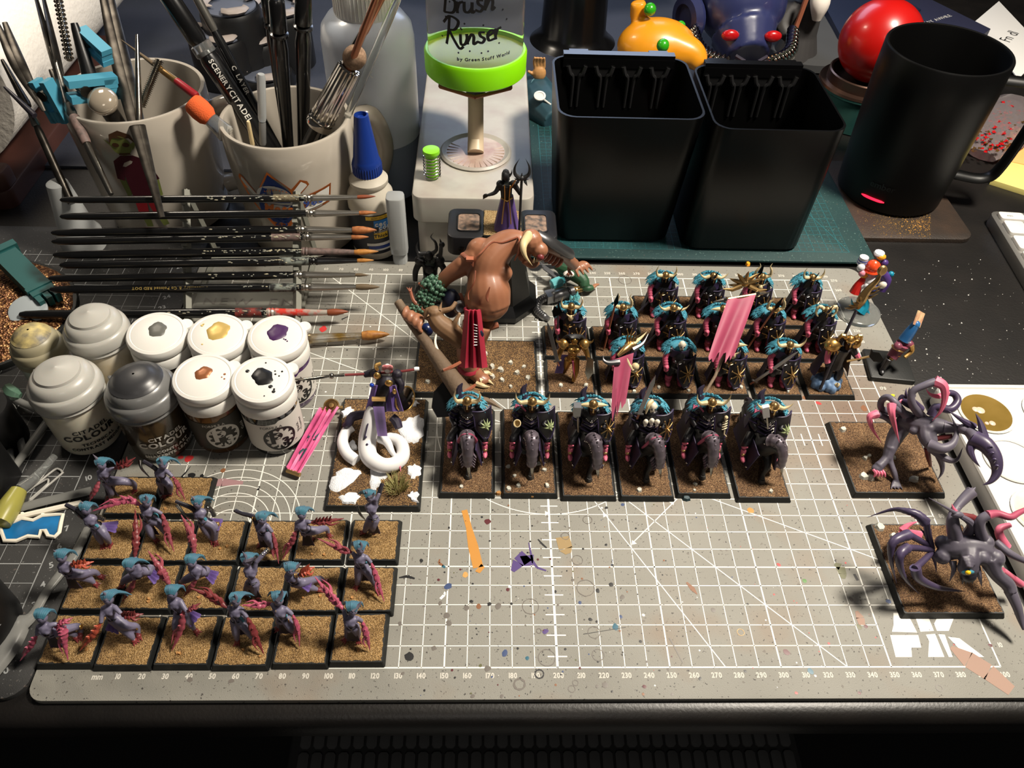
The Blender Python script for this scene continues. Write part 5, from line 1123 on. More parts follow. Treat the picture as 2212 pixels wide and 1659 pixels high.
part('red_anklet', 'red_cloth', lambda m: (m.lathe(at(1012, 795, 11), [(4.4, -2), (6.6, 0), (6.0, 2), (4.6, 3)], 14), [spike(m, [(1003 + k * 4, 800, 10), (1004 + k * 5, 808, 7)], 1.2) for k in range(5)]))
part('toe_claw', 'bone', lambda m: (spike(m, [(1036, 822, 6), (1050, 820, 6), (1068, 832, 3.6)], 2.6), spike(m, [(1046, 808, 6), (1056, 806, 6), (1067, 814, 3.8)], 2.0), spike(m, [(1030, 828, 5), (1045, 834, 5), (1060, 836, 3.6)], 2.0)))
def goat(m):
    m.stube(PP([(935, 680, 46), (950, 700, 42), (975, 718, 37), (1000, 742, 31)]), [4.2, 5.4, 5.8, 4.2], 12, 5); m.blob(at(938, 674, 48), (4.4, 4, 3.6), 10)
    m.stube(PP([(940, 672, 48), (925, 672, 48), (920, 690, 44)]), [2.6, 2.2, 1.6], 8, 3)
    m.stube(PP([(955, 672, 48), (975, 666, 50), (985, 652, 52)]), [1.8, 1.4, 1.2], 7, 3); m.stube(PP([(978, 712, 40), (984, 694, 45), (994, 676, 49)]), [2.2, 1.4, 1.0], 7, 3)
    m.stube(PP([(1000, 745, 31), (1012, 760, 24), (1006, 768, 20), (990, 772, 16)]), [3.0, 1.8, 1.4, 1.0], 8, 3)
mb = MB(); goat(mb); mb.fused('slung_goat', 'ram_brown', t, .5, 2)
part('goat_ear', 'ram_brown', lambda m: (spike(m, [(950, 670, 50), (952, 660, 52), (955, 652, 54)], 1.0), spike(m, [(930, 678, 48), (922, 684, 48)], 1.0)))
M('navy_gloss', (26, 40, 84), .3); part('blue_fist_guard', 'navy_gloss', lambda m: m.blob(at(922, 712, 30), (4, 4, 4), 9))
part('leather_bracer', 'gunmetal', lambda m: (m.stube(PP([(1160, 505, 74), (1188, 522, 69), (1216, 540, 57), (1232, 548, 49)]), [3.2, 4.0, 4.2, 3.8], 10, 4, flat=.7), m.blob(at(1212, 546, 56), (3.4, 2.6, 2), 8)))
part('forearm_wrap', 'leather', lambda m: [m.lathe(at(1168 + k * 8, 546 + k * 4, 62 - k * 3), [(3.2, -1), (4, 0), (3.2, 1)], 10, axis=(.7, 0, -.5)) for k in range(6)])
# ---------------------------------------------------------------- painting handle with its two steel-speckled jaws
M('speckled', (32, 32, 35), .42, .3, col2=(30, 30, 34), vs=90); M('pink_dust', (150, 124, 106), .6, col2=(64, 60, 58), vs=330)
t = thing('painting_handle', 'black octagonal painting handle with speckled clamp jaws gripping a sand base', 'painting handle', (176, 245, 0))
mb = MB(); o8 = circ(25, 8, 176, 245, math.pi / 8); i8 = circ(22, 8, 176, 245, math.pi / 8)
mb.loft([[(x, y, z) for x, y in p] for p, z in ((circ(24, 8, 176, 245, .39), .1), (o8, 1.5), (o8, 5), (circ(23.5, 8, 176, 245, .39), 7), (circ(20, 8, 176, 245, .39), 11), (circ(14, 8, 176, 245, .39), 40), (circ(15, 8, 176, 245, .39), 52))])
hb = mb.build('grip', 'black_plastic', t, 25)
ring_mark = MB(); ring_mark.prism(rrect(7, 7, .5, 1, 189, 226), 8.9, 9.05); 
t0 = MB()
for s in (-1, 1):
    mb = MB(); out = rrect(22, 30, 5, 4, 176 + s * 21.5, 246); mb.prism(out, 46, 60, 1.2, bot=1.5)
    j = mb.build('clamp_jaw', 'speckled', t, 30)
    mb = MB(); inn = rrect(13, 17, 2.5, 3, 176 + s * 20.0, 246); mb.prism(inn, 59.4, 60.25, .1); mb.build('jaw_recess', 'pink_dust', j)
    mb = MB(); pts = rrect(13.6, 17.6, 2.6, 3, 176 + s * 20.0, 246); mb.tube([(x, y, 60.3) for x, y in pts], .5, 6, closed=True); mb.build('recess_lip', 'speckled', j)
    for k in range(2):
        mb = MB(); mb.lathe((176 + s * (17 + k * 7), 231.4, 52), [(2.0, -.3), (2.0, .6), (1.2, .8)], 14, axis=(0, -1, 0)); mb.build('jaw_screw', 'black_gloss', j)
mb = MB(); mb.box((176, 245, 50), (40, 12, 6)); mb.build('clamp_bar', 'black_plastic', t)
# ---------------------------------------------------------------- staff bearer on the handle
t = thing('staff_sorcerer_miniature', 'black-primed robed sorcerer with horned staff and purple cloak on the handle', 'miniature', (176, 246, 56))
ORG[t.name] = Vector((0, 0, -0)); ORG_keep = Vector((176, 246, 56)); t.location = (0, 0, 0)
mb = MB(); mb.prism(rrect(23, 26, .6, 1, 176, 246), 56, 60); bb = mb.build('base', 'base_black', t)
mb = sandtop(22, 25, 0, 0, 2); 
for v in mb.v: v.x += 176; v.y += 246; v.z += 60.3
mb.build('sand_cover', 'sand_pale', bb)
def wz(dx, dy, z): return Vector((178 + dx, 240 + dy, z))
mb = MB(); g = [[wz((3.2 + 4.2 * v) * math.cos(a) * (1 + .1 * math.cos(5 * a)), (2.6 + 4 * v) * math.sin(a), 84 - 22.5 * v) for a in [2 * math.pi * j / 20 for j in range(20)]] for v in [i / 7 for i in range(8)]]
mb.loft(list(reversed(g))); mb.build('robe', 'purple_cloth', t)
mb = MB(); mb.stube([wz(0, 0, 80), wz(-.4, 0, 85), wz(-.6, 0, 91)], [3.2, 3.4, 3.6], 10, 4); mb.blob(wz(-4, 0, 91), (2.4, 2.4, 2), 8); mb.blob(wz(3.4, 0, 91), (2.6, 2.6, 2.2), 8)
mb.stube([wz(-4, 0, 91), wz(-6.6, -1.6, 86.5), wz(-10.5, -2.4, 85)], [1.6, 1.3, .9], 8, 4); mb.stube([wz(3.6, 0, 91), wz(6.4, -1.4, 87.5), wz(7.6, -3, 86)], [1.7, 1.4, 1.1], 8, 4)
for k in range(5): mb.stube([wz(-10.3, -2.4, 85), wz(-12.4, -2.8 + k * .5, 85.8 - k * .9), wz(-13.8, -3.2 + k * .7, 84.8 - k * 1.0)], [.6, .45, .3], 6, 3)
mb.fused('torso', 'mini_flat_black', t, .4, 1)
mb = MB(); mb.blob(wz(-1.2, 0, 96.2), (2.2, 2.4, 3.0), 10); mb.stube([wz(-1.2, -1, 99), wz(-1, 1.6, 97), wz(-1, 2.4, 92)], [1.2, 2.2, 2.4], 8, 3); mb.horn([wz(1, 0, 96), wz(2.2, 0, 98), wz(2.4, 0, 100.4)], .7, 6, 3); mb.build('hooded_head', 'mini_flat_black', t)
mb = MB()
for s in (-1, 1): mb.tube([wz(s * 1.6, -3.2, 92), wz(s * 1.2, -3.6, 84), wz(s * 2.0, -4.6, 76), wz(s * 2.6, -6.0, 68)], .4, 5)
mb.tube([wz(-3.2, -2, 83), wz(0, -3.8, 82), wz(3.2, -2, 83.4)], .5, 6)
for k in range(5): mb.horn([wz(2 + k * .5, -2, 90 + k), wz(3.4 + k * .6, -2.4, 92 + k * 1.2)], .45, 5, 2)
mb.build('gold_trim', 'gold', t)
mb = MB(); mb.tube([wz(7.8, -3.6, 61), wz(7.8, -3.4, 97)], .75, 8)
for s in (-1, 1): mb.horn([wz(7.8 + s * 1, -3.4, 97), wz(7.8 + s * 3.8, -3.2, 99.5), wz(7.8 + s * 3.9, -3, 104), wz(7.8 + s * 1.6, -3, 109)], 1.25, 7, 5); mb.horn([wz(7.8 + s, -3.4, 96), wz(7.8 + s * 4.2, -3.4, 96.6)], .9, 6, 3); mb.horn([wz(7.8 + s * 2, -3.4, 95), wz(7.8 + s * 3.4, -3.4, 92)], .9, 6, 3)
mb.blob(wz(7.8, -3.4, 97), (1.8, 1.5, 1.6), 9); mb.horn([wz(7.8, -3.4, 98), wz(7.8, -3.4, 100.6)], .7, 6, 2); mb.build('horned_staff', 'mini_flat_black', t)
# ---------------------------------------------------------------- black unpainted horned figure behind the giant
t = thing('unpainted_horned_miniature', 'matt black primed figure with two curling horns behind the giant arm', 'miniature', (131, 250, 0))
mb = MB(); mb.prism(circ(11, 20, 131, 250), .05, 2.6, .6); mb.build('base', 'base_black', t)
mb = MB(); b = Vector((131, 250, 0))
def bz(x, y, z): return b + Vector((x, y, z))
mb.stube([bz(0, 0, 12), bz(0, 0, 20), bz(.5, 0, 27)], [4.6, 4.8, 5.6], 12, 4)
for s in (-1, 1): mb.stube([bz(s * 2.6, 0, 13), bz(s * 4, -1, 8), bz(s * 4, -1.4, 3)], [2.8, 2.2, 2.4], 8, 4); mb.blob(bz(s * 6.2, 0, 28), (3.6, 3.2, 3), 9)
mb.stube([bz(-6, 0, 27), bz(-9, -2, 21), bz(-9.5, -5, 15)], [2.2, 2.0, 1.6], 8, 4); mb.stube([bz(6, 0, 27), bz(9, -2, 22), bz(6, -6, 19)], [2.2, 2.0, 1.6], 8, 4)
mb.blob(bz(0, -1.4, 32.6), (2.9, 3.1, 3.3), 10); mb.blob(bz(0, -5.2, 24), (3.8, 1.8, 4), 10)
mb.fused('body', 'mini_flat_black', t, .5, 1)
for pts in ([(-1.6, -1, 34), (-6.6, -1, 34.6), (-7.6, 0, 39), (-6.2, 0, 43)], [(1.6, -1, 34), (4.6, -1, 37), (4.2, 0, 42), (1.6, 0, 46), (3.2, 0, 49.2)]):
    mb = MB(); mb.horn([bz(*p) for p in pts], 1.3, 8, 5, ridges=.06); mb.build('horn', 'mini_flat_black', t)
mb = MB(); mb.stube([bz(6.6, 0, 30), bz(7.4, 0, 36), bz(7.6, -.4, 39)], [1.4, 1.3, 1.2], 8, 3); mb.blob(bz(8.2, -1, 41), (1.9, 2, 1.9), 9); mb.horn([bz(7.4, 0, 42.4), bz(7.0, 0, 45)], .7, 6, 2); mb.build('perched_creature', 'mini_flat_black', t)
mb = MB()
for k in range(16):
    a = k * .4; mb.horn([bz(6 * math.cos(a), 3.4 * math.sin(a), 29.5), bz(8.6 * math.cos(a), 5 * math.sin(a), 31.4)], .8, 5, 2)
for k in range(4): mb.lathe(bz(0, -6.2, 24), [(1.0 + k * .8, 0), (1.2 + k * .8, .4), (1.4 + k * .8, 0)], 16, axis=(0, -1, .2))
mb.build('spiked_armour', 'mini_flat_black', t)
# ---------------------------------------------------------------- loose bits on the mat behind the warriors
t = thing('coat_torso_bit', 'loose green-coated figure part with white ruff under the giant hand', 'model part', at(1235, 600, 0) + Vector((0, 0, 4)))
mb = MB(); mb.stube(PP([(1212, 578, 12), (1235, 588, 12), (1258, 605, 9), (1262, 620, 6)]), [4.6, 5.2, 4.4, 3.4], 12, 4); mb.stube(PP([(1255, 618, 6), (1270, 623, 5.5), (1280, 621, 5)]), [2.8, 2.4, 2.0], 8, 3); mb.stube(PP([(1200, 572, 8), (1210, 578, 7), (1225, 600, 5)]), [3.2, 3.4, 3], 8, 3); mb.fused('coat', 'green_coat', t, .5, 2)
mb = MB()
for k in range(16):
    a = k * 2 * math.pi / 16; c = at(1229, 590, 17.5); mb.horn([c + Vector((1.2 * math.cos(a), 1.2 * math.sin(a), 0)), c + Vector((3.8 * math.cos(a), 3.6 * math.sin(a), -.8))], 1.1, 6, 3)
mb.blob(at(1229, 590, 17), (2.6, 2.6, 1.2), 9); mb.build('white_ruff', 'fleece', t); mb = MB(); mb.blob(at(1228, 592, 18.6), (1.2, 1.2, 1.1), 8); mb.build('neck_stub', 'leather', t)
mb = MB(); mb.stube(PP([(1280, 621, 5), (1287, 616, 5), (1294, 614, 4.6)]), [1.4, 1.2, .4], 7, 3); mb.build('hand', 'ogre_skin', t)
t = thing('rotary_gun_bit', 'grey multi-barrelled gun part pointing right in front of the green coat', 'model part', at(1225, 640, 0) + Vector((0, 0, 3)))
a, b = at(1200, 640, 5), at(1292, 612, 5); d = (b - a).normalized(); u = Vector((0, 0, 1)); w = d.cross(u)
mb = MB(); mb.lathe(a, [(3.2, -2), (3.8, -1), (3.8, 8), (3.3, 8.6), (3.3, 9.6), (3.8, 10), (3.6, 13), (2, 14)], 16, axis=d); mb.box(a + Vector((-3, 1, -1)), (7, 7, 6), 20); mb.build('gun_body', 'gunmetal', t)
mb = MB()
for k in range(6):
    q = a + d * 12 + u * 1.7 * math.cos(k * 1.047) + w * 1.7 * math.sin(k * 1.047); mb.tube([q, q + d * 13], .62, 6)
for l in (15, 22, 24): mb.lathe(a + d * l, [(2.6, -.4), (2.6, .4)], 12, axis=d)
mb.build('gun_barrel', 'brass', t)
mb = MB(); mb.stube(PP([(1185, 640, 4), (1166, 650, 3), (1160, 668, 2), (1172, 682, 2), (1186, 690, 1.6)]), [2.2, 2.4, 2.4, 2.2, 1.8], 8, 5)
for k in range(14):
    q = spline([list(p) for p in PP([(1185, 640, 4), (1166, 650, 3), (1160, 668, 2), (1172, 682, 2), (1186, 690, 1.6)])], 4)[k]; mb.blob(Vector(q), 2.8, 7)
mb.build('feed_belt', 'gunmetal', t)
t = thing('teal_flask_bit', 'small teal crackled flask part lying behind the rotary gun', 'model part', at(1208, 618, 0) + Vector((0, 0, 3)))
a, b = at(1190, 616, 6), at(1228, 600, 8); d = (b - a).normalized(); mb = MB(); mb.lathe(a, [(2.4, 0), (3.6, .8), (3.8, 5), (3.6, 7), (2.6, 8), (2.4, 9.4), (2.8, 9.8)], 8, axis=d); mb.build('flask', 'bottle_teal', t, 20); mb = MB(); mb.lathe(a + d * 9.8, [(2.2, 0), (2.0, 5), (1.2, 6)], 10, axis=d); mb.build('flask_neck', 'gunmetal', t)
t = thing('gun_frame_bit', 'grey tubular gun frame part between the giant mouth and green coat', 'model part', at(1195, 590, 0) + Vector((0, 0, 3)))
mb = MB()
for k in range(4): mb.tube(PP([(1165 + k * 3, 566 + k * 5, 10), (1200 + k * 3, 592 + k * 5, 8)]), .55, 6)
mb.blob(at(1172, 556, 10), (4.4, 4, 4), 9); mb.stube(PP([(1180, 552, 10), (1200, 556, 9), (1218, 560, 7)]), [2.4, 2.6, 2.2], 9, 3); mb.build('gun_frame', 'gunmetal', t)
t = thing('green_crystal_bit', 'dark teal crystal cluster part standing by the golden champion', 'model part', at(1240, 648, 0) + Vector((0, 0, 2)))
mb = MB()
for k in range(7):
    a = k * .9; c = at(1240, 652, 0); mb.lathe(c + Vector((1.8 * math.cos(a), 1.6 * math.sin(a), 0)), [(1.1, 0), (1.3, 4), (.2, 6 + k % 3)], 6, axis=(.2 * math.cos(a), .2 * math.sin(a), 1))
mb.build('crystal', 'bottle_teal', t, 20)
# ---------------------------------------------------------------- serpent rider
t = thing('serpent_lord_miniature', 'snake-bodied purple-cloaked spearman with white coils on a snowy base', 'miniature', (110.2, 118.5, .02))
wbase(t, 0, 0, 48.5, 75, 'sand_dark', [(-17, 26, 1.4)], 6)
o = [c for c in t.children if c.name.startswith('base')][0]
def snow(m, pts, z=4.0):
    q = [at(u, v, 3.6) for u, v in pts]; c = sum(q, Vector()) / len(q); rs2 = random.Random(len(pts) + int(pts[0][0])); n = len(q); ring0 = []; ring1 = []
    for k in range(n * 3):
        a, b = q[k // 3], q[(k // 3 + 1) % n]; p = a + (b - a) * (k % 3) / 3 + Vector((rs2.uniform(-.8, .8), rs2.uniform(-.8, .8), 0)); ring0.append(Vector((p.x, p.y, 3.5))); p2 = c + (p - c) * .82; ring1.append(Vector((p2.x, p2.y, z + .3 + rs2.uniform(0, .5))))
    m.loft([ring0, ring1, [c + (p - c) * .4 + Vector((0, 0, .4)) for p in ring1]])
for pts in ([(728, 1018), (748, 1010), (772, 1014), (784, 1020), (765, 1042), (738, 1062), (724, 1066), (712, 1056), (712, 1040)], [(728, 1076), (748, 1066), (772, 1062), (778, 1072), (765, 1088), (742, 1090)], [(800, 1015), (828, 1008), (842, 1010), (838, 1030), (822, 1045), (812, 1062), (800, 1060), (798, 1036)], [(736, 892), (752, 878), (765, 884), (764, 900), (742, 902)], [(868, 912), (884, 902), (905, 896), (915, 905), (914, 940), (902, 958), (880, 958), (866, 940), (856, 928)], [(752, 958), (762, 950), (772, 960), (772, 974), (758, 972)], [(880, 1008), (896, 1002), (908, 1010), (906, 1030), (890, 1034), (880, 1022)], [(878, 1068), (890, 1062), (904, 1066), (903, 1088), (888, 1086)], [(888, 870), (900, 866), (906, 874), (896, 880)]):
    mb = MB(); snow(mb, pts); mb.T = None
    c = link('snow_patch', mb.mesh('snow_patch', 'snow', 60, ORG[t.name]), o)
mb = MB(); c = at(856, 1055, 3.6); rs3 = random.Random(5)
for k in range(150):
    a = rs3.random() * 6.283; r = rs3.random() ** .6 * 5.2; p = c + Vector((r * math.cos(a), r * .9 * math.sin(a), 0)); mb.horn([p, p + Vector((.35 * r * math.cos(a) * .7, .3 * r * math.sin(a), 3.4)), p + Vector((.8 * r * math.cos(a), .7 * r * math.sin(a), 5.2 + rs3.random() * 1.4))], .22, 3, 2)
g = link('grass_tuft', mb.mesh('grass_tuft', 'tuft', 60, ORG[t.name]), o); g['kind'] = 'stuff'
mb = MB(); mb.stube(PP([(812, 880, 24), (802, 915, 18), (794, 950, 11), (797, 985, 8), (822, 1004, 8), (850, 1003, 8), (870, 984, 8.5), (866, 958, 9), (846, 946, 9), (830, 950, 9)]), [5.0, 5.0, 4.8, 4.6, 4.2, 3.9, 3.7, 3.4, 3.0, 2.4], 14, 6)
mb.stube(PP([(770, 995, 6), (750, 980, 6.4), (740, 955, 6.6), (748, 932, 7), (762, 922, 8)]), [3.2, 3.2, 3.0, 2.8, 2.4], 12, 6); mb.build('snake_body', 'white_scale', t)
mb = MB(); mb.stube(PP([(822, 945, 13), (836, 955, 13), (846, 975, 12), (853, 985, 10)]), [3.0, 2.4, 1.6, 1.2], 10, 4); mb.build('white_tail', 'white_scale', t); mb = MB(); mb.horn(PP([(852, 983, 10), (862, 1000, 9), (866, 1020, 8)]), 1.3, 8, 5); mb.build('pink_tail_tip', 'pink', t)
mb = MB()
for k in range(5): mb.blob(at(790 + (k % 2) * 3, 912 + k * 16, 21 - k * 2.4), .7, 6)
mb.stube(PP([(795, 915, 22), (790, 935, 18), (784, 960, 12), (788, 985, 8)]), .35, 5, 4); mb.build('purple_vein', 'purple_trim', t)
mb = MB(); mb.stube(PP([(818, 885, 24), (822, 860, 30), (832, 828, 37), (834, 812, 40)]), [4.6, 3.8, 5.0, 3.6], 12, 4); mb.stube(PP([(818, 808, 40), (803, 806, 40), (786, 810, 39)]), [2.6, 2.2, 1.6], 8, 3); mb.stube(PP([(852, 812, 40), (866, 830, 37), (862, 848, 33)]), [2.6, 2.2, 1.6], 8, 3)
mb.blob(at(812, 806, 41), (3, 3, 2.6), 8); mb.blob(at(858, 808, 41), (3, 3, 2.6), 8); mb.fused('torso', 'cloth_dark', t, .5, 1)
mb = MB(); mb.blob(at(837, 796, 46), (2.2, 2.3, 2.8), 10); mb.build('head', 'white_scale', t); mb = MB()
for k in range(9): mb.stube([at(837, 790, 49) + Vector((0, 0, 0)), at(828 + k * 2.2, 792, 49), at(827 + k * 2.5, 800, 46)], [.5, .8, .3], 6, 3)
mb.build('hair', M('pink_blond', (206, 150, 140), .5, col2=(176, 84, 96), vs=600), t)
mb = MB(); mb.tube(PP([(745, 810, 40), (790, 808, 40), (870, 802, 42), (897, 798, 43)]), .7, 8); mb.build('spear_shaft', 'claw_dark', t)
mb = MB(); mb.stube(PP([(744, 810, 40), (722, 812, 40), (700, 814, 40), (668, 818, 39), (628, 820, 38)]), [1.3, .9, 1.2, 1.1, .2], 8, 4, flat=.5); mb.blob(at(716, 812, 40), 1.6, 8); mb.build('spear_blade', 'steel', t); mb = MB(); mb.lathe(at(899, 797, 43), [(1, -1), (1.2, 0), (1, 1.6)], 10, axis=(1, .1, 0)); mb.build('spear_butt', 'white_scale', t)
mb = MB(); mb.sheet([[at(806 + j * 7 + (i * (j - 3.5)) * 1.2, 832 + i * 14, 38 - i * 3.6 + (1 if j % 2 else 0)) for j in range(8)] for i in range(5)], .5); mb.build('purple_cloak', 'purple_cloth', t)
mb = MB(); mb.sheet([[at(806 + j * 8 + i * 2.5 * (1 - j * .1), 878 + i * 16, 29 - i * 2.6) for j in range(4)] for i in range(5)], .5); mb.build('scale_skirt', M('scale_dark', (34, 26, 44), .25, point=((14, 10, 20), (120, 96, 150))), t)
mb = MB(); mb.blob(at(840, 828, 42), (2.2, 1.4, 2.2), 9); mb.blob(at(815, 812, 43), (2.0, 1.6, 2.4), 8); mb.box(at(818, 862, 33), (7, 1.6, 1.8)); mb.stube(PP([(822, 785, 46), (812, 790, 46), (816, 800, 44)]), [.9, 1.1, .8], 7, 3); mb.blob(at(852, 846, 36), (1.2, 1, 2), 7); mb.build('gold_plate', 'gold', t)
mb = MB(); mb.blob(at(803, 832, 38), 1.3, 8); mb.build('blue_gem', M('blue_gem', (20, 60, 170), .15, coat=1), t)
mb = MB(); q = at(875, 862, 27); mb.lathe(q, [(6.6, -.3), (6.8, .1), (3.4, .9), (.4, 1.1)], 22, axis=(.75, -.55, .35)); mb.build('round_shield', 'chrome', t); mb = MB(); ax = Vector((.75, -.55, .35)).normalized(); e1 = ax.orthogonal().normalized(); e2 = ax.cross(e1); mb.tube([q + (e1 * math.cos(a * .3) + e2 * math.sin(a * .3)) * 6.7 for a in range(21)], .5, 6, closed=True); mb.build('shield_rim', 'gold', t)
for pts in ([(790, 895, 14), (762, 900, 14), (752, 915, 12), (744, 920, 10)], [(846, 900, 18), (856, 910, 16), (862, 925, 14)]):
    mb = MB(); mb.stube(PP(pts), [2.2, 2.6, 2.2, 1.4][:len(pts)], 8, 3); mb.build('dark_boot', 'cloth_dark', t)
# ---------------------------------------------------------------- loose pink banner
t = thing('loose_pink_banner', 'loose pink cloth banner with teal blotch lying left of the snowy base', 'model part', at(675, 955, 0))
mb = MB(); tl, tr, bl, br = at(690, 884, 5), at(733, 880, 5), at(620, 1016, 3), at(648, 1026, 3)
g = []
for i in range(17):
    v = i / 16; l = tl + (bl - tl) * v; r = tr + (br - tr) * v; g.append([l + (r - l) * j / 12 + Vector((0, 0, 1.1 * math.sin(j * 1.9 + i * .12) + (1.5 if j in (0, 12) else 0) + (rs3.uniform(-.4, .4) if i in (0, 16) else 0))) for j in range(13)])
mb.sheet(g, .5); mb.build('banner_cloth', M('pink_loose', (200, 84, 134), .5, point=((96, 24, 62), (226, 110, 158))), t)
def on(u, v): i = min(15, int(v * 16)); j = min(11, int(u * 12)); return g[i][j] + (g[i + 1][j] - g[i][j]) * (v * 16 - i) + (g[i][j + 1] - g[i][j]) * (u * 12 - j)
mb = MB(); c = on(.45, .55)
for a in range(3):
    gg = [[on(min(.98, max(.02, .25 + .5 * j / 6)), .46 + .2 * i / 5 * (1 - abs(j - 3) / 5)) + Vector((0, 0, .25)) for j in range(7)] for i in range(6)]
mb.sheet(gg, .1)
for a, b in (((.3, .5), (.15, .38)), ((.5, .47), (.6, .3)), ((.62, .48), (.9, .25)), ((.6, .52), (.8, .42)), ((.7, .25), (.8, .12)), ((.35, .66), (.2, .8)), ((.55, .66), (.5, .85))):
    mb.stube([on(*a) + Vector((0, 0, .35)), on((a[0] + b[0]) / 2, (a[1] + b[1]) / 2) + Vector((0, 0, .4)), on(*b) + Vector((0, 0, .3))], [.8, .6, .15], 6, 3, flat=.4)
mb.build('painted_emblem', M('emblem_teal', (30, 58, 66), .6), t)
mb = MB(); mb.lathe(at(716, 877, 6), [(4.2, -.6), (4.4, .3), (3.6, .9), (3.2, .5), (1.8, .6), (1.4, 1.4), (.3, 1.5)], 22, axis=(.1, -.35, 1)); mb.build('brass_disc', 'brass', t)
mb = MB(); mb.tube([bl, br], 1.3, 8); mb.build('banner_rod', 'brass', t); mb = MB(); mb.tube([tl, tr + Vector((2, 0, 0))], 1.0, 8); mb.build('banner_rod', 'brass', t)
# ---------------------------------------------------------------- golden champion
t = thing('golden_champion_miniature', 'gold-armoured muscled champion with raised thin sword, left of front rank', 'miniature', (216.6, 174.6, .02), world=False)
mini_base(t, 29.4, 29.4, 'sand_brown', 3.2, [(-6, -8, 1.7), (9, -8, 2.0), (-1, -12, 1.0), (11, 4, 1.2)], 2)
mb = MB(); mb.stube([(0, 0, 16), (0, -.4, 20), (0, -.6, 24)], [2.9, 2.6, 4.0], 12, 4)
for s in (-1, 1): mb.blob((s * 1.7, -3, 24.4), (1.9, 1.4, 1.7), 8); mb.stube([(s * 1.8, 0, 16), (s * 2.6, -1.2 - s * 1.5, 10), (s * 2.4 - 1, -2 - s * 3.4, 4.4)], [2.4, 1.8, 1.1], 9, 4)
for k in range(3):
    for s in (-1, 1): mb.blob((s * .9, -2.8, 21.6 - k * 1.7), (.95, .7, .8), 7)
mb.stube([(4.6, 0, 26), (7.2, -1.4, 22), (8.6, -4.2, 19)], [1.8, 1.5, 1.2], 8, 3); mb.stube([(-4.6, 0, 26), (-7.2, -1.4, 22), (-8, -4.4, 18.5)], [1.8, 1.5, 1.2], 8, 3); mb.blob((0, -.8, 29), (1.8, 1.9, 2.2), 10)
mb.fused('gold_body', 'gold', t, .35, 1)
for s in (-1, 1):
    mb = MB(); mb.blob((s * 5.6, -.6, 27), (3.0, 2.8, 2.6), 12); mb.horn([(s * 7, -1, 28), (s * 9.4, -1.2, 29), (s * 10, -1.2, 31)], .8, 6, 3); mb.lathe((s * 6, -2.8, 27), [(1.0, 0), (1.4, .5), (.4, .9)], 10, axis=(s * .3, -1, .3)); mb.build('shoulder_plate', 'gold', t)
mb = MB()
for k in range(12): a = (k - 5.5) * .3; mb.stube([(a * 1.0, -1.2, 31), (a * 2.0, .6, 31.6 - abs(a) * .3), (a * 3.4, 1.4, 29.0 - abs(a) * .4), (a * 4.0, 1.6, 26.5)], [.7, 1.0, .9, .2], 6, 3)
mb.build('black_hair', 'mini_flat_black', t)
mb = MB(); mb.stube([(0, -3, 17.5), (.8, -3.8, 12), (2.2, -5.6, 6)], [1.4, 1.0, .3], 7, 4, flat=.4); mb.build('pink_loincloth', 'pink_cloth', t); mb = MB(); mb.sheet([[(-2 - j * 1.5 - i * .6, 1.6 - i * .8, 17 - i * 2.6) for j in range(4)] for i in range(5)], .4); mb.build('purple_cape', 'purple_cloth', t)
weapon(t, 'sword', (-8.4, -4.8, 18.5), (-15.5, -1, 42))
mb = MB(); mb.plate([(7.4, -5, 22), (10.8, -5.6, 21), (11.6, -6.4, 12), (9.2, -6.8, 7.5), (7.2, -6.2, 12)], (-.2, -1, .2), .8); mb.build('shield', 'steel', t)
raise_up(t, 1.05, 1.14)
# ---------------------------------------------------------------- hero on blue rock
t = thing('rock_champion_miniature', 'gold-horned helmeted champion in purple cloak standing on a blue rock', 'miniature', (369.6, 174.8, .02), world=False)
mini_base(t, 29.4, 29.4, 'sand_brown', 3.2, [], 1)
mb = MB(); rr = random.Random(4)
for k in range(26):
    a = k * 2.4; r = 7.6 * math.sqrt((k + .5) / 26); mb.blob((-1 + r * math.cos(a), -4.5 + r * .8 * math.sin(a), 4 + (7.6 - r) * .62), (2.3, 2.2, 2.2 + rr.random()), 6)
mb.fused('blue_rock', 'blue_rock', t, .6, 0)
mb = MB(); mb.blob((2.2, -9.2, 7.2), (1.7, 1.0, 1.7), 8); mb.horn([(2.2, -9.4, 8), (1.8, -9.9, 9.8)], .8, 5, 2); mb.build('skull_relic', 'bone', t)
mb = MB(); mb.stube([(-.5, -2, 14), (0, -1.6, 20), (0, -1.4, 27)], [4.6, 4.0, 5.0], 12, 4)
for s in (-1, 1): mb.stube([(s * 2, -2, 15), (s * 3, -5, 12), (s * 2.6, -5.6, 8)], [2.6, 2.2, 1.8], 9, 4)
mb.stube([(5.2, -1, 27), (8, -3, 23), (11, -5, 21)], [2, 1.7, 1.3], 8, 3); mb.stube([(-5.2, -1, 27), (-7, -4, 22), (-6, -7, 18)], [2, 1.7, 1.3], 8, 3); mb.fused('armour', 'mini_black', t, .45, 1)
mb = MB(); g = [[((5.4 + 4.4 * v) * math.cos(a), 0 + (4.6 + 4.2 * v) * math.sin(a), 27.5 - 19 * v) for a in [math.radians(-25 + 230 * j / 12) for j in range(13)]] for v in [i / 6 for i in range(7)]]
mb.sheet(g, .5); mb.build('purple_cloak', 'cloth_dark', t)
h = helmet(t, (1.2, -3.4, 32.6), 1.15, 'ram', 'gold', 'gold')
mb = MB(); mb.blob((-6.4, -3, 29), (4.4, 3.8, 3.4), 12); mb.horn([(-8, -5, 29), (-10, -6, 30.6), (-9.6, -6, 33)], 1.0, 6, 3)
for k in range(4): mb.horn([(-8.6 + k * 1.6, -6, 27.4), (-8.6 + k * 1.6, -6.8, 25.6)], .5, 5, 2)
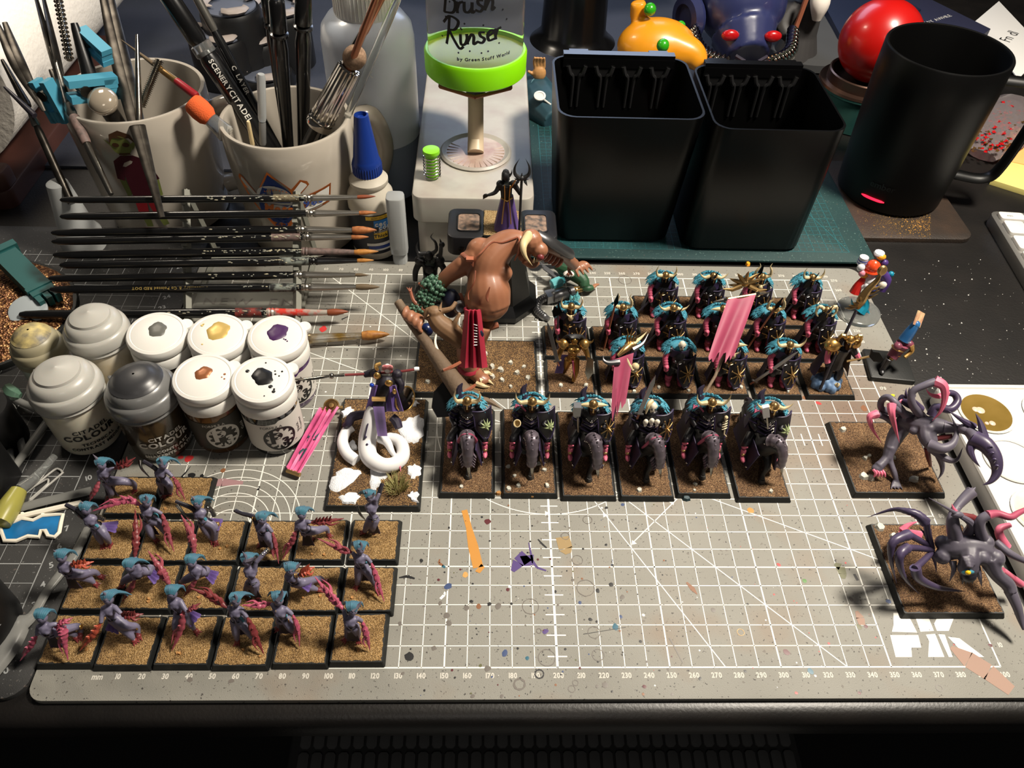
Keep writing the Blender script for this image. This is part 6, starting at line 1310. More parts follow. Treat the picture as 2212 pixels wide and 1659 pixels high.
mb.build('beast_shoulder', 'gold', t); mb = MB(); mb.blob((6.2, -1.6, 29), (3, 2.8, 2.6), 10); mb.build('shoulder_plate', 'gold', t)
mb = MB(); mb.stube([(-6.4, -6, 20), (-7.2, -5, 22), (-7, -3, 25)], [1.6, 1.5, 1.5], 8, 3); mb.stube([(8.4, -3.4, 23.4), (9.6, -4.4, 22)], [1.6, 1.4], 8, 3); mb.build('pink_sleeve', 'pink', t)
mb = MB(); mb.tube([(4, -5, 20), (15, -5.4, 24)], .6, 7); ax = mb.build('axe_haft', 'brass', t)
mb = MB(); mb.plate([(13.4, -5.4, 29), (15, -5.4, 27), (18.6, -5.4, 26.5), (22.4, -5.4, 22.5), (22, -5.4, 20.6), (17.6, -5.4, 21), (14.2, -5.4, 24)], (0, -1, .2), .8); mb.build('axe_blade', 'gunmetal', ax)
mb = MB(); mb.tube([(-6.2, -9.8, 5), (-5.4, -7.6, 18), (1.4, 3.0, 46)], .8, 8); st = mb.build('staff', 'mini_black', t)
mb = MB(); f0 = Vector((2.6, 4.8, 51))
mb.stube([f0 - Vector((0, 0, 5)), f0, f0 + Vector((1.5, 1, 5)), f0 + Vector((4.5, 2, 10)), f0 + Vector((5, 2.4, 13))], [1.2, 2.4, 1.8, 1.2, .8], 8, 4)
for k in range(5): mb.horn([f0 + Vector((k * .6 - 1, 0, k * 1.6 - 3)), f0 + Vector((-4 + k * .8, -1.2, k * 1.4 - 4)), f0 + Vector((-7.5 + k * 1.3, -1.5, -4 + k * 1.8))], 1.3, 6, 4)
for k in range(3): mb.horn([f0 + Vector((2, .5, k * 2.5 + 1)), f0 + Vector((5 + k * .4, 1, k * 2.8 + 1)), f0 + Vector((8, 1.2, k * 2.4 + 3))], 1.0, 6, 3)
mb.lathe(f0 + Vector((5, 2.4, 15.5)), [(1.2, -1), (2.2, -1), (2.6, 0), (2.2, 1), (1.2, 1)], 14, axis=(.3, -1, .2)); mb.build('gold_finial', 'brass', st)
raise_up(t, 1.08, 1.2)
# ---------------------------------------------------------------- astronaut-coloured figure on a clear disc, and robed figure with a placard
t = thing('bright_space_figure', 'multicoloured orange, red and purple figure on a clear round base', 'miniature', at(1862, 690, 0))
c = at(1852, 676, 0); M('s_red', (190, 30, 24), .35); M('s_orange', (236, 78, 36), .3, coat=.5); M('s_white', (214, 212, 216), .4); M('s_blue', (52, 74, 170), .4); M('s_purple', (74, 50, 116), .4); M('s_teal', (20, 130, 158), .35); M('s_yellow', (240, 160, 40), .35); M('s_pink', (206, 132, 150), .4)
mb = MB(); mb.lathe((c.x, c.y, .05), [(13.6, 0), (14, .6), (14, 2.2), (13.2, 2.8)], 36); mb.build('clear_disc', 'clear_plastic', t)
def sp(dx, dy, z): return Vector((c.x + dx, c.y + dy, z))
for nm, m, fn in (('teal_splash', 's_teal', lambda q: (q.stube([sp(0, -2, 3), sp(2, -1, 7), sp(1, 0, 12)], [4, 3, 1.6], 8, 4), q.horn([sp(-2, 0, 5), sp(-6, 0, 8), sp(-8, 1, 12)], 1.6, 6, 3), q.horn([sp(3, -1, 4), sp(5, -2, 3), sp(6, -4, 2.9)], 1.8, 6, 3))),
                  ('leg', 's_blue', lambda q: q.stube([sp(1, 1, 14), sp(2, 0, 19), sp(2, 1, 23)], [2, 2.4, 3], 8, 4)), ('torso', 's_white', lambda q: (q.blob(sp(-1, 1, 26), (4.6, 3.8, 4), 9), q.blob(sp(-3, -1, 24), 2.6, 7), q.blob(sp(-5, 0, 23), 2.2, 7))),
                  ('red_arm', 's_red', lambda q: q.stube([sp(-4, 2, 27), sp(-7, 1, 22), sp(-8, 0, 17)], [2.6, 2.8, 3.4], 8, 4)), ('purple_tank', 's_purple', lambda q: q.stube([sp(5, 2, 32), sp(9, 1, 27), sp(8, -1, 20)], [3, 3.4, 2.6], 9, 4)),
                  ('helmet', 's_orange', lambda q: (q.blob(sp(-2, 3, 36), (4.4, 4.2, 5.0), 14), q.lathe(sp(-2, 3, 33), [(4.4, 0), (5.0, .2), (4.6, 1.2)], 18))), ('shoulder_ball', 's_yellow', lambda q: (q.blob(sp(1, 4, 43), (3, 2.4, 2), 9), q.blob(sp(-5, 3, 29), 2.4, 8))),
                  ('striped_can', 's_white', lambda q: (q.lathe(sp(-9, 5, 39), [(2.8, -2.6), (3, 0), (2.8, 3), (1.6, 3.8)], 14), q.blob(sp(-10, 2, 36), 2.6, 8), q.lathe(sp(0, 6, 44), [(3, -1), (3.4, 0), (3, 1)], 12))), ('grey_orb', 'skull', lambda q: q.blob(sp(7, -1, 25), (2.8, 2.4, 3), 9)),
                  ('pink_face', 's_pink', lambda q: (q.blob(sp(-9, 0, 33), 2.2, 8), q.blob(sp(3, 1, 35), 2, 8))), ('purple_shoulder', 's_purple', lambda q: q.blob(sp(4, 3, 39), (2.6, 2.2, 2.4), 8)), ('teal_hand', 's_teal', lambda q: q.blob(sp(11, 2, 31), 2, 7)), ('can_band', 's_blue', lambda q: [q.lathe(sp(-9, 5, 38 + k * 1.8), [(3.05, -.3), (3.1, 0), (3.05, .3)], 14) for k in range(2)])):
    mb = MB(); fn(mb); mb.build(nm, m, t)
t = thing('placard_figure_miniature', 'blue-headed maroon and gold figure with pale square placard on black base', 'miniature', (412.5, 187, .02), world=False, rz=-7)
mb = MB(); mb.prism(rrect(26.5, 25, .6, 1), 0, 3.4, .9); mb.build('base', 'base_black', t)
mb = MB()
for x, y in ((-6, -7), (-4.5, -3)): mb.stube([(x, y, 4.2), (x + .6, y + .6, 8), (x + 1.6, y + 1.6, 13)], [1.9, 1.7, 2.0], 9, 4); mb.blob((x - .4, y - 1.6, 4.6), (1.6, 2.2, 1.3), 8)
mb.fused('leg', 'gunmetal', t, .4, 1)
mb = MB(); mb.stube([(-3, -4, 13), (-1, -2, 17), (.6, -1.4, 22)], [3.2, 3.6, 4.0], 12, 4); mb.blob((-2.6, -3.4, 22), (2.6, 2.6, 2.4), 9); mb.blob((4.4, -1, 22), (2.8, 2.6, 2.6), 9); mb.build('torso', M('maroon', (86, 34, 52), .4, point=((36, 12, 22), (150, 80, 100))), t)
mb = MB(); mb.stube([(1, 0, 24), (2.6, 1.4, 30), (4.0, 2.6, 34.4)], [3.4, 3.0, 2.4], 12, 4); mb.blob((4.2, 2.6, 34.6), 2.5, 10); mb.build('blue_hood', M('blue_hood', (24, 74, 128), .35, point=((10, 30, 66), (60, 130, 190))), t)
mb = MB()
for z, r in ((15, 3.8), (19, 4.1)): mb.lathe((-1.2, -2.2, z), [(r - .4, -.5), (r, 0), (r - .4, .5)], 16, axis=(.3, .3, 1))
mb.stube([(5.2, -3, 23), (6.6, -3.4, 19), (3, -6, 16)], [1.4, 1.4, 1.2], 8, 3); mb.blob((-4.6, -5.6, 9), (1.6, 1.2, 1.6), 7); mb.blob((-3.4, -5.4, 13), (1.4, 1, 1.4), 7); mb.build('gold_trim', 'gold', t)
mb = MB(); mb.box((5.6, 5, 37), (8.5, .8, 8.5), R=Matrix.Rotation(.5, 3, 'Z') @ Matrix.Rotation(.6, 3, 'Y') @ Matrix.Rotation(-.5, 3, 'X')); mb.build('placard', M('parchment', (226, 196, 150), .6, col2=(196, 140, 110), vs=300), t)
# debris
for nm, lb, u, v, m, s in (('cork_chip', 'small tan cork crumb between the first and second horse base', 1076, 1066, 'cork', 1.6), ('cork_chip', 'small tan crumb at the front of the second horse base', 1150, 1074, 'cork', 1.9), ('painted_chip', 'teal and brown chip before the fourth horse base', 1482, 1077, 'emblem_teal', 2.4), ('yellow_shard', 'tiny bright yellow plastic shard behind the pink-legged beast', 1926, 858, M('neon', (214, 226, 20), .4).name, 1.8), ('orange_shard', 'orange splinter lying behind the rearmost warriors', 1615, 572, 's_yellow', 2.2)):
    p = at(u, v, 0); o = link(nm, stone_mb(0, 0, .35, s, int(u)).mesh(nm, m, 10)); o.location = (p.x * MM, p.y * MM, .0001); tag(o, lb, 'debris')
# ---------------------------------------------------------------- paint pots
M('pot_grey', (92, 92, 86), .4); M('pot_gold', (198, 168, 96), .35, .3); M('pot_purple', (64, 30, 78), .4); M('pot_copper', (150, 94, 58), .35, .4); M('pot_black', (18, 18, 20), .35)
M('glass_grey', (58, 54, 46), .15, coat=.6); M('glass_gold', (140, 112, 58), .18, .3, coat=.5); M('glass_purple', (70, 40, 88), .15, coat=.6); M('glass_copper', (92, 62, 32), .18, .4, coat=.5); M('glass_black', (14, 14, 16), .12, coat=.6)
M('label_white', (206, 202, 194), .55); M('label_dark', (44, 42, 34), .5); M('ink', (16, 16, 18), .5); M('ink_light', (214, 212, 204), .5)
def flip_pot(label, x, y, key, lab, tilt, face=-66, name_txt=('Thamar', 'Black'), blob=(0, 0, 4.2), specks=(), h=46):
    t = thing('flip_lid_paint_pot', label, 'paint pot', (x, y, .1), 'flip lid paint pots'); R = 14.6
    mb = MB(); mb.lathe((x, y, 0), [(11.5, .1), (13.6, .6), (R, 3), (R, 30), (R - .6, 33)], 40); mb.build('jar', 'glass_' + key, t)
    lm, im = ('label_dark', 'ink_light') if lab == 'dark' else ('label_white', 'ink')
    mb = MB(); n = 30; g = []
    for j in range(n + 1):
        a = math.radians(face - 95 + 215 * j / n); top = 26.5 + (1.4 if abs(j - n * .62) < n * .18 else -1.0 * abs(j - n * .62) / n)
        g.append([(x + (R + .1) * math.cos(a), y + (R + .1) * math.sin(a), z) for z in (5.2, top)])
    mb.sheet([list(q) for q in zip(*g)][::-1], .08); lb = mb.build('label_wrap', lm, t)
    mb = MB(); f = cyl_f((x, y), R + .25, face, 14.4)
    def disc(r0, r1, n=30, jag=0):
        for k in range(n):
            a0, a1 = 2 * math.pi * k / n, 2 * math.pi * (k + 1) / n; j0 = jag * (k % 3 == 0); j1 = jag * ((k + 1) % 3 == 0)
            mb.add([f(q * math.cos(a), q * math.sin(a)) for q, a in ((r0 - j0, a0), (r1, a0), (r1, a1), (r0 - j1, a1))], [(0, 1, 2, 3)])
    disc(7.4, 8.7, 36, 1.8)
    text(mb, 'P', 11.5, lambda a, b: f(a - 1.6, b + 1.2), 0, 1.15, bold=.45); text(mb, '3', 6.4, lambda a, b: f(a + 2.7, b - 2.4), 0, 1.2, bold=.4)
    for k in range(5): q = math.radians(-120 + k * 20); mb.add([f(6.5 * math.cos(q), 6.5 * math.sin(q)), f(4.4 * math.cos(q + .1), 4.4 * math.sin(q + .1)), f(6.5 * math.cos(q + .25), 6.5 * math.sin(q + .25))], [(0, 1, 2)])
    text(mb, 'FORMULA', 2.5, lambda a, b: f(a - 3, b + 9.6), 0, 1.); text(mb, 'TM', 1.2, lambda a, b: f(a + 8.2, b - 6))
    f2 = cyl_f((x, y), R + .25, face + 50, 15); 
    for i, s in enumerate(name_txt): text(mb, s, 2.7, lambda a, b: f2(-b + 1.4 - i * 3, a), bold=.06)
    mb.build('label_print', im, lb)
    mb = MB(); mb.lathe((x, y, 0), [(R - .2, 31), (15.3, 31.4), (15.5, 33), (15.5, 37.6), (15.0, 38.2), (13.6, 38.2), (13.6, 36)], 44); mb.build('collar', 'white_cap', t)
    mb = MB(); mb.lathe((x, y, 0), [(13.0, 36), (13.0, 41.6)], 36); mb.build('plug', 'pot_' + key, t)
    ax = Vector((math.sin(math.radians(tilt[0])), math.sin(math.radians(tilt[1])), 1)).normalized(); c = Vector((x, y, 41.2))
    mb = MB(); mb.lathe(c, [(14.6, -.4), (15.4, .2), (15.6, 1.4), (15.6, 3.4), (14.9, 4.9), (13.4, 5.4), (12.9, 5.1), (12.4, 5.4), (2, 5.5)], 48, axis=ax)
    Q = Vector((0, 0, 1)).rotation_difference(ax).to_matrix()
    tb = c + Q @ Vector((15.5 * math.cos(.6), 15.5 * math.sin(.6), 3)); mb.lathe(tb, [(3.4, -1.2), (3.8, 0), (3.4, 1.2)], 18, axis=ax); ld = mb.build('lid', 'white_cap', t)
    mb = MB(); rr = random.Random(int(x)); n = 18; bl = []
    for k in range(n):
        a = 2 * math.pi * k / n; r = blob[2] * (1.2 + .16 * math.sin(2 * a + x) + .1 * math.sin(5 * a + y)); bl.append(c + Q @ Vector((blob[0] + r * math.cos(a) * 1.1, blob[1] + r * math.sin(a), 5.5)))
    cc = c + Q @ Vector((blob[0], blob[1], 5.5)); mb.loft([bl, [cc + (p - cc) * .82 + ax * .55 for p in bl], [cc + (p - cc) * .3 + ax * .65 for p in bl]])
    for dx, dy, r in specks:
        p = c + Q @ Vector((dx, dy, 5.5)); mb.lathe(p, [(r, 0), (r * .7, .25)], 7, axis=ax)
    mb.build('paint_dab', 'pot_' + key, ld); return t
flip_pot('white flip-lid paint pot with black paint dab and a white label', 54, 130, 'black', 'white', (4, -5), -66, ('Thamar', 'Black'), (0, 1, 4.3), [(-8, 4, 1.1), (5, -5, 1.2), (7, -8, 1.0), (6, 3, .6), (8, 2, .5), (0, 10, .5), (9, 5, .6), (7, -6.5, .6), (5.5, 5, .5), (3, -11, .4)])
flip_pot('white flip-lid paint pot with copper paint dab and a dark label', 24.5, 131, 'copper', 'dark', (4, -5), -66, ('Rhulic', 'Gold'), (-.5, 2, 3.3), [(10, 2, .7), (9, 0, .4), (10.5, -1, .5)])
flip_pot('white flip-lid paint pot with purple paint dab, right end of back row', 55.5, 161.5, 'purple', 'white', (4, -4), -50, ('Beaten', 'Purple'), (0, 2, 4.4), [(5, -3, .6), (6, -4, .5), (4, -2.6, .5)])
flip_pot('white flip-lid paint pot with mustard gold dab behind the copper one', 24, 162, 'gold', 'white', (5, -5), -66, ('Solid', 'Gold'), (0, 2, 4.8), [(-9, 5, .8), (-8.4, 6, .5), (-6, -8, .5)])
flip_pot('white flip-lid paint pot with dark grey dab, left of the gold one', -8, 162.5, 'grey', 'white', (5, -5), -70, ('Pig', 'Iron'), (0, 2, 3.9), [])
def dome_pot(label, x, y, body, cap, paint, s=1., txt=None, tm='ink', face=-62, hh=0, capin=None, lvl=26):
    t = thing('dome_cap_paint_pot', label, 'paint pot', (x, y, .1), 'translucent dome cap paint pots')
    mb = MB(); mb.lathe((x, y, 0), [(13.6 * s, .1), (15.2 * s, .8), (15.8 * s, 3), (16.6 * s, 30 + hh), (16.2 * s, 33 + hh)], 44); mb.build('bottle', body, t)
    if paint: mb = MB(); mb.lathe((x, y, 0), [(15.0 * s, .7), (15.5 * s, 4), (16.1 * s, lvl)], 36); 
    mb = MB(); z = 33 + hh
    mb.lathe((x, y, 0), [(16.6 * s, z - 1.4), (17.3 * s, z - .8), (17.5 * s, z), (17.0 * s, z + .8), (16.8 * s, z + 1.6), (17.8 * s, z + 2.4), (18.0 * s, z + 4.4), (17.4 * s, z + 7.6), (16.8 * s, z + 8.8), (15.4 * s, z + 9.4), (15.0 * s, z + 12), (13.0 * s, z + 14.6), (11.0 * s, z + 15.2), (10.6 * s, z + 16.6), (7 * s, z + 18.2), (1.2 * s, z + 18.9), (.6, z + 19.2)], 48)
    mb.horn([(x - 14 * s, y + 8 * s, z + 2), (x - 20 * s, y + 12 * s, z + 3), (x - 23 * s, y + 14 * s, z + 2)], 2.2, 8, 3)
    c = mb.build('cap', cap, t)
    if capin: mb = MB(); mb.lathe((x, y, 0), [(13 * s, z + 14.9), (11.0 * s, z + 16.0), (10.2 * s, z + 17.3), (6 * s, z + 18.8), (1 * s, z + 19.2)], 32); mb.build('cap_stain', capin, c)
    if txt:
        mb = MB(); R = 16.6 * s + .3
        for s_, sz, dz, sx, dx, b_ in txt: text(mb, s_, sz, (lambda dz_, dx_: (lambda a, b: cyl_f((x, y), R - .1 - (24 - dz_) * .028, face, dz_)(a + dx_, b)))(dz, dx), 0, sx, .1, 0, b_)
        mb.build('label_print', tm, t)
    return t
M('pot_milk', (206, 200, 182), .3, sss=.1, coat=.3); M('pot_oldwhite', (206, 190, 158), .35, coat=.3, col2=(222, 216, 204), vs=60); M('pot_leather', (56, 46, 32), .22, coat=.5); M('cap_smoke', (108, 108, 107), .32, coat=.3); M('cap_milk', (176, 174, 167), .34, sss=.1, coat=.3); M('cap_beige', (152, 144, 118), .42); M('smoke_in', (52, 52, 54), .35); M('beige_in', (206, 186, 120), .5, col2=(96, 92, 84), vs=150)
dome_pot('milky translucent paint pot with black lettering and plain domed cap', -46.5, 130.5, 'pot_milk', 'cap_milk', None, 1.0, (('CITADEL', 3.6, 19.5, 1.15, 3.4, .12), ('COLOUR', 5.2, 15.2, 1.15, 2.0, .2), ('TECHNICAL', 2.5, 9.6, 1.15, 4.5, .1), ('CONTRAST MEDIUM', 2.5, 6.4, 1.1, 4, .1)), 'ink', -62)
dome_pot('brown paint pot with smoky dark domed cap and white lettering', -7, 126.5, 'pot_leather', 'cap_smoke', None, 1.0, (('CITADEL', 3.6, 19.5, 1.15, 3.4, .12), ('COLOUR', 5.2, 15.2, 1.15, 2.0, .2), ('CONTRAST', 2.5, 9.4, 1.15, 4.5, .1), ('SNAKEBITE LEATHER', 2.5, 6.2, 1.1, 4, .1)), 'ink_light', -62, capin='smoke_in')
t = dome_pot('tall milky paint pot with yellow-stained bottom edge in the back row', -41, 166, 'pot_oldwhite', 'cap_milk', None, .93, None, hh=5)
mb = MB(); mb.lathe((-41, 166, 0), [(14.95, 4), (15.05, 9.5)], 40, cap=False); mb.build('yellow_stain', 'p_orange', t)
b = at(80, 747, 30); dome_pot('short beige-stained paint pot at the left end of the back row', b.x, b.y, 'cap_milk', 'cap_beige', None, .78, None, hh=-10, capin='beige_in')
# ---------------------------------------------------------------- brush rack with slanting combs
M('rack_grey', (128, 128, 118), .5)
t = thing('brush_rack', 'pale grey slanting brush rack holding a ladder of brushes', 'brush rack', (17, 230, 0))
for X in (50, -17):
    mb = MB(); Z0, Y0 = 1.2, 197
    pts = [(Y0, .1), (Y0 + 92, .1), (Y0 + 92, 4)]
    L = [(201, 5), (217, 10), (230, 20), (234, 25), (238, 33), (241.5, 37), (246, 44), (250, 48), (255.5, 56), (263.5, 62)]
    up = [(270, 69), (268, 70)]
    for y, z in reversed(L): up += [(y + .8, z + 3.2), (y + .6, z - 2.4), (y - 2.4, z - 2.6), (y - 3.2, z + .2), (y - 4.4, z - .6)]
    poly = pts + up
    # comb as a slanting bar with teeth, built as a row of short boxes so that it stays solid
    mb.tube([(X, 196, 1.6), (X, 206, 2), (X, 222, 9), (X, 246, 33), (X, 272, 62)], [2.6, 2.6, 2.6, 2.6, 2.4], 4)
    mb.box((X, 246, 1.2), (3, 96, 2.2)); mb.tube([(X, 289, 1.5), (X, 272, 61)], 2, 4)
    c = mb.build('comb', 'rack_grey', t, 25)
    for y, z in L:
        mb = MB(); n = Vector((0, -.72, .70)); q = Vector((X, y + 1.9, z - 3.4)) - Vector((0, .3, 1.9)); mb.box(q, (3, 2.0, 5.4), R=Matrix.Rotation(math.radians(44), 3, 'X')); mb.build('comb_tooth', 'rack_grey', c)
mb = MB(); mb.box((16.5, 236, 1.6), (66, 22, 3)); mb.box((16.5, 282, 1.4), (66, 8, 2.4)); rb = mb.build('base_bar', 'rack_grey', t)
mb = MB(); text(mb, 'NEW  EN', 9, lambda a, b: Vector((16 + a, 237 + b, 3.3)), 0, 1.3, .25); mb.build('embossed_letters', 'p_grey', rb)
M('brush_black', (13, 13, 14), .28, coat=.5); M('bristle_tan', (176, 110, 58), .6, col2=(120, 66, 30), vs=300); M('bristle_dark', (96, 80, 58), .6); M('bristle_red', (122, 58, 28), .5); M('bristle_gold', (186, 128, 56), .5, col2=(140, 88, 36), vs=300)
M('ferrule', (158, 154, 146), .28, .9); M('ferrule_red', (206, 60, 48), .35, .2, col2=(170, 160, 150), vs=170, sharp=.8); M('ferrule_gold', (150, 120, 60), .3, .8, col2=(190, 186, 176), vs=120, sharp=.6); M('gilt', (196, 168, 96), .4, .6)
M('fleck_grey', (112, 116, 112), .6, col2=(176, 168, 140), vs=150); M('dirty_pink', (120, 98, 92), .6, col2=(86, 74, 70), vs=400); M('dirty_olive', (82, 70, 52), .6, col2=(120, 112, 90), vs=500); M('dirty_red', (128, 48, 40), .6, col2=(40, 30, 30), vs=300, sharp=.6); M('dirty_white', (126, 132, 124), .6, col2=(30, 30, 30), vs=320, sharp=.7)
def brush(label, z, a, b, c0, e0, tip, r=1.8, br='bristle_tan', fm='ferrule', paint=None, flecks=0, print_=None, yoff=0, belly=1., group='brushes lying across the rack'):
    """a handle end, b ferrule start, c0 bristle start, e0 tip: pixels at height z"""
    r *= 1.22
    A, B, C0, E = (at(q[0], q[1], z) for q in (a, b, c0, e0))
    t = thing('paint_brush', label, 'paint brush', ((A + B) / 2), group)
    d = (B - A).normalized(); L = (B - A).length
    mb = MB(); mb.tube([A + d * L * q for q in (0, .008, .03, .1, .5, .82, .97, 1.0)], [.3, r * .6, r * .85, r * .98, r * 1.04, r * 1.12, r * .95, r * .85], 14); hd = mb.build('handle', 'brush_black', t)
    L2 = (C0 - B).length; d2 = (C0 - B).normalized()
    mb = MB(); mb.tube([B + d2 * L2 * q for q in (0, .04, .06, .09, .12, .15, .2, .6, 1.0)], [r * .95, r * 1.05, r * .85, r * 1.05, r * .85, r * 1.05, r * .92, r * .8, r * .58], 14); mb.build('ferrule', fm, t)
    L3 = (E - C0).length; d3 = (E - C0).normalized()
    mb = MB(); mb.tube([C0 + d3 * L3 * q for q in (-.05, .15, .4, .7, .9, 1.0)], [r * .52 * tip, r * .62 * tip, r * .6 * tip, r * .4 * tip, r * .2 * tip, .05], 10); mb.build('bristles', br, t)
    if paint:
        m, q0, q1 = paint; mb = MB(); mb.tube([A + d * L * (q0 + (q1 - q0) * k / 5) for k in range(6)], [r * 1.06 * belly] * 6, 14); mb.build('dried_paint', m, hd)
    if flecks:
        rr = random.Random(flecks); mb = MB()
        for k in range(flecks):
            s = (1 - .4 * rr.random() ** 1.5) * L; a_ = rr.uniform(.2, 2.6); up = Vector((0, -.3 * math.cos(a_) - .6, math.sin(a_))).normalized(); mb.blob(A + d * s + up * r * 1.02 * belly, (.3 + rr.random() * 1.1, .35 + .2 * rr.random(), .35), 6)
        o = mb.build('paint_flecks', 'fleck_grey', hd); o['kind'] = 'stuff'
    if print_:
        mb = MB(); e = -d; side = Vector((0, -.70, .71)); y_ = e.cross(side).normalized() * -1
        f = lambda p, q: A + d * L * print_[1] + e * p + y_ * q * 1.0 + side * (r * 1.0 * (1 - .22 * (q / r) ** 2) + .08)
        text(mb, print_[0], 2.2, f, 0, 1.15, .12, 0, .05); mb.build('gilt_print', 'gilt', hd)
    return t
brush('topmost brush of the rack, brown-stained near the ferrule, brown tip', 62, (129, 432), (657, 428), (772, 426), (812, 424), 1.0, 1.75, 'bristle_red', paint=('dirty_olive', .72, .98), flecks=40)
brush('second brush from the top of the rack, clean black with tan tip', 56, (129, 468), (662, 461), (776, 460), (814, 459), 1.0, 1.85)
brush('third brush from the top, broad rust-brown pointed tip', 48, (110, 503), (643, 496), (764, 497), (814, 497), 1.7, 1.95, 'bristle_tan', flecks=16)
brush('fourth brush from the top, mauve-stained belly and short tip', 44.5, (111, 522), (655, 512), (760, 512), (797, 512), 1.1, 1.9, 'bristle_tan', paint=('dirty_pink', .80, .99), flecks=34)
brush('fifth brush from the top, heavily crusted grey ferrule', 37, (114, 551), (652, 543), (768, 545), (818, 543), 1.2, 2.1, 'bristle_gold', fm='dirty_pink', flecks=60)
brush('sixth brush from the top, all-black handle and ferrule, tan tip', 33, (128, 573), (668, 564), (772, 563), (808, 562), .9, 2.0, 'bristle_gold', fm='brush_black', paint=('dirty_white', .88, 1.0), flecks=24)
brush('seventh brush from the top with thin ferrule and dark fine tip', 25, (104, 602), (637, 594), (768, 594), (797, 594), .8, 1.9, 'bristle_dark', flecks=20)
brush('eighth brush from the top with gilt lettering upside down on the handle', 20, (106, 626), (652, 621), (772, 620), (821, 620), 1.3, 2.05, 'bristle_dark', paint=('dirty_white', .80, .98), flecks=18, print_=('3 Rosemary & Co Pointed RED DOT', .48))
brush('ninth brush with red-painted ferrule and orange-red crust, behind the pots', 10, (40, 680), (577, 675), (710, 675), (753, 673), 1.3, 2.3, 'bristle_red', fm='ferrule_red', paint=('dirty_red', .86, .98), flecks=26)
brush('lowest brush with golden-stained thick ferrule and amber tip', 5.5, (220, 742), (648, 733), (785, 725), (842, 722), 1.5, 2.7, 'bristle_gold', fm='ferrule_gold')
# ---------------------------------------------------------------- glue bottle, clear tube, cone cap, wash bottle
gx, gy = 89.5, 303
t = thing('glue_bottle', 'small white glue bottle with blue cone cap and dark label', 'glue bottle', (gx, gy, -3))
mb = MB(); mb.lathe((gx, gy, -3), [(14, .1), (15.2, 1), (15.4, 4), (15.4, 42), (14.8, 46), (12.4, 50), (11.6, 52), (12.6, 53.4), (12.6, 56), (10.6, 58), (8, 62), (8, 66)], 40); mb.build('bottle', 'frosted_warm', t)
mb = MB(); mb.lathe((gx, gy, -3), [(9.2, 60), (9.3, 68), (8.6, 70), (8.2, 71), (4.4, 100), (3.4, 100.3), (3.2, 98), (.2, 97.6)], 32)
for k in range(36): a = k * math.pi / 18; mb.tube([(gx + 9.3 * math.cos(a), gy + 9.3 * math.sin(a), 57.6), (gx + 9.3 * math.cos(a), gy + 9.3 * math.sin(a), 64)], .32, 4)
mb.build('cone_cap', M('cap_blue', (12, 46, 124), .4), t)
mb = MB(); mb.lathe((gx, gy, -3), [(15.55, 6), (15.6, 37)], 44, cap=False); lb = mb.build('label_wrap', M('label_navy', (28, 30, 40), .5), t)
f = cyl_f((gx, gy), 15.8, -66, 17)
def patch(mb, x0, x1, y0, y1, m=0, n=8):
    for k in range(n): a, b_ = x0 + (x1 - x0) * k / n, x0 + (x1 - x0) * (k + 1) / n; mb.add([f(a, y0), f(b_, y0), f(b_, y1), f(a, y1)], [(0, 1, 2, 3)], m)
mb = MB(); patch(mb, -9, 11, 13.6, 16.4); patch(mb, -4.6, 5, -1.4, 3.2); mb.build('yellow_band', M('label_yellow', (214, 172, 40), .5), lb)
mb = MB(); patch(mb, -4, 8, 8, 13); patch(mb, -1, 10, 6, 11); mb.build('logo_panel', M('logo_blue', (34, 116, 190), .5), lb)
mb = MB(); patch(mb, -9, 11, -9.6, -7.4); mb.build('blue_band', 'cap_blue', lb); mb = MB(); patch(mb, -10, 12, -11.2, -9.8); patch(mb, -10, 12, -7.2, -5); mb.build('white_band', 'label_white', lb)
f = cyl_f((gx, gy), 16.0, -66, 17); mb = MB(); text(mb, 'cec', 5, lambda a, b: f(a + .6, b + 10.4), 0, 1., bold=.2); text(mb, 'corp', 5, lambda a, b: f(a + 4.6, b + 7.4), 0, 1., bold=.2); text(mb, 'C-Bond', 3.2, lambda a, b: f(a + .5, b + 4.6)); mb.build('label_print', 'label_white', lb)
mb = MB(); text(mb, 'Thick', 3.4, lambda a, b: f(a + .2, b + .9), 0, 1.1, bold=.12); text(mb, 'Instant Glue - Colle', 1.5, lambda a, b: f(a + 1, b + 15)); mb.build('dark_print', 'ink', lb)
t = thing('clear_square_tube', 'empty clear plastic tube standing upright beside the glue bottle', 'tube', (108, 285, 0))
mb = MB(); mb.prism(rrect(9.5, 9.5, 3, 2, 108, 285), .1, 8, .6); mb.prism(rrect(11.5, 11.5, 3, 2, 108, 285), 8, 52, 1.0, bot=.8); mb.build('tube_body', 'frosted', t)
t = thing('cone_cap', 'tall frosted white cone cap standing at the left edge behind the rack', 'cap', (-112, 292, -3))
mb = MB(); mb.lathe((-108, 296, -2.9), [(13.4, 0), (14, .6), (14.2, 14), (12.4, 17), (11.6, 18), (7.2, 48), (6.6, 52), (5.0, 53), (.3, 53.2)], 36); mb.build('cap_cone', 'frosted', t)
bx_, by_ = 86, 384
t = thing('wash_bottle', 'big frosted squeeze bottle with white lid half full of bluish water', 'bottle', (bx_, by_, -3))
mb = MB(); mb.lathe((bx_, by_, -2.2), [(28, 0), (30.4, 1.2), (31, 5), (31, 112), (29.6, 120), (25, 126), (17, 129), (17, 131)], 48, cap=False); mb.build('bottle_wall', M('bottle_milk', (196, 204, 216), .3, coat=.3), t)
mb = MB(); mb.lathe((bx_, by_, -2.2), [(28.4, .2), (30.6, 1.1), (31.15, 5), (31.15, 44)], 48, cap=False); mb.build('water_fill', M('water_dim', (124, 136, 154), .2, coat=.4), t)
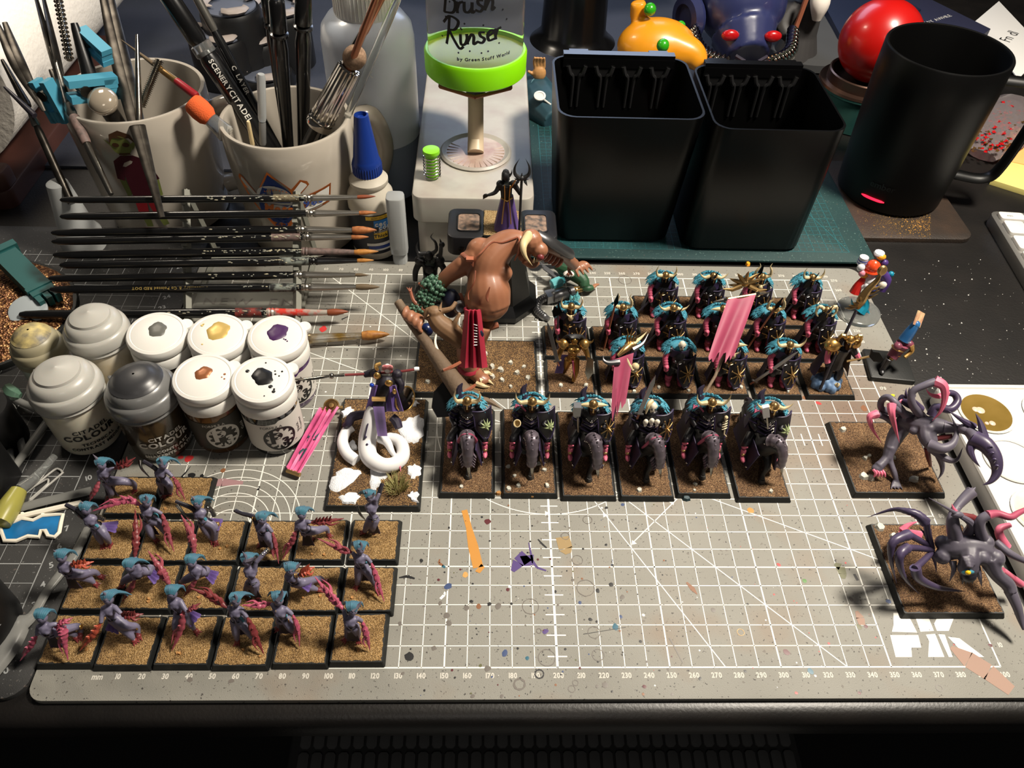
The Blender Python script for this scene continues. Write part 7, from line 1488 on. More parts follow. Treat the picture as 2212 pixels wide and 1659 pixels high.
mb = MB(); mb.lathe((bx_, by_, -2.2), [(19, 127), (20, 128), (20, 146), (18.6, 148), (8, 149)], 40)
for k in range(50): a = k * math.pi / 25; mb.tube([(bx_ + 20 * math.cos(a), by_ + 20 * math.sin(a), 127), (bx_ + 20 * math.cos(a), by_ + 20 * math.sin(a), 144)], .35, 4)
mb.build('screw_cap', 'white_cap', t); f = cyl_f((bx_, by_), 31.2, -78, 100); mb = MB(); text(mb, 'MAX', 6, lambda a, b: f(a - 8, b - 2), bold=.1); mb.tube([f(-20, 2), f(-17, -1), f(-13, -2.6)], .4, 4); mb.build('max_mark', 'frosted', t)
# ---------------------------------------------------------------- brush rinser
t = thing('brush_rinser', 'grey-white brush rinser with clear lettered tank and bright green ring', 'brush rinser', (157.6, 384, -3))
M('rinser_body', (168, 166, 156), .45, col2=(158, 150, 142), vs=60, bump=.05); M('lime', (126, 206, 8), .35, sss=.1); M('murky_green', (150, 176, 66), .25)
mb = MB(); mb.prism(rrect(74, 192, 6, 4, 157.6, 385), -2.8, 30, .2); mb.prism(rrect(79, 198, 7, 5, 157.6, 385), 30.2, 50, 1.6, bot=1.2); bd = mb.build('body', 'rinser_body', t)
mb = MB(); c = (158.5, 341); mb.lathe((c[0], c[1], 50), [(24, .02), (24.6, 1.2), (23, 2.4), (21, 1.4), (19.4, .6), (17, .3)], 48, cap=False); bw = mb.build('bowl_rim', 'rinser_body', bd)
mb = MB(); mb.lathe((c[0], c[1], 50), [(21.2, .9), (15, .35), (8, .2), (1, .15)], 40); mb.build('bowl', M('bowl_stain', (176, 160, 146), .4, col2=(150, 118, 108), vs=90), bw)
mb = MB()
for k in range(20):
    a = math.radians(150 + k * 12); mb.tube([(c[0] + q * math.cos(a), c[1] + q * math.sin(a), 50 + z) for q, z in ((19.8, 1.1), (12.5, .65))], .35, 4)
mb.build('bowl_rib', 'bowl_stain', bw)
mb = MB(); mb.lathe((c[0], c[1] - 10, 50.3), [(8, .1), (7.6, .5), (.4, .6)], 28); mb.build('green_valve', M('valve', (140, 166, 40), .4), bw)
mb = MB(); mb.tube([(c[0], 338, 52), (c[0], 346, 58), (c[0], 350, 78), (c[0], 350, 100)], [5.6, 5.4, 5.2, 5.2], 20); mb.build('drain_stem', M('stem_m', (190, 172, 146), .4), t); mb = MB(); mb.lathe((c[0], 350, 88), [(6.4, 0), (6.4, 14)], 20); mb.build('stem_collar', 'pot_black', t)
mb = MB(); mb.lathe((c[0], 350, 100), [(12, 0), (28, 4), (31.4, 5), (32.4, 6), (32.6, 18), (31.6, 19.6), (30.2, 19.6), (30.2, 12), (29, 7)], 56); mb.build('green_ring', 'lime', t)
mb = MB(); mb.lathe((c[0], 350, 109), [(29.8, 0), (30.0, 8), (20, 9.5), (2, 9.5)], 48); mb.build('murky_water', 'murky_green', t)
mb = MB(); mb.lathe((c[0], 350, 112), [(30.0, 0), (30.4, 60), (30.4, 90)], 56, cap=False); mb.build('clear_tank', M('tank', (238, 232, 220), .04, trans=.97, ior=1.04), t)
mb = MB()
for a in range(0, 360, 60):
    q = math.radians(a + 30); p = math.radians(a + 90); mb.tube([(c[0] + 26 * math.cos(q), 350 + 26 * math.sin(q), 99), (c[0] + 26 * math.cos(p), 350 + 26 * math.sin(p), 99)], 1.2, 6)
mb.build('underside_rib', 'leather', t)
mb = MB(); f = cyl_f((c[0], 350), 30.6, -90, 129)
def stroke(pts, w=1.1, ox=0, oy=0):
    q = spline([list(p) for p in pts], 6)
    for i in range(len(q) - 1):
        a, b = Vector(q[i]), Vector(q[i + 1]); d = (b - a); d = d.normalized() if d.length > 1e-6 else Vector((1, 0)); w0 = w * (.75 + .5 * abs(d.y)) / 2; n = Vector((-d.y, d.x)) * w0; e = d * w0 * .35
        mb.add([f(p.x + ox, p.y + oy) for p in (a - e - n, b + e - n, b + e + n, a - e + n)], [(0, 1, 2, 3)])
# hand-lettered word in two lines, drawn with a round brush
GLY = dict(R=([[(1, 0), (2.2, 6), (3, 13.5)], [(-.5, 10), (3, 13.5), (7.5, 12), (6, 8), (2.4, 7)], [(2.6, 7), (5, 3), (8, -1), (10, 0)]], 8.5), i=([[(0, 4.5), (.4, 0), (2.4, .4), (3.4, 3)], [(.4, 7.2), (.6, 7.4)]], 3.2), n=([[(0, 4.6), (.4, 0)], [(.4, 1), (2.2, 4.6), (3.4, 3.6), (3.4, .2), (5.2, 1.2)]], 5), s=([[(3.6, 5), (1.4, 5), (1.6, 3.4), (3.6, 1.8), (2.4, 0), (.2, .6)]], 4.6),
           e=([[(.4, 2.2), (3.4, 4), (2.4, 5.2), (.6, 3.4), (1.2, .4), (3.8, .8)]], 4.2), r=([[(0, 4.8), (.5, 0)], [(.5, 2), (1.4, 4.4), (3.2, 5.2)]], 3.8), u=([[(0, 4.6), (.2, .8), (2, .2), (3.6, 2.2), (3.8, 4.6)], [(3.8, 4.6), (3.8, .4), (5, .8)]], 5.2), h=([[(0, 0), (.6, 5), (1.4, 10.5)], [(.4, 1), (2.4, 4.8), (3.8, 3.6), (3.6, 0), (5, .8)]], 5.4), B=([[(1, 0), (1.8, 6), (2.4, 12.5)], [(0, 10.5), (2.6, 12.5), (6, 11.4), (5, 8), (2.4, 7)], [(2.6, 7), (6.8, 6), (6, 1), (1, 0)]], 7.6))
def word(s, x, y, k=1., rise=.14):
    for ch in s:
        g_, w_ = GLY[ch]
        for st in g_: stroke([(p[0] * k, p[1] * k) for p in st], 1.5, x, y)
        x += w_ * k; y += w_ * k * rise
word('Rinser', -19, 3.4, 1.22); word('Brush', -20, 21.5, 1.22)
for x, y in ((-21, 7), (-10, -.6), (-3, 1.2), (4, .2), (8, 1.0), (15, 5), (-18, 19), (-6, 17), (5, 16.5), (20, 18), (17, 24), (-15, 28)): mb.add([f(x + .6 * math.cos(a), y + .6 * math.sin(a)) for a in (0, 1, 2, 3, 4, 5)], [(0, 1, 2, 3, 4, 5)])
text(mb, 'by Green Stuff World', 2.7, lambda a, b: f(a + 6, b - 3.4 + a * .06), 0, 1.05, .14, 0, .12); mb.build('tank_lettering', 'ink', t)
t = thing('spring_filter', 'small lime green plug inside a wire spring standing on the rinser', 'spring', (130, 309, 50))
mb = MB(); mb.lathe((130.5, 310, 50.2), [(3.8, 0), (3.8, 17), (5.2, 17.2), (5.6, 18), (5.4, 20), (1, 20.4)], 24); mb.build('green_plug', 'lime', t)
mb = MB(); mb.tube([(130.5 + 5.4 * math.cos(k * .35), 310 + 5.4 * math.sin(k * .35), 50.5 + k * .125) for k in range(128)], .4, 6); mb.build('wire_coil', 'chrome', t)
# ---------------------------------------------------------------- mugs at the left with their brushes and tools
def mug(t, x, y, r, h, z0, mat, rb=None, th=3.2, handle=None, hr=3.6, inner=None):
    rb = rb or r
    mb = MB(); mb.lathe((x, y, z0), [(rb - 3, 0), (rb, 2), (rb + (r - rb) * .3 + .6, h * .3), (r, h * .8), (r, h - 1.2), (r - .6, h - .2), (r - th * .5, h), (r - th + .4, h - .4), (r - th, h - 2), (rb - th, 8), (.5, 5)], 64); b = mb.build('mug_body', mat, t)
    if handle is not None:
        a = math.radians(handle); d = Vector((math.cos(a), math.sin(a), 0)); o = Vector((x, y, z0))
        mb = MB(); mb.stube([o + d * (r - 1) + Vector((0, 0, h * .82)), o + d * (r + 16) + Vector((0, 0, h * .84)), o + d * (r + 24) + Vector((0, 0, h * .55)), o + d * (r + 14) + Vector((0, 0, h * .26)), o + d * (r - 3) + Vector((0, 0, h * .2))], hr, 12, 6); mb.build('handle', mat, t)
    return b
t = thing('baseball_mug', 'cream mug with orange and blue baseball crest holding many brushes', 'mug', (38, 322, -3))
mb_ = mug(t, 38, 322, 41, 88, -2.9, 'white_cer', 36, handle=30, hr=6.5)
f = cyl_f((38, 322), 41.0, -93, 40, 0); R0 = lambda z: 36.8 + (41.3 - 36.8) * min(1, max(0, (z + 3) / 72))
def fm(x, y, lift=.25):
    z = 51 + y; r = R0(z) + lift; a = math.radians(-93) + x / 39; return Vector((38 + r * math.cos(a), 322 + r * math.sin(a), z))
def art(mat, polys, lift, nm='crest_print'):
    mb = MB()
    for p in polys:
        q = []
        for i in range(len(p)):
            a, b = p[i], p[(i + 1) % len(p)]; k = max(1, int(math.dist(a, b) / 3)); q += [(a[0] + (b[0] - a[0]) * j / k, a[1] + (b[1] - a[1]) * j / k) for j in range(k)]
        mb.add([fm(x, y, lift) for x, y in q], [tuple(range(len(q)))])
    mb.build(nm, mat, mb_)
M('crest_orange', (222, 122, 54), .3); M('crest_blue', (40, 66, 136), .3)
el = lambda cx, cy, rx, ry, n=26, a0=0: [(cx + rx * math.cos(a0 + 2 * math.pi * k / n), cy + ry * math.sin(a0 + 2 * math.pi * k / n)) for k in range(n)]
art('crest_orange', [[(-15, 0), (-4, 18.6), (8, 6), (14, 12.4), (18, 10.6), (19, 8), (10, -1), (33, 4), (31, -9), (9, -14), (2, -24), (-8, -24), (-16, -14), (-22, -6), (-26, 3), (-28, 8), (-26, 11), (-23, 10), (-17, 3)]], .18)
art('crest_blue', [[(-13, 0), (-4, 16.6), (7, 4), (10, -10), (2, -20), (-8, -20), (-15, -12)]], .28)
art('white_cap', [el(-3.5, -1, 11.4, 9.4), [(8.6, 4), (14.4, 11), (17, 9), (17.6, 7.6), (10, 0)], [(-25.6, 7), (-24.6, 9.6), (-22.6, 8.6), (-14, -1), (-16, -3)], [(9.6, -2.4), (31.4, 2.2), (29.8, -7.6), (9.4, -12)]], .36)
art('crest_blue', [[(-12, -2), (-11, 2), (-10, -1), (-8, 4.6), (-7, 0), (-5, 1), (-4, 6.4), (-3, 0), (0, 1.2), (1, 3.6), (2, 0), (5, 1), (6, -2), (6, -4), (-12, -4)], [(-15, -6), (9, -6), (9, -12.4), (-15, -12.4)]], .44)
mb = MB(); text(mb, 'Mets', 8.4, lambda a, b: fm(a - 3, b - 8.6, .56), 0, 1.0, .06, .25, .3); mb.build('crest_print', 'crest_orange', mb_)
mb = MB(); text(mb, '1986', 7.2, lambda a, b: fm(a + 19, b - 5.2 + a * .1, .5), 0, 1.05, .1, 0, .25); text(mb, '25', 7, lambda a, b: fm(a - 3, b - 20, .5), 0, 1.2, .1, 0, .2); mb.build('crest_print', 'crest_blue', mb_)
art('crest_orange', [[(-9 + k * 1.9, 5.6 - abs(k - 4) * .5), (-8.4 + k * 1.9, 6.6 - abs(k - 4) * .5), (-8.0 + k * 1.9, 5.2 - abs(k - 4) * .5)] for k in range(8)], .46, 'stitching')
t = thing('caricature_mug', 'cream mug printed with a green-skinned figure in a dark red jersey', 'mug', (-63, 345, -3))
mb_ = mug(t, -63, 345, 45, 92, -2.9, 'white_cer', 40, handle=8, hr=6.0)
R0 = lambda z: 41 + (45.3 - 41) * min(1, max(0, (z + 3) / 74))
def fm(x, y, lift=.25):
    y *= 1.12; z = 52 + y; r = R0(z) + lift; a = math.radians(-84) + x * 1.15 / 43; return Vector((-63 + r * math.cos(a), 345 + r * math.sin(a), z))
M('print_green', (104, 112, 56), .4); M('print_red', (66, 18, 30), .4); M('print_crimson', (138, 26, 34), .4); M('print_brown', (70, 44, 24), .4)
art('print_green', [el(-2, 20, 5, 6), [(-10, 24), (-6, 21), (-6, 18)], [(3, 21), (8, 25), (3, 17)], [(-10, -2), (-6.5, -1), (-6, -12), (-9, -15)], [(7.4, -2), (10.6, -3), (10, -14), (8, -15)], [(-6, -24), (-1, -24), (-1.4, -36), (-5, -36)], [(2, -24), (6.5, -24), (8, -35), (4.6, -36)]], .3, 'figure_print')
art('print_red', [[(-9, 10), (-4, 14), (2, 14), (8, 10), (11, -3), (7.6, -4), (6.6, 2), (6.4, -14), (-6, -14), (-6, 1), (-7, -3), (-11, -2)]], .38, 'figure_print')
art('print_crimson', [[(-6, -13.8), (6.4, -13.8), (7, -25), (1.6, -25), (.4, -17), (-.8, -25), (-6.6, -25)]], .42, 'figure_print')
art('print_brown', [[(-7.4, 21), (-6, 27), (-1, 29.4), (4, 26.6), (5.4, 21), (3, 24.6), (-5, 24.8)], el(-4.4, 20.6, 1.8, 1.4, 10), el(.6, 20.6, 1.8, 1.4, 10), [(-4, 15.6), (1, 15.6), (1.6, 14.6), (-4.6, 14.4)]], .46, 'figure_print')
# brushes and tools in the mugs
G1 = 'brushes standing in the baseball mug'; G2 = 'tools standing in the caricature mug'
def stick(name, label, cat, a, b, parts, group):
    """a = (u, v, z) low end, b = (u, v, z) high end; parts: (name, material, t0, t1, r0, r1)"""
    A, B = at(*a), at(*b); t = thing(name, label, cat, A, group)
    for q in parts:
        nm, m, t0, t1, rr0, rr1 = q[:6]; fl = q[6] if len(q) > 6 else None; mb = MB(); P0, P1 = A + (B - A) * t0, A + (B - A) * t1
        mb.tube([P0, P0 + (P1 - P0) * .08, P0 + (P1 - P0) * .5, P0 + (P1 - P0) * .92, P1], [rr0 * .85, rr0, (rr0 + rr1) / 2, rr1, rr1 * .8], 14, flat=fl); mb.build(nm, m, t)
    return t, A, B
def along(t, A, B, s, size, q, par, off, roll=0):
    d = (B - A).normalized(); v = (CC - (A + (B - A) * q)).normalized(); n = (v - d * v.dot(d)).normalized(); y = n.cross(-d).normalized(); mb = MB(); c = A + (B - A) * q
    text(mb, s, size, lambda a, b: c - d * a + y * b + n * off * (1 - .18 * (b / off) ** 2), 0, 1., .12, 0, .08); mb.build('handle_print', 'ink_light', par)
t, A, B = stick('scenery_brush', 'thick black scenery brush leaning up left out of the baseball mug', 'paint brush', (600, 350, 45), (330, -60, 158), [('handle', 'brush_black', 0, .62, 5.6, 6.2), ('neck_ring', 'clear_plastic', .60, .66, 6.6, 6.6), ('ferrule', 'brush_black', .66, .98, 6.0, 5.6)], G1)
hd = t.children[0]; along(t, A, B, 'SCENERY', 4.4, .50, hd, 6.2); along(t, A, B, 'CITADEL', 5.0, .33, hd, 6.0)
t, A, B = stick('long_black_brush', 'slim black brush with printed letters beside the scenery brush', 'paint brush', (612, 345, 45), (390, -70, 158), [('handle', 'brush_black', 0, .7, 3.2, 3.0), ('ferrule', 'ferrule', .7, 1, 2.8, 2.6)], G1); along(t, A, B, 'C  LAYER', 3.8, .45, t.children[0], 3.2)
stick('mauve_brush', 'slender brush with mauve-stained handle behind the scenery brush', 'paint brush', (600, 346, 48), (355, -50, 152), [('handle', 'dirty_pink', .3, 1, 2.0, 2.0), ('lower_handle', 'chrome', 0, .3, 2.2, 2.0)], G1)
for lb, a, b, r in (('glossy black brush handle with bulbous end, left of the upright pair', (625, 345, 40), (598, 10, 150), 4.6), ('glossy black brush handle with bulbous end, nearest the wash bottle', (655, 340, 40), (655, -10, 155), 4.8), ('thin glossy black handle behind the upright pair', (622, 340, 40), (570, -10, 150), 2.2)):
    t, A, B = stick('upright_brush', lb, 'paint brush', a, b, [('handle', 'brush_black', 0, .82, r * .8, r)], G1); mb = MB(); d = (B - A).normalized(); mb.lathe(A + (B - A) * .82, [(r * .9, 0), (r * 1.2, 1), (r * 1.2, 2.4), (r * .7, 3.4), (r * 1.1, 4.4), (r * 1.0, 22), (r * .6, 24)], 18, axis=d); mb.build('bulb_end', 'brush_black', t)
t, A, B = stick('rouge_brush', 'round soft tan brush head in chrome holder leaning right over the mug rim', 'paint brush', (690, 268, 84), (768, 120, 128), [('chrome_holder', 'chrome', 0, .84, 7.2, 6.2)], G1)
d = (B - A).normalized(); mb = MB(); mb.blob(B - d * 1.5, (7, 6.8, 7.6), 16, R=Vector((0, 0, 1)).rotation_difference(d).to_matrix()); mb.build('soft_head', M('soft_tan', (150, 122, 98), .9, col2=(116, 92, 72), vs=600, bump=.5, bs=2200), t)
mb = MB()
for k in range(16):
    n = d.orthogonal().normalized(); w = d.cross(n); a = k * math.pi / 8; q = n * math.cos(a) + w * math.sin(a); mb.tube([A + d * 4 + q * 7.4, B - d * 9 + q * 6.3], .7, 5)
mb.lathe(A, [(6.4, -2), (8.4, -1), (8.8, 1), (8.2, 3)], 24, axis=d); mb.lathe(A, [(8.0, 4), (8.5, 5), (8.0, 6)], 24, axis=d); mb.build('fluted_ring', 'chrome', t)
stick('dark_brush', 'black handled brush passing behind the chrome brush holder', 'paint brush', (645, 345, 50), (830, -20, 165), [('handle', 'brush_black', 0, .78, 3.2, 3.0), ('ferrule', M('rose_gold', (176, 118, 92), .3, .9).name, .78, 1, 2.8, 2.6)], G1)
stick('rose_brush', 'thin brush with rose gold ferrule above the chrome holder', 'paint brush', (680, 340, 50), (815, -10, 168), [('ferrule', 'rose_gold', .5, 1, 2.2, 2.0), ('collar', 'chrome', .42, .5, 2.6, 2.4), ('handle', 'brush_black', 0, .42, 2.4, 2.4)], G1)
stick('clear_straw', 'clear plastic straw next to the rose gold brush', 'straw', (715, 335, 50), (862, -10, 170), [('straw', 'clear_plastic', 0, 1, 2.4, 2.4)], G1)
stick('frosted_tube', 'short frosted plastic tube standing upright in the baseball mug', 'straw', (568, 312, 66), (564, 160, 112), [('tube_end', 'frosted', .35, 1, 2.6, 2.6), ('tube_rod', 'cap_smoke', 0, .35, 2.2, 2.2)], G1)
stick('wood_pick', 'short pale wooden pick inside the rim of the baseball mug', 'stick', (546, 314, 66), (536, 262, 84), [('pick', 'bone', 0, 1, 1.4, 1.2)], G1)
t, A, B = stick('orange_bristle_brush', 'clear-handled brush with square orange foam head above the mug', 'paint brush', (492, 292, 78), (430, 235, 92), [('clear_handle', 'clear_plastic', 0, .7, 6, 4.4)], G1); mb = MB(); d = (B - A).normalized(); mb.lathe(A + (B - A) * .6, [(4.5, 0), (6.4, 3), (7.0, 8), (6.6, 13), (5.2, 15)], 16, axis=d); mb.build('orange_head', M('orange_foam', (216, 92, 40), .9, bump=.8, bs=1500), t)
stick('red_brush', 'thin old brush with red handle and brown bristles leaning left', 'paint brush', (425, 208, 98), (262, 86, 118), [('handle', 'print_crimson', 0, .28, 2.6, 2.4), ('ferrule', 'brass', .26, .5, 2.2, 2.0), ('bristles', 'bristle_dark', .5, 1, 1.6, .3)], G1)
# tools in the caricature mug
def tweezer(label, a, m_, b, r, mat='dark_steel', nm='tweezers', group=G2):
    t = thing(nm, label, 'tweezers' if nm == 'tweezers' else 'tool', at(*a), group)
    for s in (-1, 1):
        A, Mm, B = at(*a), at(*m_), at(*b); mb = MB(); o = Vector((.9 * s, .6 * s, 0)); mb.stube([A, Mm + o, B + o * 2.0], [r * .35, r, r * .45], 10, 7, flat=.28); mb.build('arm', mat, t)
    return t
tweezer('long steel tweezers running down over the figure on the mug', (350, 470, 62), (270, 170, 100), (225, -30, 130), 4.8)
tweezer('steel tweezers with spread points at the far left', (95, 240, 92), (40, 140, 112), (2, 50, 124), 3.4)
tweezer('dark curved hobby pliers handle behind the blue clamps', (150, 240, 80), (118, 120, 115), (82, -20, 140), 4.4, 'dark_steel', 'pliers')
t, A, B = stick('sculpting_spatula', 'steel sculpting spatula hanging over the mug front to the lower left', 'tool', (240, 420, 60), (110, 150, 105), [('shaft', 'steel', 0, .42, 1.8, 2.4), ('painted_grip', 'dirty_pink', .40, .62, 3.0, 3.4), ('blade_end', 'steel', .62, 1, 3.0, 1.8, .4)], G2)
stick('sculpting_spatula', 'long grey steel rod hanging outside the left side of the mug', 'tool', (155, 440, 40), (60, 230, 85), [('shaft', 'dark_steel', 0, .8, 2.6, 2.4), ('tip', 'steel', .8, 1, 2.6, 1.4, .4)], G2)
for i, (a, b, r, m) in enumerate((((60, 230, 92), (5, 130, 108), 2.6, 'dark_steel'), ((75, 250, 90), (10, 188, 100), 2.0, 'mini_black'), ((145, 230, 90), (110, 100, 120), 3.6, 'steel'), ((205, 200, 95), (160, 50, 130), 5.2, 'black_plastic'), ((300, 260, 88), (296, 75, 125), 2.2, 'steel'))):
    stick('hobby_tool', ('grey metal tool pointing left out of the mug, upper one', 'thin dark tool pointing left out of the mug, lower one', 'knife handle with metal collar left of the blue clamps', 'black plastic tool handle behind the blue clamps', 'thin steel pick between tweezers and scenery brush')[i], 'tool', a, b, [('shaft', m, 0, 1, r, r * .5)], G2)
for lb, a, b, n in (('coiled steel spring tool standing right of the long tweezers', (305, 230, 92), (345, 130, 112), 26), ('ribbed steel handle at the top behind the black tool', (150, 130, 110), (122, -20, 138), 16)):
    A, B = at(*a), at(*b); t = thing('ribbed_tool', lb, 'tool', A, G2); d = (B - A).normalized(); L = (B - A).length; mb = MB(); mb.tube([A, B], 1.8, 10); mb.build('shaft', 'steel', t); mb = MB()
    for k in range(n): mb.lathe(A + d * (k + .5) * L / n, [(1.9, -.45), (2.9, 0), (1.9, .45)], 12, axis=d)
    mb.build('coil', 'chrome', t)
M('clamp_blue', (70, 146, 172), .5)
for lb, c, rx, rz, s in (('light blue plastic clamp hanging on the mug rim at the left', (112, 218, 94), 80, -20, 1.), ('light blue plastic clamp lying diagonally across the mug mouth', (200, 190, 100), 10, 40, 1.1), ('light blue plastic clamp at the back of the mug mouth', (205, 100, 118), 20, -38, .9)):
    p = at(*c); t = thing('blue_clamp', lb, 'clamp', p, G2); Q = Matrix.Rotation(math.radians(rz), 3, 'Z') @ Matrix.Rotation(math.radians(rx), 3, 'Y')
    for dz in (-4.4, 4.4): mb = MB(); mb.box(p + Q @ Vector((0, 0, dz * s)), (26 * s, 8 * s, 4 * s), R=Q); mb.box(p + Q @ Vector((9 * s, 0, dz * .6 * s)), (7 * s, 8 * s, 5 * s), R=Q); mb.build('jaw', 'clamp_blue', t)
    mb = MB(); mb.tube([p + Q @ Vector((-5 * s, -5 * s, 0)), p + Q @ Vector((-5 * s, 5 * s, 0))], 3.2 * s, 12); mb.build('spring', 'dark_steel', t)
p = at(222, 218, 98); t = thing('glass_top_tool', 'round clear glass cabochon on a dark stem in the mug mouth', 'tool', p, G2); mb = MB(); mb.lathe(p, [(8.0, -3), (8.8, 0), (8.2, 2), (5, 4.4), (1, 5)], 28, axis=(.1, -.5, .8)); mb.build('glass_cap', M('pearl', (170, 158, 140), .12, .3, coat=1), t); mb = MB(); mb.tube([p - Vector((0, -1, 3)), p + Vector((4, 6, -30))], 5, 12); mb.build('stem', 'dark_steel', t)
# ---------------------------------------------------------------- black bins
M('bin_black', (3, 3, 3), .36, spec=.25)
def bin_(label, x0, x1, y0, y1, bx0, bx1, by0, by1, h=100):
    t = thing('desk_bin', label, 'bin', ((x0 + x1) / 2, (y0 + y1) / 2, 1.8), 'black plastic desk bins')
    O = rrect(x1 - x0, y1 - y0, 11, 5, (x0 + x1) / 2, (y0 + y1) / 2); B = rrect(bx1 - bx0, by1 - by0, 11, 5, (bx0 + bx1) / 2, (by0 + by1) / 2)
    def ins(P, d): cx, cy = sum(p[0] for p in P) / len(P), sum(p[1] for p in P) / len(P); return [(cx + (p[0] - cx) * d, cy + (p[1] - cy) * d) for p in P]
    mb = MB(); r3 = lambda P, z: [(x, y, z) for x, y in P]
    mb.loft([r3(ins(B, .93), 1.8), r3(B, 4), r3(O, h - 1), r3(O, h), r3(ins(O, .97), h), r3(ins(O, .965), h - 3), r3(ins(B, .94), 6), r3(ins(B, .2), 5.6)]); b = mb.build('bin_shell', 'bin_black', t, 50)
    yb = y1 - 3.2; w = x1 - x0 - 16; xc = (x0 + x1) / 2
    mb = MB(); mb.box((xc, y1 - 1.4, h + 1.5), (w, 6, 3)); mb.box((xc, yb - .6, h - 3), (w, 1.6, 6)); mb.build('hook_rail', 'black_gloss', t)
    for s in (-1, 1): mb = MB(); mb.box((xc + s * w * .36, y1 + 2.2, h + 1.2), (13, 6, 2.4)); mb.build('clip_tab', 'black_gloss', t)
    for k in range(4):
        cx = xc - w / 2 + w * (k + .5) / 4
        for s in (-1, 1): mb = MB(); mb.stube([(cx + s * 6, yb - 1.6, h - 5), (cx + s * 4.4, yb - 2.2, h - 10), (cx + s * 2.2, yb - 2, h - 14), (cx + s * 2.0, yb - 2.4, h - 34)], [1.5, 1.6, 1.4, 1.0], 8, 4); mb.build('hook_prong', M('prong', (24, 24, 25), .4), t)
        mb = MB(); mb.box((cx, yb - .2, h - 8), (12, 1.4, 9)); mb.build('prong_web', 'prong', t)
    return t
bin_('left black plastic bin with hooked inner rail, next to the rinser', 209.5, 301.5, 300, 384, 215, 295.5, 307, 372)
bin_('right black plastic bin with hooked inner rail, next to the black mug', 304.5, 387, 289.5, 375, 304, 388, 299, 365)
p = Vector((291, 330, 55)); t = thing('red_clip', 'small red and silver clip inside the left bin', 'clip', (291, 330, 6)); mb = MB(); mb.stube([(286, 352, 68), (287, 346, 58), (286, 338, 44)], [2.4, 3.4, 2.2], 10, 4); mb.build('red_handle', M('clip_red', (176, 18, 22), .25, coat=.5), t); mb = MB(); mb.stube([(286, 338, 44), (288, 330, 30), (287, 322, 8)], [2.0, 2.6, 1.2], 10, 4); mb.build('steel_part', 'chrome', t)
# ---------------------------------------------------------------- coaster, smart mug
t = thing('coaster', 'dark leather coaster with rounded corners dusted with gold sand', 'coaster', (474, 372, -3)); mb = MB(); mb.prism(rrect(100, 104, 10, 5, 474, 371), -2.9, .6, .5); cm = mb.build('coaster_pad', M('coaster_m', (58, 44, 34), .5, col2=(40, 33, 28), vs=50, bump=.4, bs=900), t)
rs4 = random.Random(9); mb = MB()
for k in range(3200):
    a = at(1790 + rs4.random() * 220, 452 + rs4.random() ** 1.4 * 62, .6); 
    if rs4.random() < math.exp(-((a.x - 488) / 26) ** 2 - ((a.y - 334) / 13) ** 2): r = .2 + .25 * rs4.random(); mb.add([(a.x - r, a.y - r, .62), (a.x + r, a.y - r * .6, .62), (a.x, a.y + r, .62), (a.x, a.y, .62 + r)], [(0, 1, 3), (1, 2, 3), (2, 0, 3)])
o = mb.build('gold_dust', 'gold', cm); o['kind'] = 'stuff'
mx, my = 480, 382; t = thing('black_mug', 'tall matt black mug with glowing red line on the coaster', 'mug', (mx, my, .6)); mug(t, mx, my, 42, 112, .8, M('mug_black', (3, 3, 3), .42, spec=.28), 38.5, 2.6, None)
mb = MB(); d = Vector((math.cos(math.radians(-14)), math.sin(math.radians(-14)), 0)); o = Vector((mx, my, 0)); q = spline([list(o + d * 38 + Vector((0, 0, 96))), list(o + d * 68 + Vector((0, 0, 95))), list(o + d * 74 + Vector((0, 0, 86))), list(o + d * 70 + Vector((0, 0, 36))), list(o + d * 62 + Vector((0, 0, 22))), list(o + d * 38 + Vector((0, 0, 22)))], 6); mb.tube(q, 5.6, 10, flat=.6); mb.build('handle', 'mug_black', t)
mb = MB(); f = lambda a, z: Vector((mx + 39.5 * math.cos(a), my + 39.5 * math.sin(a), z)); mb.tube([f(math.radians(-144 + k * 3.2), 11.6 ) for k in range(9)], [.3, .8, .9, .9, .9, .9, .9, .8, .3], 6); mb.build('red_light', M('led', (255, 24, 50), .4, emit=3.), t)
mb = MB(); fz = cyl_f((mx, my), 40.6, -126, 24); text(mb, 'ember', 7, lambda a, b: fz(a, b)); mb.build('debossed_name', M('deboss', (20, 20, 21), .3), t)
# ---------------------------------------------------------------- red ball in tin, background toys
bc = at(1900, 95, 62); t = thing('ball_tin', 'teal tin with copper double rim under the red ball', 'tin', (bc.x, bc.y, -3))
mb = MB(); mb.lathe((bc.x, bc.y, -3), [(36, .1), (37, 1), (37, 28), (38.6, 29), (38.6, 31), (36, 31.4)], 48); mb.build('tin_side', M('tin_teal', (34, 84, 82), .4, .4, col2=(70, 110, 100), vs=25), t); mb = MB(); mb.lathe((bc.x, bc.y, -3), [(36, 30), (38.8, 31), (38.2, 33), (33, 33.4), (32.6, 41), (31.4, 41.8), (29.8, 41), (29.6, 34), (2, 33)], 48); mb.build('copper_rim', M('copper_dk', (92, 70, 60), .3, .8), t)
t = thing('red_ball', 'glossy red ball resting in the copper-rimmed tin', 'ball', (bc.x, bc.y, 60)); mb = MB(); mb.blob((bc.x, bc.y, 31.2 + 33), 33, 48); mb.build('ball', M('ball_red', (176, 16, 12), .3, coat=.3), t)
h = at(1418, 100, 30); t = thing('yellow_head_toy', 'yellow-orange toy creature head with green eyes behind the left bin', 'toy', (h.x, h.y, -3)); M('toy_yellow', (226, 148, 26), .35, coat=.3); M('toy_green', (44, 158, 22), .3, coat=.6)
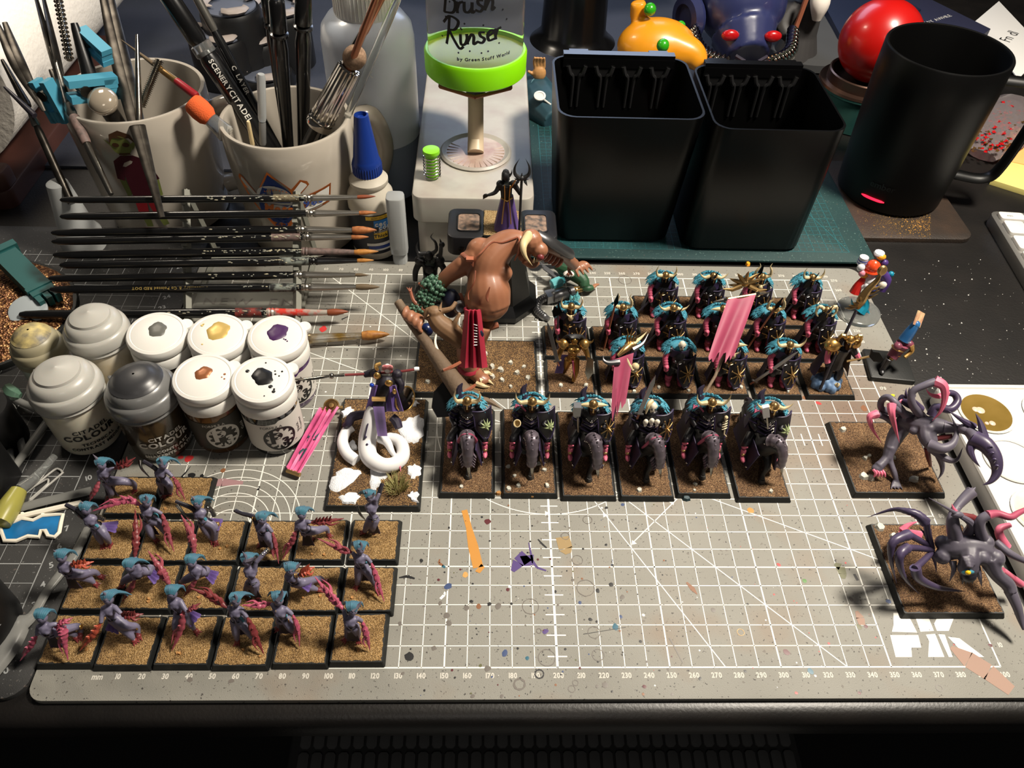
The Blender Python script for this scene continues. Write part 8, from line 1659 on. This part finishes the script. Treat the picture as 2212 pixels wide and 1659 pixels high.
mb = MB(); mb.blob(h, (36, 26, 24), 24); mb.stube([h + Vector((14, -8, 2)), h + Vector((30, -16, 0)), h + Vector((38, -24, -6))], [18, 13, 7], 14, 4); mb.stube([h + Vector((-18, 12, 20)), h + Vector((-20, 12, 34))], [8, 7], 12, 3); mb.fused('head', 'toy_yellow', t, 2.0, 4)
for q, r in (((1432, 98, 50), 5.5), ((1470, 56, 46), 4.5), ((1404, 20, 62), 5.5)): mb = MB(); mb.blob(at(*q), r, 14); mb.build('green_eye', 'toy_green', t)
mb = MB(); mb.blob(h + Vector((60, -36, -14)), (12, 9, 8), 12); mb.build('red_bow', 'clip_red', t)
h = at(1597, 36, 44); t = thing('helmet_toy', 'navy domed helmet toy with red eyes and silver hoses behind the bins', 'toy', (h.x, h.y, -3)); M('toy_navy', (42, 48, 88), .35, coat=.2)
mb = MB(); mb.blob(h + Vector((0, 0, 12)), (40, 36, 38), 28); mb.stube([h + Vector((0, -24, -6)), h + Vector((2, -44, -18))], [30, 20], 16, 3); mb.fused('dome', 'toy_navy', t, 2.2, 4)
mb = MB(); mb.lathe(h + Vector((-48, -4, 0)), [(20, -4), (22, 0), (18, 5), (12, 6), (11, 2), (1, 1)], 24, axis=(-1, -.5, 0)); mb.build('ear_disc', 'toy_navy', t)
for s in (-1, 1): mb = MB(); mb.blob(h + Vector((s * 19, -48, 3)), (8, 4, 5), 12); mb.build('red_eye', 'clip_red', t)
for s in (-1, 1):
    mb = MB(); q = spline([list(h + Vector((s * 46, -22, -4))), list(h + Vector((s * 40, -42, -14))), list(h + Vector((s * 20, -56, -18)))], 6)
    for i, c in enumerate(q): mb.lathe(c, [(5, -1.6), (7, 0), (5, 1.6)], 12, axis=(s * -1, -.9, -.3))
    mb.build('silver_hose', 'chrome', t)
mb = MB()
for s in (-1, 1):
    for k in range(3): mb.tube([h + Vector((s * 6, -65 + k, -12 - k * 4)), h + Vector((s * 14, -61 + k, -9 - k * 4))], 1.4, 6)
mb.build('vent_slot', 'mini_black', t); mb = MB(); mb.blob(h + Vector((0, -14, -44)), (26, 18, 14), 14); mb.build('body', 'mini_black', t)
w = at(1712, 130, 0); t = thing('wizard_figurine', 'small grey-hatted bearded wizard figurine holding a brown staff', 'figurine', (w.x, w.y, -3)); wv = lambda a, b, c: Vector((w.x + a, w.y + b, c - 3))
mb = MB(); mb.lathe(wv(0, 0, 0), [(24, .1), (22, 8), (15, 30), (14, 48), (17, 60), (9, 68), (6, 70)], 20); mb.stube([wv(-14, -4, 58), wv(-24, -12, 42), wv(-18, -24, 34)], [8, 8, 5], 10, 4); mb.fused('robe', M('robe_grey', (52, 50, 50), .6, point=((18, 18, 18), (92, 90, 88))), t, 1.4, 2)
mb = MB(); mb.blob(wv(0, -4, 76), (9, 9, 10), 14); mb.blob(wv(-18, -26, 33), 5, 10); mb.build('face_and_hand', 'soft_tan', t); mb = MB(); mb.stube([wv(2, -12, 74), wv(2, -19, 64), wv(3, -20, 50)], [8, 9, 4], 10, 4); mb.build('beard', 'fleece', t)
mb = MB(); mb.lathe(wv(0, -3, 84), [(24, -1), (25, 0), (12, 2), (9, 8), (6, 22), (1, 34)], 28); mb.build('pointed_hat', M('hat_grey', (138, 138, 132), .6), t); mb = MB(); mb.tube([wv(-20, -27, 0), wv(-14, -26, 74)], 2.4, 8); mb.build('staff', 'leather', t)
c = at(1750, 95, 0); t = thing('grey_puck', 'large dark grey round fabric puck behind the right bin', 'speaker', (c.x, c.y, -3)); mb = MB(); mb.lathe((c.x - 8, c.y, -3), [(60, .1), (62, 2), (62, 9), (58, 13), (2, 15)], 56); mb.build('puck', M('fabric_grey', (60, 61, 62), .9), t)
# figure with raised hand behind the rinser
h = at(1172, 220, 2); t = thing('lying_figure_toy', 'teal-uniformed toy figure lying with one tan hand raised', 'toy', (h.x, h.y, -3)); M('uniform_teal', (34, 66, 78), .5, point=((12, 30, 38), (80, 120, 132)))
mb = MB(); mb.stube([at(1150, 190, 6), at(1172, 225, 8), at(1200, 262, 5)], [16, 17, 11], 14, 4); mb.fused('torso', 'uniform_teal', t, 1.2, 2)
mb = MB(); mb.stube([at(1158, 195, 14), at(1162, 180, 22)], [7, 6], 12, 3); mb.build('cuff', 'uniform_teal', t); mb = MB(); c = at(1165, 158, 28); mb.blob(c, (6, 4, 7), 12); mb.tube([c - Vector((0, 0, 6)), c - Vector((-1, 0, 12))], 4, 10)
for k in range(4): mb.stube([c + Vector((-4 + k * 2.6, 0, 5)), c + Vector((-5 + k * 2.8, -1, 11)), c + Vector((-4.6 + k * 2.6, -3, 15))], [1.5, 1.4, 1.0], 7, 3)
mb.stube([c + Vector((-5, 0, -1)), c + Vector((-10, -1, 2))], [1.8, 1.2], 7, 3); mb.fused('hand', M('toy_skin', (190, 140, 86), .5), t, .7, 2)
mb = MB(); p = at(1166, 208, 23); mb.lathe(p, [(5, 0), (5, 1), (3.4, 1.2), (3.2, .6)], 18, axis=(0, -.4, 1)); mb.tube([p, at(1190, 226, 18)], .7, 6); mb.build('badge', 'white_cap', t)
# screen stand, tidy stack, cards
t = thing('screen_stand', 'black curved screen foot and neck at the top centre', 'screen stand', (252, 640, -3)); mb = MB(); mb.lathe((250, 640, -2), [(44, .1), (42, 2), (38, 5), (32, 12), (30, 60), (32, 110)], 48); mb.stube([(130, 660, 120), (252, 640, 110), (400, 670, 120)], [14, 18, 14], 12, 5); mb.build('foot', 'black_gloss', t)
for i, (u, v, z) in enumerate(((495, 10, 60), (470, 70, 42), (545, 75, 30), (600, 15, 50), (570, 150, 12))):
    c = at(u, v, z); t = thing('pronged_holder', ('black round holder with pale clawed top, upper left of the stack', 'black round holder with pale clawed top, lower left of the stack', 'black round holder with pale clawed top, middle of the stack', 'black round holder behind the upright brushes', 'black round holder with pale claws low behind the mug')[i], 'holder', (c.x, c.y, -3), 'clawed holders behind the mugs')
    mb = MB(); mb.lathe((c.x, c.y, -2), [(24, .1), (26, 2), (26, z - 4), (24, z)], 32); mb.build('holder_body', 'black_plastic', t); mb = MB(); mb.prism(circ(22, 28, c.x, c.y), z - 1.8, z - .4, .3); mb.build('slate_top', M('slate', (84, 90, 104), .6), t)
    for a0 in (20, 140, 260):
        mb = MB(); mb.tube([(c.x + q * math.cos(math.radians(a0 + k * 13)), c.y + q * math.sin(math.radians(a0 + k * 13)), z + 2.2) for k, q in ((0, 14), (1, 19), (2, 21), (3, 21.5), (4, 21.5), (5, 20), (6, 15))], [1, 4, 5.4, 5.6, 5.2, 3.6, 1], 8, flat=.5); mb.build('claw', M('claw_pale', (150, 140, 134), .5), t)
def card(name, label, cat, pts, mat, z0, z1, txt=None, size=8, pm='ink'):
    q = [at(u, v, z1) for u, v in pts]; c = sum(q, Vector()) / len(q); t = thing(name, label, cat, (c.x, c.y, z0)); mb = MB(); mb.prism([(p.x, p.y) for p in q][::-1] if (q[1] - q[0]).cross(q[2] - q[1]).z < 0 else [(p.x, p.y) for p in q], z0, z1, .2); b = mb.build('sheet', mat, t)
    if txt:
        ex = (q[1] - q[0]).normalized(); ey = Vector((-ex.y, ex.x, 0)); mb = MB(); text(mb, txt, size, plane_f(c + Vector((0, 0, z1 - c.z + .1)), ex, ey)); mb.build('print', pm, b)
    return t
card('navy_box', 'navy blue flat box with a grey panel left of the red ball', 'box', [(1775, 0), (1850, -60), (1990, 20), (1815, 75)], M('box_navy', (26, 34, 56), .5), -2.9, 16)
card('round_print_book', 'dark blue book with pale round print above the black mug', 'book', [(1915, 10), (1990, -12), (2140, 62), (2090, 100), (1985, 60)], M('book_blue', (40, 42, 64), .5), -2.9, 14, 'STAY AWHILE', 7, 'label_white')
card('white_letter', 'white paper card with dark lettering at the top right', 'card', [(2106, 46), (2158, 2), (2260, 110), (2200, 170)], 'white_card', 2, 3, 'Fn dl', 16)
card('yellow_sticky_pad', 'pale yellow sticky note pad at the right edge', 'sticky notes', [(2142, 388), (2160, 343), (2300, 372), (2260, 425)], M('note_yellow', (214, 200, 118), .7), -2.9, 1.5)
card('orange_sticky_pad', 'orange sticky note pad above the yellow pad at the right', 'sticky notes', [(2160, 343), (2182, 280), (2300, 300), (2290, 372)], M('note_orange', (236, 170, 100), .7), -2.9, 2.2)
b = at(2150, 300, 4); t = thing('sequin_bag', 'clear plastic bag of red and gold star confetti behind the mug handle', 'bag', (b.x, b.y, -3)); mb = MB(); mb.stube([at(2120, 335, 2), at(2150, 295, 6), at(2175, 250, 6), at(2200, 220, 4)], [12, 24, 26, 16], 12, 4, flat=.35); mb.build('bag_film', M('bag_film_m', (200, 186, 186), .15, trans=.8, ior=1.1), t)
mb = MB()
for k in range(140):
    s = rs4.random(); c = at(2140 + s * 50, 320 - s * 90, 12) + Vector((rs4.gauss(0, 10), rs4.gauss(0, 8), rs4.uniform(-5, 3))); a = rs4.random() * 6; r = 2.4; mb.add([c + Vector((r * (1, .45)[j % 2] * math.cos(a + j * .628), r * (1, .45)[j % 2] * math.sin(a + j * .628), .8 * math.sin(a + j))) for j in range(10)], [tuple(range(10))], k % 3 == 0)
o = mb.build('confetti', ['clip_red', 'gold'], t); o['kind'] = 'stuff'
# ---------------------------------------------------------------- keyboard corner
K0 = at(2135, 455, 6); K1 = at(2212, 583, 6); K2 = at(2212, 452, 6); ey = (K0 - K1).normalized(); ex = Vector((ey.y, -ey.x, 0)); t = thing('keyboard', 'white and aluminium keyboard corner at the right edge', 'keyboard', (K0.x + 40, K0.y - 30, -3)); o = K0 + ex * .5
def kq(a, b, z): return Vector((o.x + ex.x * a - ey.x * b, o.y + ex.y * a - ey.y * b, z))
def kbox(mb, a0, a1, b0, b1, z0, z1, r=2): pts = rrect(a1 - a0, b1 - b0, r, 3, (a0 + a1) / 2, (b0 + b1) / 2); P_ = [kq(a, b, 0) for a, b in pts][::-1]; mb.prism([(p.x, p.y) for p in P_], z0, z1, .4)
mb = MB(); kbox(mb, 0, 280, 0, 114, -2.9, 6, 6); mb.build('aluminium_body', M('alu', (168, 166, 162), .35, .8), t)
n = 0
for r_ in range(6):
    b0 = 5 + r_ * 18.2 - (0 if r_ else 0); bh = 9 if r_ == 0 else 15.6; b0 = 4 if r_ == 0 else 15 + (r_ - 1) * 18.4; a = 4
    while a < 130: w_ = 20 if (r_ == 0 and a == 4) else (16 + (r_ in (2, 3, 4)) * (a == 4) * (6 + 3 * r_)); mb = MB(); kbox(mb, a, a + w_ - 2, b0, b0 + bh, 6.05, 8.6, 2); mb.build('key', 'white_cap', t); a += w_
mb = MB(); text(mb, 'esc', 3.4, lambda a, b: kq(11 + a, 8.8 - b, 8.75)); mb.build('key_legend', 'grey_print', t)
# ---------------------------------------------------------------- porcelain palette
M('porcelain', (222, 220, 214), .14, coat=.5); t = thing('porcelain_palette', 'white porcelain paint palette with olive and beige wells at right', 'palette', (480, 95, -3)); px, py = 483, 92
mb = MB(); mb.prism(rrect(106, 148, 6, 4, px, py), -2.9, 8, 1.2, bot=1); mb.build('tray', 'porcelain', t); mb = MB(); mb.tube([(x, y, 8) for x, y in rrect(103, 145, 6, 4, px, py)], 1.6, 8, closed=True); mb.build('raised_rim', 'porcelain', t)
w0 = at(2130, 892, 8)
for i, (x, y) in enumerate([(w0.x + 38 * a, w0.y - 34 * b) for b in range(4) for a in range(2)]):
    mb = MB(); mb.lathe((x, y, 8), [(15.4, .02), (15.8, .8), (15.2, 1.3), (14.4, .9), (13.6, .3)], 40, cap=False); w_ = mb.build('well', 'porcelain', t); m_ = ('olive_wash', 'beige_wash', None, None, 'beige_wash', None, None, None)[i]
    if m_: mb = MB(); M('olive_wash', (104, 84, 34), .15, coat=.8, col2=(128, 104, 52), vs=40); M('beige_wash', (214, 200, 160), .4, col2=(228, 224, 208), vs=70); mb.lathe((x, y, 8), [(14.4, .1), (14.0, .5), (1, .55)], 36); mb.build('dried_wash', m_, w_)
mb = MB(); 
for u, v, r in ((2118, 886, 2.6), (2108, 884, 2), (2144, 914, 1.8), (2132, 914, 1.2)): q = at(u, v, 8.6); mb.lathe((q.x, q.y, 8.5), [(r, 0), (r * .7, .4), (.2, .5)], 12)
mb.build('paint_bubble', M('bubble', (206, 180, 160), .3), t)
# ---------------------------------------------------------------- left edge: big glitter base, jars, pipettes, clip
c = at(45, 690, 3); t = thing('ruined_scenic_base', 'large oval base of glittering copper grit with broken teal column', 'scenic base', (c.x - 28, c.y, -3)); n_ = 40; mb = MB(); rg = random.Random(2); el2 = [(c.x - 30 + 60 * math.cos(2 * math.pi * k / n_), c.y + 4 + 54 * math.sin(2 * math.pi * k / n_)) for k in range(n_)]
mb.prism(el2, 0, 4, .8); mb.build('oval_base', 'base_black', t); mb = MB(); mb.loft([[(c.x - 30 + 58 * q * math.cos(2 * math.pi * k / n_), c.y + 4 + 52 * q * math.sin(2 * math.pi * k / n_), z + rg.uniform(-.5, .7)) for k in range(n_)] for q, z in ((1, 3.8), (.97, 5), (.85, 6.2), (.7, 6.8), (.5, 7.6), (.3, 8.4), (.05, 9))]); mb.build('glitter_grit', 'glitter', t)
mb = MB(); a, b = at(5, 545, 18), at(100, 640, 10); d = (b - a).normalized(); w_ = Vector((-d.y, d.x, 0)).normalized(); Q = Matrix((d, w_, d.cross(w_))).transposed(); mb.box((a + b) / 2, ((b - a).length, 14, 9), R=Q); mb.box(a + d * 2, (5, 18, 12), R=Q); mb.box(b - d * 6, (3, 15.6, 10.4), R=Q)
for k in range(3): mb.box(b + d * 2.4 + w_ * (k - 1) * 5, (7, 3.4, 8), R=Q)
mb.build('teal_column', M('ruin_teal', (16, 76, 76), .6), t); q = at(62, 672, 8); mb = MB(); mb.lathe(q, [(11, 0), (11, 1.2), (9.8, 1.6), (1, 1.6)], 28, axis=(.1, -.3, 1)); mb.build('grey_disc', M('disc_grey', (150, 158, 162), .5), t); mb = MB(); mb.stube([at(18, 838, 8), at(30, 850, 9), at(44, 856, 8)], [3, 4, 2], 7, 3); mb.build('green_crystal', M('crystal_g', (96, 130, 110), .2, trans=.3), t)
for lb, x, y, r, hh in (('black round jar at the left edge beside the milky pot', -92, 126, 13, 26), ('big black ink jar with white letters at the lower left edge', -61, 16, 22, 34)):
    t = thing('black_jar', lb, 'jar', (x, y, 0)); mb = MB(); mb.lathe((x, y, 0), [(r - 1, 0), (r, 1), (r, hh - 2), (r - 1, hh), (1, hh)], 44); mb.build('jar_body', 'black_plastic', t)
    if r > 20: f = cyl_f((x, y), r + .2, -20, 18); mb = MB(); text(mb, 'INK', 6, lambda a, b: f(a, b)); mb.build('jar_letters', 'grey_print', t)
t = thing('black_box', 'small black box at the left edge above the paperclip', 'box', (-92, 90, 0)); mb = MB(); mb.prism(rrect(36, 28, 2, 2, -91, 91), .05, 30, .6); mb.build('box_body', 'black_plastic', t)
M('wire', (206, 204, 198), .3, .5)
def tubeT(name, label, cat, pts, rads, mat, pn, flat=None):
    P_ = [at(*q) for q in pts]; t = thing(name, label, cat, P_[0]); mb = MB(); mb.stube(P_, rads, 12, 5, flat=flat); mb.build(pn, mat, t); return t
M('pip', (150, 150, 146), .25, trans=.45, ior=1.2)
tubeT('plastic_pipette', 'frosted plastic pipette with flat bulb lying diagonally at lower left', 'pipette', [(188, 1140, 3), (160, 1200, 3), (105, 1272, 3), (70, 1330, 3), (40, 1352, 4), (12, 1400, 4), (-30, 1460, 4)], [1.6, 2.4, 2.2, 2.6, 5.4, 6.0, 5.0], 'pip', 'pipette_body', .55)
for i, (a, b) in enumerate((((8, 868), (24, 1000)), ((22, 865), (52, 985)), ((30, 1010), (120, 885)), ((0, 848), (80, 885)))): tubeT('clear_stirrer', ('clear plastic stirring rod at the very left edge', 'clear plastic stirring rod right of the leftmost one', 'clear rod lying diagonally up to the milky pot', 'clear rod lying nearly level below the copper base')[i], 'rod', [(a[0], a[1], 2.4 + i), (b[0], b[1], 2.4 + i)], [2.0, 2.0], 'pip', 'rod')
t = tubeT('yellow_handled_tool', 'clear and yellow handled tool lying beside the paperclip', 'tool', [(0, 1130, 5), (20, 1095, 5), (40, 1060, 5)], [5, 5.4, 4], M('yellow_tr', (176, 170, 84), .3, trans=.3), 'yellow_handle'); mb = MB(); mb.stube([at(44, 1056, 5), at(80, 1028, 4), at(118, 985, 4)], [3, 2.4, 1.8], 10, 4); mb.build('clear_barrel', 'clear_plastic', t)
tubeT('pale_sprue_rod', 'long grey translucent ruler strip behind the blue vial frame', 'strip', [(0, 1108, 2), (100, 1082, 2), (196, 1060, 2)], [2.6, 2.6, 2.6], 'pip', 'strip', .4)
t = thing('paperclip', 'large silver paperclip on the black mat', 'paperclip', at(100, 1050, .6)); mb = MB(); pts = [(50, 1095), (128, 1028), (134, 1020), (128, 1014), (116, 1016), (72, 1052), (38, 1080), (36, 1084), (60, 1060), (100, 1036), (104, 1042), (98, 1050), (64, 1080)]; mb.stube([at(u, v, .7 + .04 * i) for i, (u, v) in enumerate(pts)], .55, 8, 4); mb.build('wire', 'wire', t)
t = thing('blue_window_part', 'bone-coloured model window frame with blue painted pane', 'model part', at(80, 1140, .3)); fr = [(10, 1168), (0, 1140), (8, 1124), (30, 1128), (48, 1120), (72, 1124), (92, 1114), (120, 1112), (136, 1112), (132, 1128), (128, 1150), (118, 1160), (104, 1158), (98, 1146), (88, 1146), (84, 1160), (60, 1158), (36, 1168)]
mb = MB(); mb.prism([(p.x, p.y) for p in [at(u, v, 1) for u, v in fr]][::-1], .05, 1.0); mb.build('blue_pane', M('pane_blue', (30, 120, 182), .3, col2=(24, 70, 108), vs=60), t, 10); mb = MB(); mb.tube([at(u, v, 1) for u, v in fr], 1.0, 7, closed=True); mb.tube([at(-5, 1130, 1), at(60, 1112, 1.4), at(176, 1086, 1)], 1.5, 7)
for q in ((8, 1124), (48, 1120), (92, 1114)): mb.tube([at(q[0], q[1], 1), at(q[0], q[1] - 12, 1)], .9, 6)
mb.build('bone_frame', 'skull', t)
# ---------------------------------------------------------------- paper towel roll on a reddish stand
t = thing('paper_towel_roll', 'white embossed paper towel roll at the top left corner', 'paper towel', (-205, 420, 30)); a, b = Vector((-222, 330, 74)), Vector((-222, 640, 74)); mb = MB()
mb.loft([[Vector((-222 + 62 * math.cos(2 * math.pi * k / 64), y, 74 + 62 * math.sin(2 * math.pi * k / 64))) for k in range(64)] for y in range(372, 650, 12)]); mb.build('roll', M('towel', (245, 238, 226), .9, bump=1., bs=260), t)
t = thing('wooden_tray', 'red-brown wooden tray edge under the paper towel roll', 'tray', (-215, 400, -3)); mb = MB(); mb.prism(rrect(110, 260, 8, 4, -228, 470), -2.9, 11, 2); mb.build('tray_board', M('red_wood', (72, 42, 34), .4, col2=(56, 32, 26), vs=20), t); mb = MB(); mb.prism(rrect(104, 18, 5, 3, -226, 352), 11.1, 24, 3); mb.build('raised_edge', 'red_wood', t)
# dust on the bare desk to the right: pale crumbs
mb = MB()
for k in range(150):
    p = at(rs4.uniform(1900, 2212), rs4.uniform(560, 860), -3); r = .15 + .45 * rs4.random() ** 3; mb.add([(p.x - r, p.y - r, -2.95), (p.x + r, p.y - r, -2.95), (p.x, p.y + r, -2.95), (p.x, p.y, -2.9 + r)], [(0, 1, 3), (1, 2, 3), (2, 0, 3)])
o = mb.build('desk_crumbs', 'white_card', dk); o['kind'] = 'stuff'
